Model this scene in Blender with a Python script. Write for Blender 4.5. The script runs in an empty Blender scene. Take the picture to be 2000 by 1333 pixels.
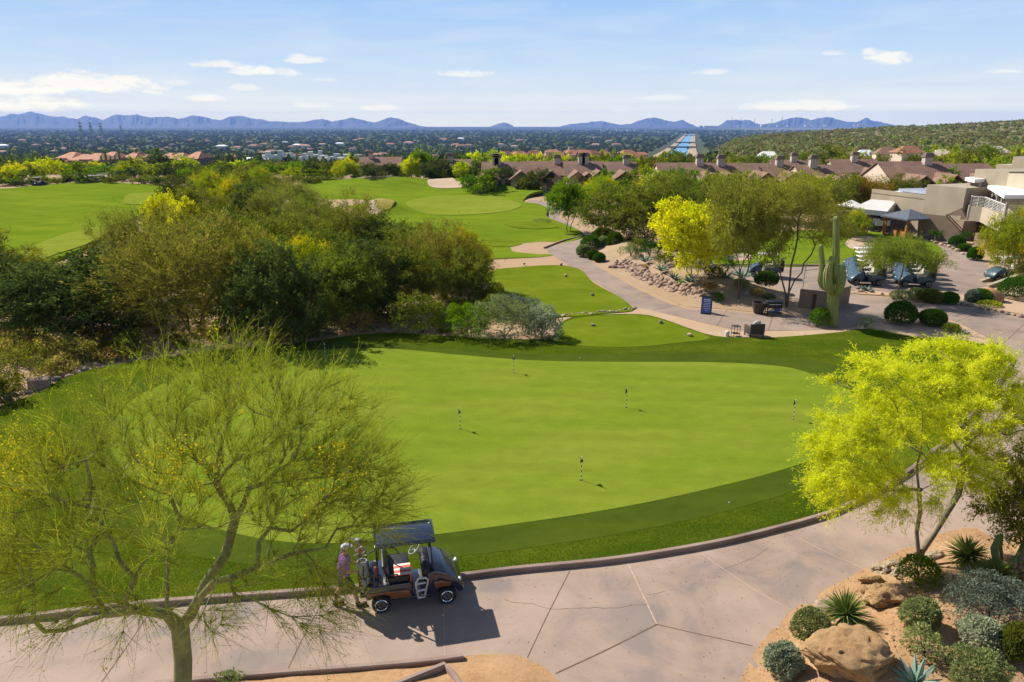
import bpy, bmesh, math, random
import numpy as np
from mathutils import Vector, Matrix, geometry

R = math.radians
SC = bpy.context.scene
COL = SC.collection
H = 11.5
PITCH = R(17.6)
FPX = 1333.33
CP, SP = math.cos(PITCH), math.sin(PITCH)

# ---------------------------------------------------------------- survey helpers
def ray(x, y):
    u, v = (x - 1000) / FPX, (666.5 - y) / FPX
    return np.array([u, CP + v * SP, -SP + v * CP])
def P(x, y, z=0.0):
    d = ray(x, y); t = (z - H) / d[2]
    return np.array([d[0] * t, d[1] * t, z])
def W(x, y, Y):
    d = ray(x, y); t = Y / d[1]
    return np.array([d[0] * t, Y, H + d[2] * t])
def PS(pts, z=0.0):
    return [tuple(P(x, y, z)[:2]) for x, y in pts]

# ---------------------------------------------------------------- terrain
def sstep(a, b, x):
    t = np.clip((x - a) / (b - a), 0, 1); return t * t * (3 - 2 * t)
def terrain(X, Y):
    X = np.asarray(X, float); Y = np.asarray(Y, float)
    d = np.maximum(0, Y - 165)
    base = -46 * (1 - np.exp(-d / 700))
    u = X / np.maximum(Y, 1)
    s = sstep(.262, .32, u)
    r = 11.5 - 1000 * np.interp(u, [.20, .265, .358, .50, .609, .716, .86, 1.2], [.028, .0240, .0130, .0062, .0006, -.0055, -.011, -.017])
    t = sstep(150, 1000, Y)
    hill = r * t - np.maximum(0, Y - 1000) * .045
    hill = hill + 1.6 * t * np.sin(X * .021 + 1.0) * np.cos(Y * .017)
    return (1 - s) * base + s * np.maximum(hill, base)

# ---------------------------------------------------------------- mesh builder
class MB:
    def __init__(s): s.v = []; s.f = {}; s.n = 0; s.m = {}
    def add(s, v, f, mi=0):
        v = np.asarray(v, float).reshape(-1, 3)
        if isinstance(f, np.ndarray):
            k = f.shape[1]; s.f.setdefault(k, []).append(f + s.n); s.m.setdefault(k, []).append(np.full(len(f), mi))
        else:
            by = {}
            for q in f: by.setdefault(len(q), []).append(q)
            for k, q in by.items():
                s.f.setdefault(k, []).append(np.array(q, int) + s.n); s.m.setdefault(k, []).append(np.full(len(q), mi))
        s.v.append(v); s.n += len(v); return s
    def mesh(s, name, mats, smooth=None):
        me = bpy.data.meshes.new(name)
        v = np.concatenate(s.v) if s.v else np.zeros((0, 3))
        me.vertices.add(len(v)); me.vertices.foreach_set('co', v.astype(np.float32).ravel())
        li, tot, mi = [], [], []
        for k in s.f:
            a = np.concatenate(s.f[k]); li.append(a.ravel()); tot.append(np.full(len(a), k)); mi.append(np.concatenate(s.m[k]))
        if li:
            li, tot, mi = np.concatenate(li), np.concatenate(tot), np.concatenate(mi)
            me.loops.add(len(li)); me.loops.foreach_set('vertex_index', li.astype(np.int32))
            me.polygons.add(len(tot)); st = np.concatenate([[0], np.cumsum(tot)[:-1]])
            me.polygons.foreach_set('loop_start', st.astype(np.int32)); me.polygons.foreach_set('loop_total', tot.astype(np.int32))
            me.polygons.foreach_set('material_index', mi.astype(np.int32))
            me.polygons.foreach_set('use_smooth', np.full(len(tot), smooth is not None))
        for m in (mats if isinstance(mats, (list, tuple)) else [mats]): me.materials.append(m)
        me.update(calc_edges=True)
        if smooth: me.set_sharp_from_angle(angle=R(smooth))
        return me
    def obj(s, name, mats, parent=None, smooth=None, loc=None, rot=None):
        o = bpy.data.objects.new(name, s.mesh(name, mats, smooth)); COL.objects.link(o)
        if parent is not None: o.parent = parent
        if loc is not None: o.location = loc
        if rot is not None: o.rotation_euler = rot
        return o
    # ---- shapes
    def box(s, c, d, mi=0, rz=0, M=None, bevel=0):
        if bevel:
            bm = bmesh.new(); bmesh.ops.create_cube(bm, size=1)
            for w in bm.verts: w.co = Vector((w.co.x * d[0], w.co.y * d[1], w.co.z * d[2]))
            bmesh.ops.bevel(bm, geom=bm.edges[:], offset=bevel, segments=2, affect='EDGES', profile=.5)
            return s.bm(bm, c, rz, mi, M)
        x, y, z = d[0] / 2, d[1] / 2, d[2] / 2
        v = np.array([[-x,-y,-z],[x,-y,-z],[x,y,-z],[-x,y,-z],[-x,-y,z],[x,-y,z],[x,y,z],[-x,y,z]])
        if rz:
            a, b = math.cos(rz), math.sin(rz); v = v @ np.array([[a, b, 0], [-b, a, 0], [0, 0, 1]])
        v = v + np.array(c)
        return s.add(s._M(v, M), [(0,3,2,1),(4,5,6,7),(0,1,5,4),(1,2,6,5),(2,3,7,6),(3,0,4,7)], mi)
    def _M(s, v, M):
        return v if M is None else np.array([tuple(M @ Vector(p)) for p in v])
    def bm(s, bm, c=(0,0,0), rz=0, mi=0, M=None):
        bm.verts.index_update()
        v = np.array([tuple(w.co) for w in bm.verts])
        if rz:
            a, b = math.cos(rz), math.sin(rz); v = v @ np.array([[a, b, 0], [-b, a, 0], [0, 0, 1]])
        f = [tuple(w.index for w in q.verts) for q in bm.faces]; bm.free()
        return s.add(s._M(v + np.array(c), M), f, mi)
    def tube(s, pts, rad, n=8, mi=0, cap=True, rib=0, M=None):
        pts = np.asarray(pts, float); k = len(pts)
        rad = np.full(k, rad) if np.isscalar(rad) else np.asarray(rad, float)
        t = np.gradient(pts, axis=0); t /= np.linalg.norm(t, axis=1)[:, None] + 1e-9
        ref = np.array([0, 0, 1.0]) if abs(t[0][2]) < .9 else np.array([1.0, 0, 0])
        a = np.cross(t[0], ref); a /= np.linalg.norm(a)
        V = []; th = np.linspace(0, 2 * math.pi, n, endpoint=False)
        rr = np.ones(n)
        if rib: rr = np.where(np.arange(n) % 2 == 0, 1, 1 - rib)
        for i in range(k):
            a = a - t[i] * a.dot(t[i]); a /= np.linalg.norm(a) + 1e-9
            b = np.cross(t[i], a)
            V.append(pts[i] + rad[i] * rr[:, None] * (np.cos(th)[:, None] * a + np.sin(th)[:, None] * b))
        F = []
        for i in range(k - 1):
            for j in range(n):
                j2 = (j + 1) % n; F.append((i*n+j, i*n+j2, (i+1)*n+j2, (i+1)*n+j))
        if cap: F.append(tuple(range(n - 1, -1, -1))); F.append(tuple((k-1)*n + j for j in range(n)))
        return s.add(s._M(np.concatenate(V), M), F, mi)
    def lathe(s, prof, n=16, c=(0,0,0), mi=0, axis='z', M=None):
        th = np.linspace(0, 2 * math.pi, n, endpoint=False); V = []
        for r, z in prof:
            q = np.stack([r * np.cos(th), r * np.sin(th), np.full(n, z)], 1)
            if axis == 'y': q = q[:, [0, 2, 1]] * np.array([1, -1, 1])
            V.append(q)
        F = []; k = len(prof)
        for i in range(k - 1):
            for j in range(n): F.append((i*n+j, i*n+(j+1)%n, (i+1)*n+(j+1)%n, (i+1)*n+j))
        F.append(tuple(range(n - 1, -1, -1))); F.append(tuple((k-1)*n + j for j in range(n)))
        return s.add(s._M(np.concatenate(V) + np.array(c), M), F, mi)
    def prism(s, poly, a0, a1, axis='y', mi=0, bevel=0, M=None):
        """poly in the plane across `axis`, extruded from a0 to a1"""
        n = len(poly); V = []
        for a in (a0, a1):
            for p, q in poly: V.append({'y': (p, a, q), 'z': (p, q, a), 'x': (a, p, q)}[axis])
        F = [tuple(range(n)), tuple(range(2*n-1, n-1, -1))] + [(i, (i+1)%n + n*0, (i+1)%n + n, i + n) for i in range(n)]
        bm = bmesh.new(); vs = [bm.verts.new(v) for v in V]
        for f in F: bm.faces.new([vs[i] for i in f])
        bmesh.ops.recalc_face_normals(bm, faces=bm.faces[:])
        if bevel: bmesh.ops.bevel(bm, geom=bm.edges[:], offset=bevel, segments=2, affect='EDGES', profile=.5)
        return s.bm(bm, mi=mi, M=M)
    def rock(s, c, d, rng, sub=3, rough=.22, mi=0, rz=None, facets=7):
        bm = bmesh.new(); bmesh.ops.create_icosphere(bm, subdivisions=sub, radius=1)
        pl = rng.normal(size=(facets, 3)); pl /= np.linalg.norm(pl, axis=1)[:, None]; off = rng.uniform(.55, .9, facets)
        ph = rng.uniform(0, 6.28, 6); fr = rng.normal(size=(6, 3)) * 2.2
        v = np.array([tuple(w.co) for w in bm.verts])
        for n_, o_ in zip(pl, off):
            k = v @ n_; e = np.maximum(k - o_, 0); v = v - e[:, None] * n_ * .92
        w = sum(np.sin(v @ fr[i] * (1 + .5 * i) + ph[i]) / (1.6 + i) for i in range(6))
        v = v * (1 + rough * .35 * w[:, None])
        if sub >= 4:
            from mathutils import noise as MN
            of = Vector(rng.uniform(-50, 50, 3))
            nn = v / (np.linalg.norm(v, axis=1)[:, None] + 1e-9)
            dd = np.array([.16 * MN.fractal(Vector(p) * 1.7 + of, .9, 2.1, 6) - .10 * max(0, MN.ridged_multi_fractal(Vector((p[0], p[1], p[2] * 2.2)) * 1.5 + of, .9, 2.1, 4, 1.0, 2.0) - 1.35) - .09 * max(0, .16 - abs(MN.noise(Vector((p[0] * .8, p[1] * .8, p[2] * 1.6)) * 1.9 + of))) / .16 for p in v])
            v = v + nn * dd[:, None]
        v = v * np.array(d)
        for q, p in zip(bm.verts, v): q.co = Vector(p)
        return s.bm(bm, c, rng.uniform(0, 6.28) if rz is None else rz, mi)
    def ico(s, c, r, sub=2, mi=0, sc=(1,1,1)):
        bm = bmesh.new(); bmesh.ops.create_icosphere(bm, subdivisions=sub, radius=1)
        for w in bm.verts: w.co = Vector((w.co.x*r*sc[0], w.co.y*r*sc[1], w.co.z*r*sc[2]))
        return s.bm(bm, c, 0, mi)

# ---------------------------------------------------------------- naming
def tag(o, label=None, cat=None, group=None, kind=None):
    if label: o['label'] = label
    if cat: o['category'] = cat
    if group: o['group'] = group
    if kind: o['kind'] = kind
    return o
def thing(name, label, cat, loc=(0,0,0), rz=0, group=None, sc=None):
    o = bpy.data.objects.new(name, None); COL.objects.link(o); o.empty_display_size = .1
    o.location = loc; o.rotation_euler = (0, 0, rz)
    if sc is not None: o.scale = (sc, sc, sc) if np.isscalar(sc) else sc
    return tag(o, label, cat, group)
def kids(o): return [c for c in bpy.data.objects if c.parent == o]
def dup(root, loc=None, rz=None, label=None, group=None, sc=None, parent=None, tree=None):
    if tree is None:
        tree = {}
        for c in bpy.data.objects:
            if c.parent: tree.setdefault(c.parent.name, []).append(c)
    r = root.copy(); COL.objects.link(r)
    if parent is not None: r.parent = parent
    if loc is not None: r.location = loc
    if rz is not None: r.rotation_euler = (0, 0, rz)
    if sc is not None: r.scale = (sc, sc, sc) if np.isscalar(sc) else sc
    if label: r['label'] = label
    if group: r['group'] = group
    for ch in tree.get(root.name, []): dup(ch, parent=r, tree=tree)
    return r
def struct(o): o['kind'] = 'structure'; return o

# ---------------------------------------------------------------- materials
MATS = {}
def L(c):
    """sRGB 0-255 -> linear"""
    return tuple(((x/255)/12.92 if x/255 <= .04045 else ((x/255+.055)/1.055)**2.4) for x in c)
class NT:
    def __init__(s, m): s.m = m; s.t = m.node_tree; s.t.nodes.clear()
    def n(s, typ, **kw):
        o = s.t.nodes.new(typ)
        for k, v in kw.items():
            if k.startswith('_'): o.inputs[k[1:].replace('_', ' ')].default_value = v
            else: setattr(o, k, v)
        return o
    def l(s, a, b): s.t.links.new(a, b)
def ramp(nt, src, stops):
    r = nt.n('ShaderNodeValToRGB'); e = r.color_ramp.elements
    while len(e) < len(stops): e.new(.5)
    for q, (p, c) in zip(e, stops): q.position = p; q.color = (*c[:3], 1)
    nt.l(src, r.inputs[0]); return r.outputs[0]
def noise(nt, vec, scale, detail=4, rough=.55, dist=0):
    n = nt.n('ShaderNodeTexNoise'); n.inputs['Scale'].default_value = scale; n.inputs['Detail'].default_value = detail
    n.inputs['Roughness'].default_value = rough; n.inputs['Distortion'].default_value = dist
    nt.l(vec, n.inputs['Vector']); return n.outputs['Fac']
def mixc(nt, a, b, f, mode='MIX'):
    m = nt.n('ShaderNodeMix', data_type='RGBA', blend_type=mode)
    for s, v in ((m.inputs[6], a), (m.inputs[7], b), (m.inputs[0], f)):
        if hasattr(v, 'is_linked'): nt.l(v, s)
        elif isinstance(v, (tuple, list)): s.default_value = (*v[:3], 1)
        else: s.default_value = v
    return m.outputs[2]
def math_(nt, op, a, b=None, c=None, clamp=False):
    m = nt.n('ShaderNodeMath', operation=op, use_clamp=clamp)
    for i, v in enumerate((a, b, c)):
        if v is None: continue
        if hasattr(v, 'is_linked'): nt.l(v, m.inputs[i])
        else: m.inputs[i].default_value = v
    return m.outputs[0]
def mapping(nt, vec, scale=(1,1,1), rot=(0,0,0), loc=(0,0,0)):
    m = nt.n('ShaderNodeMapping'); m.inputs['Scale'].default_value = scale; m.inputs['Rotation'].default_value = rot; m.inputs['Location'].default_value = loc
    nt.l(vec, m.inputs['Vector']); return m.outputs[0]
def newmat(name):
    m = bpy.data.materials.new(name); m.use_nodes = True; MATS[name] = m
    nt = NT(m); out = nt.n('ShaderNodeOutputMaterial'); b = nt.n('ShaderNodeBsdfPrincipled'); nt.l(b.outputs[0], out.inputs[0])
    tc = nt.n('ShaderNodeTexCoord')
    return m, nt, b, tc.outputs['Object'], out
def mat(name, c, c2=None, scale=4, rough=.75, bump=0, bscale=None, metal=0, spec=.35, lo=.35, hi=.65, coat=0, alpha=None, stretch=(1,1,1), rnd=0, bdist=.02, trans=0):
    m, nt, b, oc, out = newmat(name)
    b.inputs['Roughness'].default_value = rough; b.inputs['Metallic'].default_value = metal; b.inputs['Specular IOR Level'].default_value = spec
    b.inputs['Coat Weight'].default_value = coat; b.inputs['Transmission Weight'].default_value = trans
    vec = mapping(nt, oc, stretch)
    c2 = c2 or tuple(x * .8 for x in c)
    col = ramp(nt, noise(nt, vec, scale), [(lo, c2), (hi, c)])
    if rnd:
        oi = nt.n('ShaderNodeObjectInfo'); h = nt.n('ShaderNodeHueSaturation'); nt.l(col, h.inputs['Color'])
        nt.l(math_(nt, 'MULTIPLY_ADD', oi.outputs['Random'], rnd, 1 - rnd / 2), h.inputs['Value']); col = h.outputs[0]
    nt.l(col, b.inputs['Base Color'])
    if bump:
        bp = nt.n('ShaderNodeBump'); bp.inputs['Strength'].default_value = bump; bp.inputs['Distance'].default_value = bdist
        nt.l(noise(nt, vec, bscale or scale * 6, 6, .65), bp.inputs['Height']); nt.l(bp.outputs[0], b.inputs['Normal'])
    return m
def leafmat(name, stops, tr=.45, clump=.6, cscale=.7, hue=.02, val=.3, rough=.6):
    """Foliage: each leaf its own tint, drifting by clump, and by plant; light passes through the blades."""
    m = bpy.data.materials.new(name); m.use_nodes = True; MATS[name] = m
    nt = NT(m); out = nt.n('ShaderNodeOutputMaterial'); tc = nt.n('ShaderNodeTexCoord')
    g = nt.n('ShaderNodeNewGeometry'); oi = nt.n('ShaderNodeObjectInfo')
    nz = noise(nt, tc.outputs['Object'], cscale, 3)
    f = math_(nt, 'ADD', math_(nt, 'MULTIPLY', g.outputs['Random Per Island'], 1 - clump), math_(nt, 'MULTIPLY', math_(nt, 'MULTIPLY_ADD', nz, 2.2, -.6, True), clump))
    col = ramp(nt, f, stops)
    h = nt.n('ShaderNodeHueSaturation'); nt.l(col, h.inputs['Color'])
    nt.l(math_(nt, 'MULTIPLY_ADD', oi.outputs['Random'], hue * 2, .5 - hue), h.inputs['Hue'])
    nt.l(math_(nt, 'MULTIPLY_ADD', math_(nt, 'FRACT', math_(nt, 'MULTIPLY', oi.outputs['Random'], 7.31)), val, 1 - val / 2), h.inputs['Value'])
    d = nt.n('ShaderNodeBsdfDiffuse'); t = nt.n('ShaderNodeBsdfTranslucent'); nt.l(h.outputs[0], d.inputs[0])
    h2 = nt.n('ShaderNodeHueSaturation'); h2.inputs['Hue'].default_value = .495; h2.inputs['Saturation'].default_value = 1.1; h2.inputs['Value'].default_value = 1.15
    nt.l(h.outputs[0], h2.inputs['Color']); nt.l(h2.outputs[0], t.inputs[0])
    mx = nt.n('ShaderNodeMixShader'); mx.inputs[0].default_value = tr; nt.l(d.outputs[0], mx.inputs[1]); nt.l(t.outputs[0], mx.inputs[2])
    nt.l(mx.outputs[0], out.inputs[0]); return m

# ---------------------------------------------------------------- sheets
def catmull(pts, step, closed=True):
    pts = np.asarray(pts, float); n = len(pts); out = []
    for i in range(n if closed else n - 1):
        if closed: p0, p1, p2, p3 = pts[i-1], pts[i], pts[(i+1) % n], pts[(i+2) % n]
        else: p0, p1, p2, p3 = pts[max(i-1, 0)], pts[i], pts[i+1], pts[min(i+2, n-1)]
        k = max(1, int(np.linalg.norm(p2 - p1) / step))
        for j in range(k):
            t = j / k
            # centripetal-ish: limit tangents by segment length so uneven spacing does not overshoot
            L1 = np.linalg.norm(p2 - p1); a = (p2 - p0); b = (p3 - p1)
            a = a / (np.linalg.norm(a) + 1e-9) * L1; b = b / (np.linalg.norm(b) + 1e-9) * L1
            h00, h10, h01, h11 = 2*t**3-3*t**2+1, t**3-2*t**2+t, -2*t**3+3*t**2, t**3-t**2
            out.append(h00*p1 + h10*a + h01*p2 + h11*b)
    if not closed: out.append(pts[-1])
    return np.array(out)
def inside(poly, X, Y):
    poly = np.asarray(poly); c = np.zeros(X.shape, bool); n = len(poly); j = n - 1
    for i in range(n):
        xi, yi = poly[i]; xj, yj = poly[j]
        k = ((yi > Y) != (yj > Y)) & (X < (xj - xi) * (Y - yi) / (yj - yi + 1e-12) + xi); c ^= k; j = i
    return c
def edist(poly, X, Y, closed=True):
    poly = np.asarray(poly); X = np.asarray(X, float); Y = np.asarray(Y, float); d = np.full(X.shape, 1e9); n = len(poly)
    for i in range(n if closed else n - 1):
        a, b = poly[i], poly[(i + 1) % n]; e = b - a; l = e @ e + 1e-12
        t = np.clip(((X - a[0]) * e[0] + (Y - a[1]) * e[1]) / l, 0, 1)
        d = np.minimum(d, np.hypot(X - a[0] - t * e[0], Y - a[1] - t * e[1]))
    return d
def sheet(name, poly, z, m, res=None, hf=None, skirt=.2, smooth=True, step=.6, extra=None):
    poly = catmull(poly, step) if smooth else np.asarray(poly, float)
    V = [tuple(p) for p in poly]; n = len(V); E = [(i, (i + 1) % n) for i in range(n)]
    if res:
        lo, hi = poly.min(0), poly.max(0)
        gx, gy = np.meshgrid(np.arange(lo[0], hi[0], res), np.arange(lo[1], hi[1], res)); gx = gx.ravel(); gy = gy.ravel()
        k = inside(poly, gx, gy); gx, gy = gx[k], gy[k]
        k = edist(poly, gx, gy) > res * .4
        V += list(zip(gx[k], gy[k]))
    r = geometry.delaunay_2d_cdt([Vector(v) for v in V], E, [], 1, 1e-5)
    v2 = np.array([tuple(v) for v in r[0]]); F = [tuple(f) for f in r[2]]
    zz = np.full(len(v2), z) + (hf(v2[:, 0], v2[:, 1]) if hf is not None else 0)
    mb = MB(); mb.add(np.column_stack([v2, zz]), F)
    if skirt:
        zb = np.full(n, z) + (hf(poly[:, 0], poly[:, 1]) if hf is not None else 0)
        a = np.column_stack([poly, zb]); b = np.column_stack([poly, zb - skirt])
        mb.add(np.concatenate([a, b]), [(i, i + n, (i + 1) % n + n, (i + 1) % n) for i in range(n)])
    if extra: extra(mb)
    o = mb.obj(name, m, smooth=30 if res else None); return o, poly
def ribbon(mb, pts, w, z, mi=0, closed=False):
    """flat strip w wide along pts"""
    pts = np.asarray(pts, float); t = np.gradient(pts, axis=0); t /= np.linalg.norm(t, axis=1)[:, None] + 1e-9
    nrm = np.column_stack([-t[:, 1], t[:, 0]]); a = pts + nrm * w / 2; b = pts - nrm * w / 2; n = len(pts)
    zz = np.full(n, z)
    mb.add(np.concatenate([np.column_stack([a, zz]), np.column_stack([b, zz])]), [(i, i + n, i + n + 1, i + 1) for i in range(n - 1)], mi)
def kerb_mesh(mb, pts, w, h, z0=-.05, mi=0, joint=0):
    pts = np.asarray(pts, float); t = np.gradient(pts, axis=0); t /= np.linalg.norm(t, axis=1)[:, None] + 1e-9
    nrm = np.column_stack([-t[:, 1], t[:, 0]]); n = len(pts); c = .02
    prof = [(-w/2, z0), (-w/2, h - c), (-w/2 + c, h), (w/2 - c, h), (w/2, h - c), (w/2, z0)]
    V = np.concatenate([np.column_stack([pts + nrm * a, np.full(n, b)]) for a, b in prof]); k = len(prof)
    F = [(j*n+i, j*n+i+1, (j+1)*n+i+1, (j+1)*n+i) for j in range(k - 1) for i in range(n - 1)]
    F += [tuple(j*n for j in range(k)), tuple(j*n + n - 1 for j in range(k - 1, -1, -1))]
    mb.add(V, F, mi)
# ================================================================ world, sun, camera
SUN_EL, SUN_AZ = R(42.5), math.atan2(-.80, .60)         # azimuth measured from +Y towards +X
def px_dir(x, y):
    d = ray(x, y); return math.atan2(d[0], d[1]), math.atan2(d[2], math.hypot(d[0], d[1]))
HAZE = 7e-5; AIR = np.array([.115, .20, .45])
def build_world():
    w = bpy.data.worlds.new('World'); SC.world = w; w.use_nodes = True
    nt = NT(w); out = nt.n('ShaderNodeOutputWorld'); bg = nt.n('ShaderNodeBackground'); nt.l(bg.outputs[0], out.inputs[0])
    tc = nt.n('ShaderNodeTexCoord'); v = tc.outputs['Generated']
    sx = nt.n('ShaderNodeSeparateXYZ'); nt.l(v, sx.inputs[0])
    cb = nt.n('ShaderNodeCombineXYZ'); nt.l(sx.outputs[0], cb.inputs[0]); nt.l(sx.outputs[1], cb.inputs[1])
    nt.l(math_(nt, 'MULTIPLY_ADD', math_(nt, 'MAXIMUM', sx.outputs[2], 0), 2.6, .10), cb.inputs[2])
    nm = nt.n('ShaderNodeVectorMath', operation='NORMALIZE'); nt.l(cb.outputs[0], nm.inputs[0])
    sky = nt.n('ShaderNodeTexSky', sky_type='NISHITA'); sky.sun_disc = False
    sky.sun_elevation = SUN_EL; sky.sun_rotation = SUN_AZ; sky.air_density = 1.0; sky.dust_density = .35; sky.ozone_density = 2.2; sky.altitude = 500
    nt.l(nm.outputs[0], sky.inputs[0])
    az = math_(nt, 'ARCTAN2', sx.outputs[0], sx.outputs[1]); el = math_(nt, 'ARCSINE', sx.outputs[2])
    cv = nt.n('ShaderNodeCombineXYZ'); nt.l(az, cv.inputs[0]); nt.l(math_(nt, 'MULTIPLY', el, 2.4), cv.inputs[1])
    n1 = noise(nt, cv.outputs[0], 30, 11, .68, .4); n2 = noise(nt, mapping(nt, cv.outputs[0], (1, 3, 1), (0, 0, .12)), 5, 6, .6, .6)
    nz = math_(nt, 'MULTIPLY_ADD', n1, 5.6, -2.55)
    clouds = [(50,172,110,22,1),(205,168,120,24,1),(50,208,125,20,1),(130,163,60,22,1),(425,127,52,9,.8),(505,141,66,13,.95),(595,118,42,10,.8),(412,194,38,9,.75),(480,173,32,7,.6),
              (607,206,42,8,.5),(742,212,34,9,.55),(912,146,58,9,.75),(635,157,24,6,.45),(1735,117,44,17,.95),(1700,102,22,10,.8),(1632,106,24,7,.6),(1392,142,40,7,.6),(1958,141,32,7,.7),
              (1560,208,105,15,.75),(1290,192,46,7,.4),(1362,178,22,5,.35),(340,163,30,8,.4),(1215,218,20,5,.35)]
    acc = None
    for x, y, wx, wy, a in clouds:
        A, E = px_dir(x, y); A2, _ = px_dir(x + wx, y); _, E2 = px_dir(x, y - wy)
        dx = math_(nt, 'MULTIPLY_ADD', az, 1 / (A2 - A), -A / (A2 - A)); dy = math_(nt, 'MULTIPLY_ADD', el, 1 / (E2 - E), -E / (E2 - E))
        dyb = math_(nt, 'MAXIMUM', dy, math_(nt, 'MULTIPLY', dy, -1.7))      # flat undersides
        q = math_(nt, 'ADD', math_(nt, 'POWER', math_(nt, 'ABSOLUTE', dx), 2.0), math_(nt, 'POWER', dyb, 2.0))
        m = math_(nt, 'MULTIPLY', math_(nt, 'MULTIPLY_ADD', math_(nt, 'ADD', math_(nt, 'SUBTRACT', 1.0, q), nz), 1.0, 0, True), a)
        acc = m if acc is None else math_(nt, 'MAXIMUM', acc, m)
    cirrus = math_(nt, 'MULTIPLY', math_(nt, 'MULTIPLY_ADD', n2, 2.4, -1.05, True), .34)
    s = nt.n('ShaderNodeSeparateXYZ'); nt.l(v, s.inputs[0])
    # low sky: deep air, whitening towards the horizon (brightest just above it, seen through the haze)
    STR = .085; K = 2 ** .85
    stops = []
    for e_ in (0, .006, .014, .026, .045, .075, .11, .16, .24):
        tgt = np.array([np.interp(e_, [0, .03, .075, .16, .24], v_) for v_ in ((.76, .72, .57, .37, .31), (.80, .79, .73, .59, .53), (.89, .90, .93, .94, .92))]) / K
        T_ = math.exp(-HAZE * min(19000, 309 / max(math.tan(e_), 1e-4))); S_ = np.maximum((tgt - (1 - T_) * AIR) / T_, .02) / STR
        stops.append((e_ / .25, tuple(S_ / 24)))
    low = ramp(nt, math_(nt, 'MULTIPLY', el, 4.0, None, True), stops)
    sc_ = nt.n('ShaderNodeVectorMath', operation='SCALE'); nt.l(low, sc_.inputs[0]); sc_.inputs['Scale'].default_value = 24
    wlow = math_(nt, 'MULTIPLY_ADD', el, -1 / .30, .46 / .30, True)
    c = mixc(nt, sky.outputs[0], sc_.outputs[0], wlow); 
    cst = []
    for e_ in (0, .006, .014, .026, .045, .075, .11, .16, .24):
        T_ = math.exp(-HAZE * min(19000, 309 / max(math.tan(e_), 1e-4))); cst.append((e_ / .25, tuple(np.maximum((np.array([.98, .96, .92]) / K - (1 - T_) * AIR) / T_, .02) / STR / 24)))
    s2_ = nt.n('ShaderNodeVectorMath', operation='SCALE'); nt.l(ramp(nt, math_(nt, 'MULTIPLY', el, 4.0, None, True), cst), s2_.inputs[0]); s2_.inputs['Scale'].default_value = 24
    c = mixc(nt, c, s2_.outputs[0], cirrus); c = mixc(nt, c, s2_.outputs[0], math_(nt, 'MULTIPLY', acc, .95))
    nt.l(c, bg.inputs[0]); bg.inputs[1].default_value = STR
    sd = bpy.data.lights.new('sun', 'SUN'); sd.energy = 4.6; sd.angle = R(.53); sd.color = (1, .95, .86)
    so = bpy.data.objects.new('sun', sd); COL.objects.link(so)
    d = Vector((math.sin(SUN_AZ) * math.cos(SUN_EL), math.cos(SUN_AZ) * math.cos(SUN_EL), math.sin(SUN_EL)))
    so.rotation_euler = d.to_track_quat('Z', 'Y').to_euler(); so.location = d * 100
build_world()
cam = bpy.data.cameras.new('camera'); co = bpy.data.objects.new('camera', cam); COL.objects.link(co)
co.location = (0, 0, H); co.rotation_euler = (R(90) - PITCH, 0, 0); cam.sensor_width = 36; cam.lens = 24.0; cam.clip_start = .1; cam.clip_end = 60000
SC.camera = co
SC.view_settings.view_transform = 'Standard'; SC.view_settings.look = 'None'; SC.view_settings.gamma = 1; SC.view_settings.exposure = .85
SC.cycles.max_bounces = 8; SC.cycles.transparent_max_bounces = 8; SC.cycles.diffuse_bounces = 5; SC.cycles.transmission_bounces = 5; SC.cycles.volume_bounces = 0
SC.cycles.use_denoising = True
try: SC.cycles.denoiser = 'OPENIMAGEDENOISE'; SC.cycles.denoising_input_passes = 'RGB_ALBEDO_NORMAL'; SC.cycles.denoising_prefilter = 'ACCURATE'
except Exception: pass
SC.cycles.use_adaptive_sampling = False

# ================================================================ ground materials
def grassmat(name, c, c2, c3, fine=14, bump=.5, bdist=.02, stripe=0, srot=0, big=.25, VAR=.6):
    m, nt, b, oc, out = newmat(name)
    b.inputs['Roughness'].default_value = 1; b.inputs['Specular IOR Level'].default_value = 0
    n1 = noise(nt, oc, fine, 5, .7); n2 = noise(nt, mapping(nt, oc, (.6, 1.6, 1)), big, 5, .65, .4); n3 = noise(nt, mapping(nt, oc, (1, 1.5, 1)), big * 5, 5, .65)
    col = ramp(nt, n1, [(.3, c2), (.7, c)])
    col = mixc(nt, col, c3, math_(nt, 'MULTIPLY_ADD', n2, 3.2, -1.35, True))
    dk = nt.n('ShaderNodeHueSaturation'); nt.l(col, dk.inputs['Color']); nt.l(math_(nt, 'MULTIPLY_ADD', n3, VAR, 1 - VAR / 2), dk.inputs['Value']); col = dk.outputs[0]
    if stripe:
        sx = nt.n('ShaderNodeSeparateXYZ'); nt.l(mapping(nt, oc, (1, 1, 1), (0, 0, srot)), sx.inputs[0])
        w = math_(nt, 'SINE', math_(nt, 'MULTIPLY', sx.outputs[1], 2 * math.pi / stripe))
        h = nt.n('ShaderNodeHueSaturation'); nt.l(col, h.inputs['Color']); nt.l(math_(nt, 'MULTIPLY_ADD', w, .036, 1.0), h.inputs['Value']); col = h.outputs[0]
    nt.l(col, b.inputs['Base Color'])
    bp = nt.n('ShaderNodeBump'); bp.inputs['Strength'].default_value = bump; bp.inputs['Distance'].default_value = bdist
    nt.l(noise(nt, oc, fine * 1.5, 4, .75), bp.inputs['Height']); nt.l(bp.outputs[0], b.inputs['Normal'])
    return m
grassmat('putting_turf', (.142, .190, .016), (.118, .165, .012), (.175, .200, .024), 10, .12, .01, 1.35, .10, .22, .5)
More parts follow.
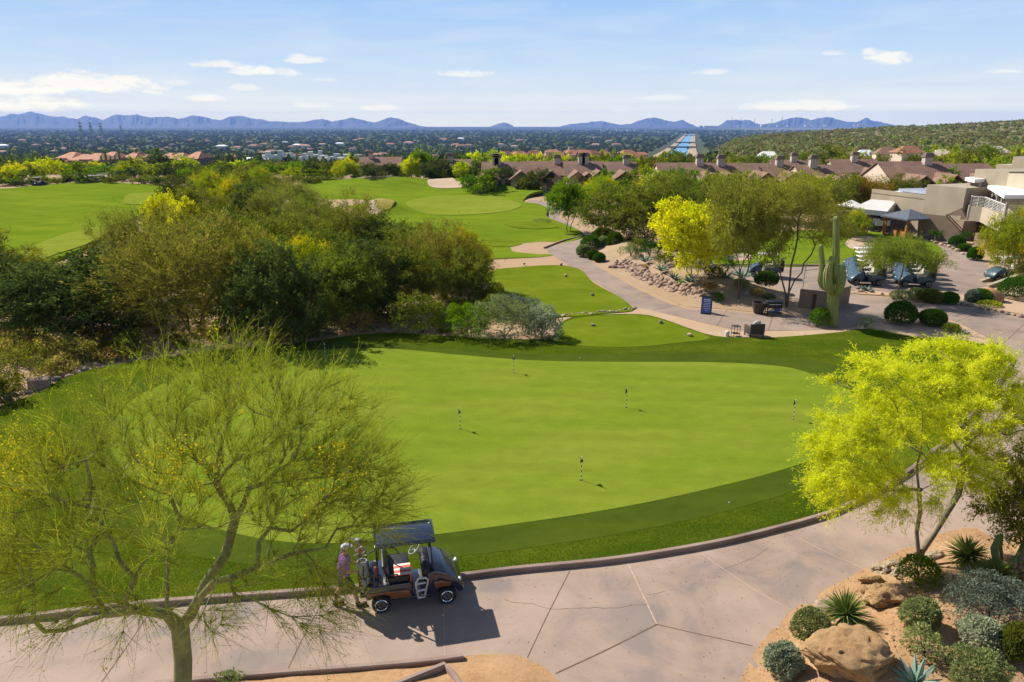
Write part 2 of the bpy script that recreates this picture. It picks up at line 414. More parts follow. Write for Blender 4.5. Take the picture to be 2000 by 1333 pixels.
grassmat('collar_turf', (.052, .078, .008), (.040, .060, .006), (.066, .090, .009), 16, .35, .02, 0, 0, .3)
grassmat('rough_turf', (.068, .110, .007), (.036, .060, .0035), (.108, .135, .010), 11, .9, .05, 0, 0, .35)
grassmat('fairway_turf', (.118, .172, .010), (.098, .150, .008), (.150, .190, .014), 8, .25, .02, 4.2, .5, .07)
grassmat('tee_turf', (.108, .148, .0075), (.088, .122, .006), (.150, .180, .014), 14, .25, .02, 0, 0, .16)
grassmat('pale_turf', (.165, .20, .02), (.14, .175, .016), (.19, .21, .03), 10, .2, .02, 0, 0, .2)
def sandmat(name, c, c2, c3, fine=9, bump=.5, bdist=.02, big=.35):
    m, nt, b, oc, out = newmat(name); b.inputs['Roughness'].default_value = .95; b.inputs['Specular IOR Level'].default_value = .1
    n1 = noise(nt, oc, fine, 8, .75); n2 = noise(nt, oc, big, 6, .65); n3 = noise(nt, oc, fine * 5, 3, .8)
    col = ramp(nt, n1, [(.28, c2), (.6, c)]); col = mixc(nt, col, c3, math_(nt, 'MULTIPLY_ADD', n2, 2.6, -1.0, True))
    col = mixc(nt, col, tuple(x * .5 for x in c2), math_(nt, 'MULTIPLY', math_(nt, 'MULTIPLY_ADD', n3, 6, -3.9, True), .6))
    nt.l(col, b.inputs['Base Color']); bp = nt.n('ShaderNodeBump'); bp.inputs['Strength'].default_value = bump; bp.inputs['Distance'].default_value = bdist
    nt.l(n1, bp.inputs['Height']); nt.l(bp.outputs[0], b.inputs['Normal']); return m
sandmat('bed_soil', (.37, .215, .105), (.24, .135, .065), (.42, .265, .145), 8, .7, .04, .5)
sandmat('slope_soil', (.33, .225, .135), (.23, .155, .09), (.38, .27, .175), 6, .7, .05, .3)
sandmat('decomposed_granite', (.40, .275, .175), (.31, .205, .125), (.44, .31, .21), 9, .4, .02, .25)
sandmat('bunker_sand', (.40, .295, .195), (.34, .245, .16), (.44, .335, .23), 4, .2, .02, .2)
def concrete(name, c, c2, stain, speck=.7, rot=.3):
    m, nt, b, oc, out = newmat(name); b.inputs['Roughness'].default_value = .8; b.inputs['Specular IOR Level'].default_value = .25
    n1 = noise(nt, oc, .55, 6, .62, .5); n2 = noise(nt, mapping(nt, oc, (1, 26, 1), (0, 0, rot)), 3, 3, .6); n3 = noise(nt, oc, 13, 2, .5); n4 = noise(nt, oc, 60, 3, .7); n5 = noise(nt, oc, .16, 4, .6, 1)
    col = ramp(nt, n1, [(.38, stain), (.49, c2), (.62, c)])
    col = mixc(nt, col, tuple(min(1, x * 1.28) for x in c), math_(nt, 'MULTIPLY_ADD', n5, 2.6, -1.15, True))
    col = mixc(nt, col, tuple(x * .8 for x in c2), math_(nt, 'MULTIPLY', math_(nt, 'MULTIPLY_ADD', n2, 2, -.6, True), .42))
    col = mixc(nt, col, (.05, .035, .025), math_(nt, 'MULTIPLY', math_(nt, 'MULTIPLY_ADD', n3, 14, -9.7, True), speck))
    col = mixc(nt, col, tuple(x * .72 for x in c2), math_(nt, 'MULTIPLY_ADD', n4, 3, -1.6, True))
    nt.l(col, b.inputs['Base Color']); bp = nt.n('ShaderNodeBump'); bp.inputs['Strength'].default_value = .25; bp.inputs['Distance'].default_value = .01
    nt.l(n2, bp.inputs['Height']); nt.l(bp.outputs[0], b.inputs['Normal']); return m
concrete('path_concrete', (.338, .245, .186), (.278, .202, .157), (.195, .157, .138))
concrete('lane_concrete', (.285, .21, .162), (.25, .185, .143), (.19, .15, .125), .4)
concrete('kerb_concrete', (.30, .21, .165), (.23, .16, .13), (.16, .11, .09), .3)
mat('joint', (.17, .10, .06), (.10, .06, .04), 9, .9)
mat('joint_light', (.50, .34, .24), (.36, .24, .17), 9, .9)
mat('crack', (.15, .10, .08), (.2, .14, .1), 9, .9)

# far land: dry soil and scrub
m, nt, b, oc, out = newmat('desert_land'); b.inputs['Roughness'].default_value = 1; b.inputs['Specular IOR Level'].default_value = .05
sx = nt.n('ShaderNodeSeparateXYZ'); nt.l(oc, sx.inputs[0])
n1 = noise(nt, oc, .045, 8, .68); n2 = noise(nt, oc, .35, 6, .7); n3 = noise(nt, oc, 7, 7, .75)
near = ramp(nt, n3, [(.3, (.29, .185, .105)), (.62, (.40, .275, .17))])
hl = math_(nt, 'MULTIPLY_ADD', math_(nt, 'DIVIDE', sx.outputs[0], math_(nt, 'MAXIMUM', sx.outputs[1], 1.0)), 12, -3.2, True)
far = mixc(nt, ramp(nt, n1, [(.3, (.035, .05, .022)), (.55, (.06, .075, .03)), (.72, (.14, .12, .07))]), ramp(nt, n1, [(.3, (.13, .115, .05)), (.5, (.19, .16, .075)), (.66, (.26, .205, .115))]), hl)
far = mixc(nt, far, (.09, .085, .04), math_(nt, 'MULTIPLY', math_(nt, 'MULTIPLY_ADD', n2, 3, -1.2, True), .6))
f = math_(nt, 'MULTIPLY_ADD', sx.outputs[1], 1 / 60, -170 / 60, True)
nt.l(mixc(nt, near, far, f), b.inputs['Base Color'])
bp = nt.n('ShaderNodeBump'); bp.inputs['Strength'].default_value = .5; bp.inputs['Distance'].default_value = .03; nt.l(n3, bp.inputs['Height']); nt.l(bp.outputs[0], b.inputs['Normal'])

# ================================================================ ground, far land, mountains, canal
def build_ground():
    Ys = np.concatenate([[-60, -20, 5, 30, 60, 90, 120, 150, 165], np.geomspace(180, 2500, 60), np.geomspace(2700, 18500, 18)])
    us = np.concatenate([[-1.6], np.linspace(-1.5, -.1, 26), np.linspace(-.05, 1.3, 90), [1.6]])
    V = []
    for Y in Ys:
        X = us * max(Y, 130); z = terrain(X, np.full_like(X, Y)) if Y > 165 else np.zeros_like(X)
        V.append(np.column_stack([X, np.full_like(X, Y), z]))
    n = len(us); mb = MB()
    ii, jj = np.meshgrid(np.arange(len(Ys) - 1), np.arange(n - 1), indexing='ij'); a = (ii * n + jj).ravel()
    mb.add(np.concatenate(V), np.column_stack([a, a + 1, a + n + 1, a + n]))
    return struct(mb.obj('ground', MATS['desert_land'], smooth=60))
build_ground()
RIDGE = [[(-260,240),(-200,226),(-150,232),(-90,222),(-40,234),(0,229),(21,222),(38,224),(58,218.5),(77,223),(105,228),(122,227.5),(149,233),(168,226),(189,231),(201,235),(227,224),(245,226.5),(268,224),(290,230),(325,227.5),(350,232.5),(378,225.5),(413,232.5),(430,235),(462,225.5),(490,231),(525,237),(560,239),(595,238),(628,232),(648,237.5),(686,230.5),(708,235),(729,240.5),(763,228.5),(782,236.5),(813,244),(830,247)],
         [(960,246),(983,239.5),(1002,246)],
         [(1095,247),(1112,243),(1157,238),(1175,236.5),(1207,243.5),(1230,242.5),(1247,236),(1277,230),(1300,237),(1315,239),(1334,234.5),(1347,242),(1360,247)],
         [(1400,247),(1410,242),(1420,235),(1465,234.5),(1475,242),(1490,243),(1517,240),(1530,234),(1555,229),(1582,235),(1600,230.5),(1625,230.5),(1652,238),(1675,239),(1690,230.5),(1702,236),(1730,242),(1760,247)]]
mat('mountain_rock', (.12, .10, .075), (.06, .058, .045), .0022, .95, lo=.4, hi=.62)
def build_mountains():
    rng = np.random.default_rng(3); mb = MB()
    for k, prof in enumerate(RIDGE):
        D = [14500, 13800, 15500, 14800][k]; xs = np.array([p[0] for p in prof], float); ys = np.array([p[1] for p in prof], float)
        X = np.arange(xs[0], xs[-1] + .1, 2.2); yy = np.interp(X, xs, ys); yy = yy + np.convolve(rng.normal(0, 1.0, len(X) + 4), np.ones(5) / 5, 'valid') * 1.1
        top = np.array([W(x, y, D) for x, y in zip(X, yy)]); z0 = -46.0
        hgt = np.maximum(top[:, 2] - z0, 0); rows = [(-2600, 0), (-1900, .10), (-1300, .27), (-800, .50), (-350, .80), (0, 1), (350, .78), (900, .42), (2000, 0)]
        V = []
        for j, (dy, hf) in enumerate(rows):
            sp = np.convolve(rng.normal(0, 1, len(X) + 6), np.ones(7) / 7, 'valid')
            h = hgt * np.clip(hf * (1 + (.75 * sp if 0 < hf < 1 else 0)), 0, 1.0) + z0 - (30 if hf == 0 else 0)
            sc = (D + dy) / D
            V.append(np.column_stack([top[:, 0] * sc + sp * 60 * (0 < hf < 1), np.full(len(X), D + dy), h]))
        n = len(X); ii, jj = np.meshgrid(np.arange(len(rows) - 1), np.arange(n - 1), indexing='ij'); a = (ii * n + jj).ravel()
        mb.add(np.concatenate(V), np.column_stack([a, a + 1, a + n + 1, a + n]))
    struct(mb.obj('mountains', MATS['mountain_rock'], smooth=80))
build_mountains()
m, nt, b, oc, out = newmat('canal_water'); b.inputs['Base Color'].default_value = (.13, .30, .48, 1); b.inputs['Roughness'].default_value = .35; b.inputs['Specular IOR Level'].default_value = .2
bp = nt.n('ShaderNodeBump'); bp.inputs['Strength'].default_value = .12; nt.l(noise(nt, mapping(nt, oc, (1, .3, 1)), .5, 3), bp.inputs['Height']); nt.l(bp.outputs[0], b.inputs['Normal'])
sandmat('bank_soil', (.36, .265, .165), (.29, .21, .13), (.40, .30, .195), .05, .1, .1, .01)
mat('bridge_concrete', (.12, .12, .12), (.08, .08, .08), .1, .9)
def canal_x(Y): return np.interp(Y, [300, 700, 950, 1300, 1800, 2600, 4300], [.228 * 300, .229 * 700, .2315 * 950, .2368 * 1300, .2415 * 1800, .2455 * 2600, .2495 * 4300])
def build_canal():
    Ys = np.geomspace(780, 4300, 40); X = canal_x(Ys); Z = terrain(X, Ys) + .4
    wat = MB(); bank = MB(); n = len(Ys)
    def strip(mb, a, b, za, zb):
        A = np.column_stack([X + a, Ys, Z + za]); B = np.column_stack([X + b, Ys, Z + zb])
        mb.add(np.concatenate([A, B]), [(i, i + n, i + n + 1, i + 1) for i in range(n - 1)])
    strip(wat, -15, 15, .6, .6)
    for s in (-1, 1):
        q = [(15, .2), (17, 2.2), (31, 2.2), (42, -9)]
        for (a, za), (b, zb) in zip(q, q[1:]):
            strip(bank, s * a, s * b, za, zb) if s < 0 else strip(bank, s * b, s * a, zb, za)
    struct(wat.obj('canal_water', MATS['canal_water'])); struct(bank.obj('canal_bank', MATS['bank_soil']))
    for k, (Y, lab) in enumerate([(1500, 'dark road bridge across the canal, closest to the brown roofs'), (2050, 'dark road bridge across the canal between two other bridges'), (3600, 'dark bridge at the far end of the canal')]):
        x = float(canal_x(Y)); z = float(np.interp(Y, Ys, Z)); mb = MB()
        mb.box((0, 0, 4.2), (58, 14, 1.8)); [mb.box((s * 14, 0, 1.5), (2, 12, 4)) for s in (-1, 1)]; [mb.box((0, s * 6.8, 5.6), (58, .4, 1)) for s in (-1, 1)]
        tag(mb.obj('bridge', MATS['bridge_concrete'], loc=(x, Y, z)), lab, 'bridge', 'bridges over the canal')
build_canal()

# ================================================================ grass and paths
ROUGH = PS([(-500,1230),(0,1207),(215,1182),(410,1166),(707,1144),(888,1124),(1000,1110),(1200,1090),(1400,1057),(1529,1026),(1580,1012),(1634,994),(1760,928),(1860,843),(1930,765),(1972,699),(1900,667),(1780,657),(1700,642),(1640,649),(1560,656),(1480,660),(1400,657),(1350,643),(1300,625),(1250,614),(1130,618),(1095,630),(1088,650),(1060,662),(940,660),(840,654),(770,650),(690,655),(600,668),(450,682),(350,694),(215,714),(130,737),(75,767),(0,793),(-200,850),(-500,960)], .1)
COLLAR = PS([(560,674),(640,668),(700,666),(800,672),(900,682),(1000,690),(1100,692),(1200,690),(1400,690),(1550,698),(1650,718),(1730,750),(1770,800),(1750,850),(1660,905),(1560,955),(1400,1003),(1200,1044),(1000,1074),(860,1089),(700,1100),(520,1105),(350,1080),(220,1030),(140,950),(140,870),(190,793),(330,722),(440,692)], .115)
GREEN = PS([(686,680),(780,682),(900,693),(1050,704),(1200,706.5),(1400,707.5),(1530,716),(1600,735),(1670,770),(1690,805),(1660,850),(1589,895),(1500,925),(1400,950),(1300,973),(1150,1001),(1000,1023),(860,1042),(700,1058),(560,1058),(420,1030),(310,980),(240,920),(215,870),(222,830),(251,786),(328,745),(435,707),(560,688)], .13)
o, ROUGHP = sheet('rough_grass', ROUGH, .10, MATS['rough_turf']); struct(o)
struct(sheet('collar_grass', COLLAR, .106, MATS['collar_turf'], skirt=.005)[0])
struct(sheet('putting_green', GREEN, .113, MATS['putting_turf'], skirt=.006, step=.35)[0])
struct(sheet('tee_grass', PS([(955,531),(1000,523),(1110,520),(1160,553),(1237,604),(1180,612),(1090,618),(1020,600),(960,560)], .08), .08, MATS['tee_turf'], step=.4)[0])
TEE1 = PS([(1130,621),(1250,615.5),(1300,626.5),(1350,645),(1388,660),(1330,669),(1250,677),(1160,677),(1090,666),(1092,640)], .112)
struct(sheet('tee_surface', TEE1, .112, MATS['tee_turf'], skirt=.02)[0])

BUMPS = []
def bump(x, y, h, sx_, sy_):
    p = P(x, y); BUMPS.append((p[0], p[1], h, sx_, sy_))
bump(908, 364, 1.3, 6, 4); bump(700, 362, 1.0, 9, 6); bump(790, 362, 1.1, 8, 6); bump(745, 415, 1.6, 3.5, 3.5); bump(1000, 372, .9, 12, 6); bump(1050, 384, .7, 7, 5); bump(900, 440, .5, 14, 10); bump(1045, 400, .4, 5, 6); bump(655, 375, .8, 8, 8)
def fair_h(X, Y):
    z = np.zeros_like(X)
    for bx, by, h, a, c in BUMPS: z = z + h * np.exp(-((X - bx) / a) ** 2 - ((Y - by) / c) ** 2)
    return z + .18 * np.sin(X * .21 + 1) * np.sin(Y * .16)
FAIR = PS([(955,508),(1080,500),(1068,486),(1140,463),(1116,448),(1070,432),(1068,410),(1050,403),(1024,399),(1030,388),(1062,381),(1055,373),(1000,366),(960,361),(940,357),(880,355),(860,355),(780,352),(700,353),(620,352),(590,362),(620,385),(680,405),(720,430),(760,480),(800,520),(880,520)])
struct(sheet('fairway', FAIR, .10, MATS['fairway_turf'], res=2.0, hf=fair_h, step=1.5, skirt=.4)[0])
def ell(x, y, rx, ry, n=18, j=.06):
    r = random.Random(int(x)); return [(x + rx * math.cos(t) * (1 + j * r.uniform(-1, 1)), y + ry * math.sin(t)) for t in np.linspace(0, 2 * math.pi, n, endpoint=False)]
for (x, y, rx, ry) in ((905, 405, 112, 21), (1040, 448, 52, 5.5), (978, 477, 40, 6.5)):
    struct(sheet('tee_surface', PS(ell(x, y, rx, ry)), .15, MATS['pale_turf'] if rx > 100 else MATS['tee_turf'], res=1.5, hf=fair_h, step=1.2, skirt=.1)[0])
struct(sheet('bunker_sand', PS([(836,364),(868,361),(895,366.5),(930,367.5),(962,363),(956,369),(905,372.5),(855,371)]), .22, MATS['bunker_sand'], res=1.2, hf=fair_h, step=1, skirt=.3)[0])
struct(sheet('bunker_sand', PS([(697,361),(735,357.5),(782,358),(770,362),(720,364)]), .22, MATS['bunker_sand'], res=1.2, hf=fair_h, step=1, skirt=.3)[0])
struct(sheet('bunker_sand', PS([(716,418),(730,408),(748,412),(735,425)]), .2, MATS['bunker_sand'], res=.8, hf=fair_h, step=.6, skirt=.3)[0])
sandmat('dry_grass', (.30, .24, .05), (.22, .19, .04), (.34, .25, .06), 6, .5, .05, .3)
struct(sheet('dry_grass_mound', PS([(733,402),(755,398),(775,405),(768,418),(748,422),(735,415)]), .26, MATS['dry_grass'], res=.8, hf=fair_h, step=.8)[0])
def roll(X, Y): return .25 * np.sin(X * .13) * np.sin(Y * .09 + 1) + .12 * np.sin(X * .31 + Y * .2)
LEFTG = PS([(-500,560),(-400,400),(-100,377),(0,373),(60,367),(130,363.5),(200,361.5),(270,362),(330,365),(345,382),(275,425),(195,460),(170,490),(100,515),(0,545),(-200,570)])
struct(sheet('fairway', LEFTG, .35, MATS['fairway_turf'], res=3, hf=roll, step=2, skirt=.9)[0])
struct(sheet('pale_rough', PS([(-20,520),(30,497),(85,472),(140,455),(195,446),(215,452),(180,478),(100,500),(20,522)], .35), .42, MATS['pale_turf'], res=3, hf=roll, step=1.5)[0])
struct(sheet('pale_rough', PS([(243,394),(262,380),(300,378),(300,392),(262,402)], .35), .42, MATS['pale_turf'], res=3, hf=roll, step=1.5)[0])

GREEN3 = PS([(1370,490),(1400,462),(1500,455),(1600,450),(1680,452),(1740,458),(1800,468),(1838,486),(1826,503),(1760,516),(1680,519),(1400,518)])
struct(sheet('practice_grass', GREEN3, .06, MATS['fairway_turf'], step=.8)[0])
bank = lambda X, Y: .0 * X
struct(sheet('bunker_sand', PS([(1652,473),(1668,464),(1698,462),(1712,470),(1702,482),(1690,490),(1668,487),(1655,482)], .07), .075, MATS['bunker_sand'], step=.5, skirt=.02)[0])
struct(sheet('bunker_sand', PS([(1412,503),(1430,497),(1455,496),(1470,502),(1462,508),(1425,509)], .07), .075, MATS['bunker_sand'], step=.5, skirt=.02)[0])

# foreground path with saw-cut joints
PATH = PS([(-500,1150),(200,1150),(700,1110),(1000,1080),(1400,1030),(1634,985),(1760,920),(1870,830),(1950,740),(1976,690),(2100,690),(2400,800),(2300,1000),(2050,1010),(1960,1060),(1905,1075),(1850,1085),(1790,1110),(1700,1150),(1640,1185),(1560,1230),(1500,1290),(1470,1345),(1440,1500),(1000,1560),(-700,1560)])
def joints(mb):
    for seg, w, mi in [([(1113,1115),(1070,1200),(1030,1285)], .022, 1), ([(1225,1098),(1283,1220)], .03, 2), ([(1283,1220),(1180,1272),(1085,1316)], .034, 1), ([(1283,1220),(1370,1240),(1470,1262)], .024, 1),
                       ([(1382,1090),(1412,1111),(1480,1156),(1545,1192)], .024, 2), ([(1532,1036),(1600,1072),(1705,1120)], .024, 2), ([(872,1140),(868,1200),(868,1290)], .02, 2),
                       ([(640,1160),(600,1230),(560,1312)], .022, 1), ([(300,1185),(250,1260),(190,1345)], .022, 1), ([(1690,980),(1760,1010),(1850,1060)], .02, 1),
                       ([(985,1172),(1010,1178),(1040,1180),(1070,1189),(1095,1190),(1130,1188),(1170,1188),(1210,1187),(1230,1183),(1263,1181)], .010, 3), ([(1263,1162),(1285,1159),(1300,1155)], .008, 3), ([(1412,1111),(1440,1103),(1480,1085),(1500,1070)], .008, 3)]:
        q = catmull(PS(seg, .006), .12, False); 
        if mi == 3: q = q + np.random.default_rng(1).normal(0, .012, q.shape)
        ribbon(mb, q, w, .0105, mi)
struct(sheet('cart_path', PATH, .006, [MATS['path_concrete'], MATS['joint'], MATS['joint_light'], MATS['crack']], extra=joints, skirt=0)[0])
LANE = PS([(1580,645),(1450,646),(1400,637),(1310,615),(1240,600),(1180,562),(1100,512),(1070,485),(1140,463),(1110,444),(1073,428),(1072,410),(1055,401),(1030,397),(1040,391),(1060,394),(1078,400),(1099,404),(1092,425),(1125,445),(1148,458),(1135,475),(1152,508),(1200,540),(1260,572),(1340,604),(1400,606),(1468,613),(1526,617),(1590,612),(1648,600),(1650,568),(1670,575),(1790,587),(1910,603),(2000,620),(2100,640),(2150,760),(2050,750),(1985,700),(1964,680),(1910,650),(1844,622),(1769,618),(1700,632),(1650,641)])
def lane_joints(mb):
    for a, b_ in [((1208,580),(1268,572)),((1275,606),(1330,595)),((1150,545),(1215,545)),((1100,510),(1165,512)),((1400,637),(1420,606)),((1500,646),(1510,615)),((1860,632),(1930,604)),((1955,675),(2010,625)),((1780,617),(1810,588))]:
        ribbon(mb, catmull(PS([a, b_], .01), .5, False), .035, .0142, 1)
struct(sheet('cart_path', LANE, .010, [MATS['lane_concrete'], MATS['joint']], extra=lane_joints, skirt=0, step=.5)[0])
PLAZA = PS([(1370,517),(1500,517),(1680,519),(1760,516),(1828,504),(1840,487),(1800,468),(1740,458),(1690,452),(1640,449),(1640,440),(1720,438),(1790,452),(1880,478),(1925,515),(1935,560),(1888,580),(1800,584),(1700,575),(1668,568),(1652,566),(1640,600),(1600,608),(1562,598),(1520,566),(1440,546),(1370,535)])
struct(sheet('cart_plaza', PLAZA, .016, MATS['lane_concrete'], skirt=0, step=.8)[0])

# planting beds
BED = PS([(1440,1345),(1455,1310),(1480,1265),(1540,1200),(1600,1160),(1700,1108),(1790,1062),(1850,1040),(1905,1034),(1960,1060),(2050,1010),(2350,1000),(2400,1500),(1400,1500)])
BED_C = catmull(BED, .5)
def bed_h(X, Y): return .75 * sstep(0, 2.6, edist(BED_C, X, Y)) * inside(BED_C, np.asarray(X, float), np.asarray(Y, float)) + .03 * np.sin(np.asarray(X) * 3.1) * np.sin(np.asarray(Y) * 2.7)
struct(sheet('planting_bed', BED, .02, MATS['bed_soil'], res=.3, hf=bed_h, step=.3)[0])
MBED = PS([(1152,472),(1215,470),(1300,490),(1400,515),(1450,545),(1530,568),(1560,600),(1530,613),(1468,610),(1400,603),(1345,600),(1265,567),(1205,535),(1160,505)])
MBED_C = catmull(MBED, .5)
def mbed_h(X, Y): return 1.0 * sstep(0, 4.5, edist(MBED_C, X, Y)) * inside(MBED_C, np.asarray(X, float), np.asarray(Y, float))
struct(sheet('planting_bed', MBED, .02, MATS['slope_soil'], res=.8, hf=mbed_h, step=.6)[0])
ISL = PS([(330,1350),(512,1318),(700,1304),(850,1291),(920,1282),(1000,1280),(1060,1303),(1097,1340),(1130,1420),(300,1420)])
ISL_C = catmull(ISL, .3)
def isl_h(X, Y): return .18 * sstep(0, 1.0, edist(ISL_C, X, Y)) + .015 * np.sin(X * 5) * np.sin(Y * 6)
struct(sheet('planting_bed', ISL, .02, MATS['bed_soil'], res=.2, hf=isl_h, step=.2)[0])
# plaza bed under the little tree
PBED = PS([(1664,572),(1720,577),(1800,585),(1895,581),(1960,600),(2050,590),(2100,640),(2000,617),(1910,601),(1790,586.5),(1700,581)])
struct(sheet('planting_bed', PS([(1664,573),(1700,569),(1740,574),(1800,580),(1880,577),(1925,562),(1990,560),(2100,590),(2100,632),(2000,616),(1910,600),(1850,591),(1790,585),(1730,579)]), .06, MATS['decomposed_granite'], step=.4)[0])
struct(sheet('gravel_strip', PS([(1092,628),(1130,614),(1240,603),(1310,617),(1400,639),(1450,648),(1580,647),(1650,643),(1700,634),(1770,620),(1844,624),(1910,652),(1964,682),(1985,703),(1960,700),(1900,672),(1780,662),(1700,648),(1640,655),(1480,667),(1400,664),(1340,650),(1290,632),(1240,622),(1130,626)]), .03, MATS['decomposed_granite'], step=.4)[0])

# kerbs
KM = MATS['kerb_concrete']
KERB = PS([(-500,1236),(0,1212),(215,1187),(410,1170),(707,1148),(888,1128),(1000,1114),(1200,1094),(1400,1061),(1529,1030),(1580,1016),(1634,998),(1760,932),(1862,847),(1935,768),(1979,700)], .06)
q = catmull(KERB, .3, False); mb = MB(); kerb_mesh(mb, q, .15, .15)
struct(mb.obj('kerb', KM, smooth=40))
mb = MB(); kerb_mesh(mb, catmull(PS([(300,1338),(512,1319),(700,1305),(850,1292),(905,1284)], .05), .3, False), .13, .13); struct(mb.obj('kerb', KM, smooth=40))
mb = MB(); kerb_mesh(mb, catmull(PS([(1063,485),(1100,471),(1143,461)], .05), .5, False), .15, .16); struct(mb.obj('kerb', KM, smooth=40))
mb = MB(); kerb_mesh(mb, catmull(PS([(1370,518.5),(1500,518.5),(1680,520),(1760,517),(1830,504)], .05), .5, False), .15, .16); struct(mb.obj('kerb', KM, smooth=40))

# the air: pale, thin, even
def build_haze():
    mb = MB(); mb.box((0, 9400, 120), (62000, 19200, 400)); m = bpy.data.materials.new('haze_air'); m.use_nodes = True; nt = NT(m)
    out = nt.n('ShaderNodeOutputMaterial'); v = nt.n('ShaderNodeVolumePrincipled'); v.inputs['Color'].default_value = (.24, .43, .96, 1); v.inputs['Density'].default_value = HAZE; v.inputs['Anisotropy'].default_value = 0
    nt.l(v.outputs[0], out.inputs['Volume'])
    o = mb.obj('haze', m); o['kind'] = 'stuff'
build_haze()
# ================================================================ trees and shrubs: growing code
mat('bark_green', (.27, .27, .10), (.15, .15, .06), 3, .85, .6, 14)
mat('bark_brown', (.15, .105, .07), (.075, .055, .04), 4, .9, .8, 16)
mat('bark_pale', (.26, .22, .15), (.14, .115, .075), 3, .85, .6, 14)
leafmat('leaf_olive', [(0, (.062, .080, .012)), (.5, (.13, .155, .022)), (1, (.25, .25, .038))], .5)
leafmat('leaf_dark', [(0, (.034, .052, .015)), (.5, (.070, .100, .024)), (1, (.135, .165, .038))], .45)
leafmat('leaf_brown', [(0, (.092, .095, .020)), (.5, (.185, .178, .038)), (1, (.31, .275, .06))], .5)
leafmat('leaf_lime', [(0, (.37, .42, .035)), (.5, (.58, .645, .055)), (1, (.78, .78, .08))], .60, .6, .6)
leafmat('leaf_bright', [(0, (.070, .125, .010)), (.5, (.125, .215, .014)), (1, (.20, .29, .022))], .5)
leafmat('leaf_yellow', [(0, (.24, .32, .015)), (.45, (.50, .54, .022)), (1, (.76, .70, .04))], .5, .65, .5)
leafmat('leaf_yellowgreen', [(0, (.155, .205, .020)), (.55, (.27, .325, .030)), (1, (.47, .48, .045))], .52, .7, .5)
leafmat('leaf_orange', [(0, (.13, .09, .015)), (.5, (.27, .165, .025)), (1, (.42, .25, .03))], .4)
leafmat('twig_green', [(0, (.12, .14, .022)), (.5, (.26, .285, .04)), (1, (.42, .42, .07))], .4, .35, .8)
leafmat('twig_gold', [(0, (.24, .26, .018)), (.5, (.40, .41, .028)), (1, (.52, .50, .04))], .5, .5, .8)
leafmat('blossom', [(0, (.42, .36, .015)), (1, (.75, .60, .03))], .4, .3)
leafmat('leaf_hedge', [(0, (.022, .055, .007)), (.5, (.045, .105, .010)), (1, (.085, .16, .016))], .3, .3, 1.5)
leafmat('leaf_sage', [(0, (.17, .20, .125)), (.5, (.31, .35, .21)), (1, (.48, .52, .34))], .35, .3, 2)
leafmat('leaf_sagegreen', [(0, (.11, .145, .05)), (.5, (.21, .25, .085)), (1, (.34, .37, .14))], .4, .3, 2)
leafmat('leaf_bluegrey', [(0, (.075, .10, .075)), (.5, (.135, .175, .125)), (1, (.22, .265, .185))], .35, .3, 2)
leafmat('leaf_straw', [(0, (.20, .16, .045)), (.5, (.38, .29, .08)), (1, (.55, .43, .14))], .45, .4, 1)
leafmat('leaf_feather', [(0, (.105, .13, .025)), (.5, (.20, .225, .042)), (1, (.34, .35, .07))], .5, .6, .5)
leafmat('leaf_yucca', [(0, (.055, .085, .018)), (.5, (.13, .165, .035)), (1, (.27, .28, .075))], .25, .2, 2)
leafmat('leaf_agave', [(0, (.10, .16, .13)), (.5, (.17, .24, .19)), (1, (.25, .32, .24))], .1, .3, 2)

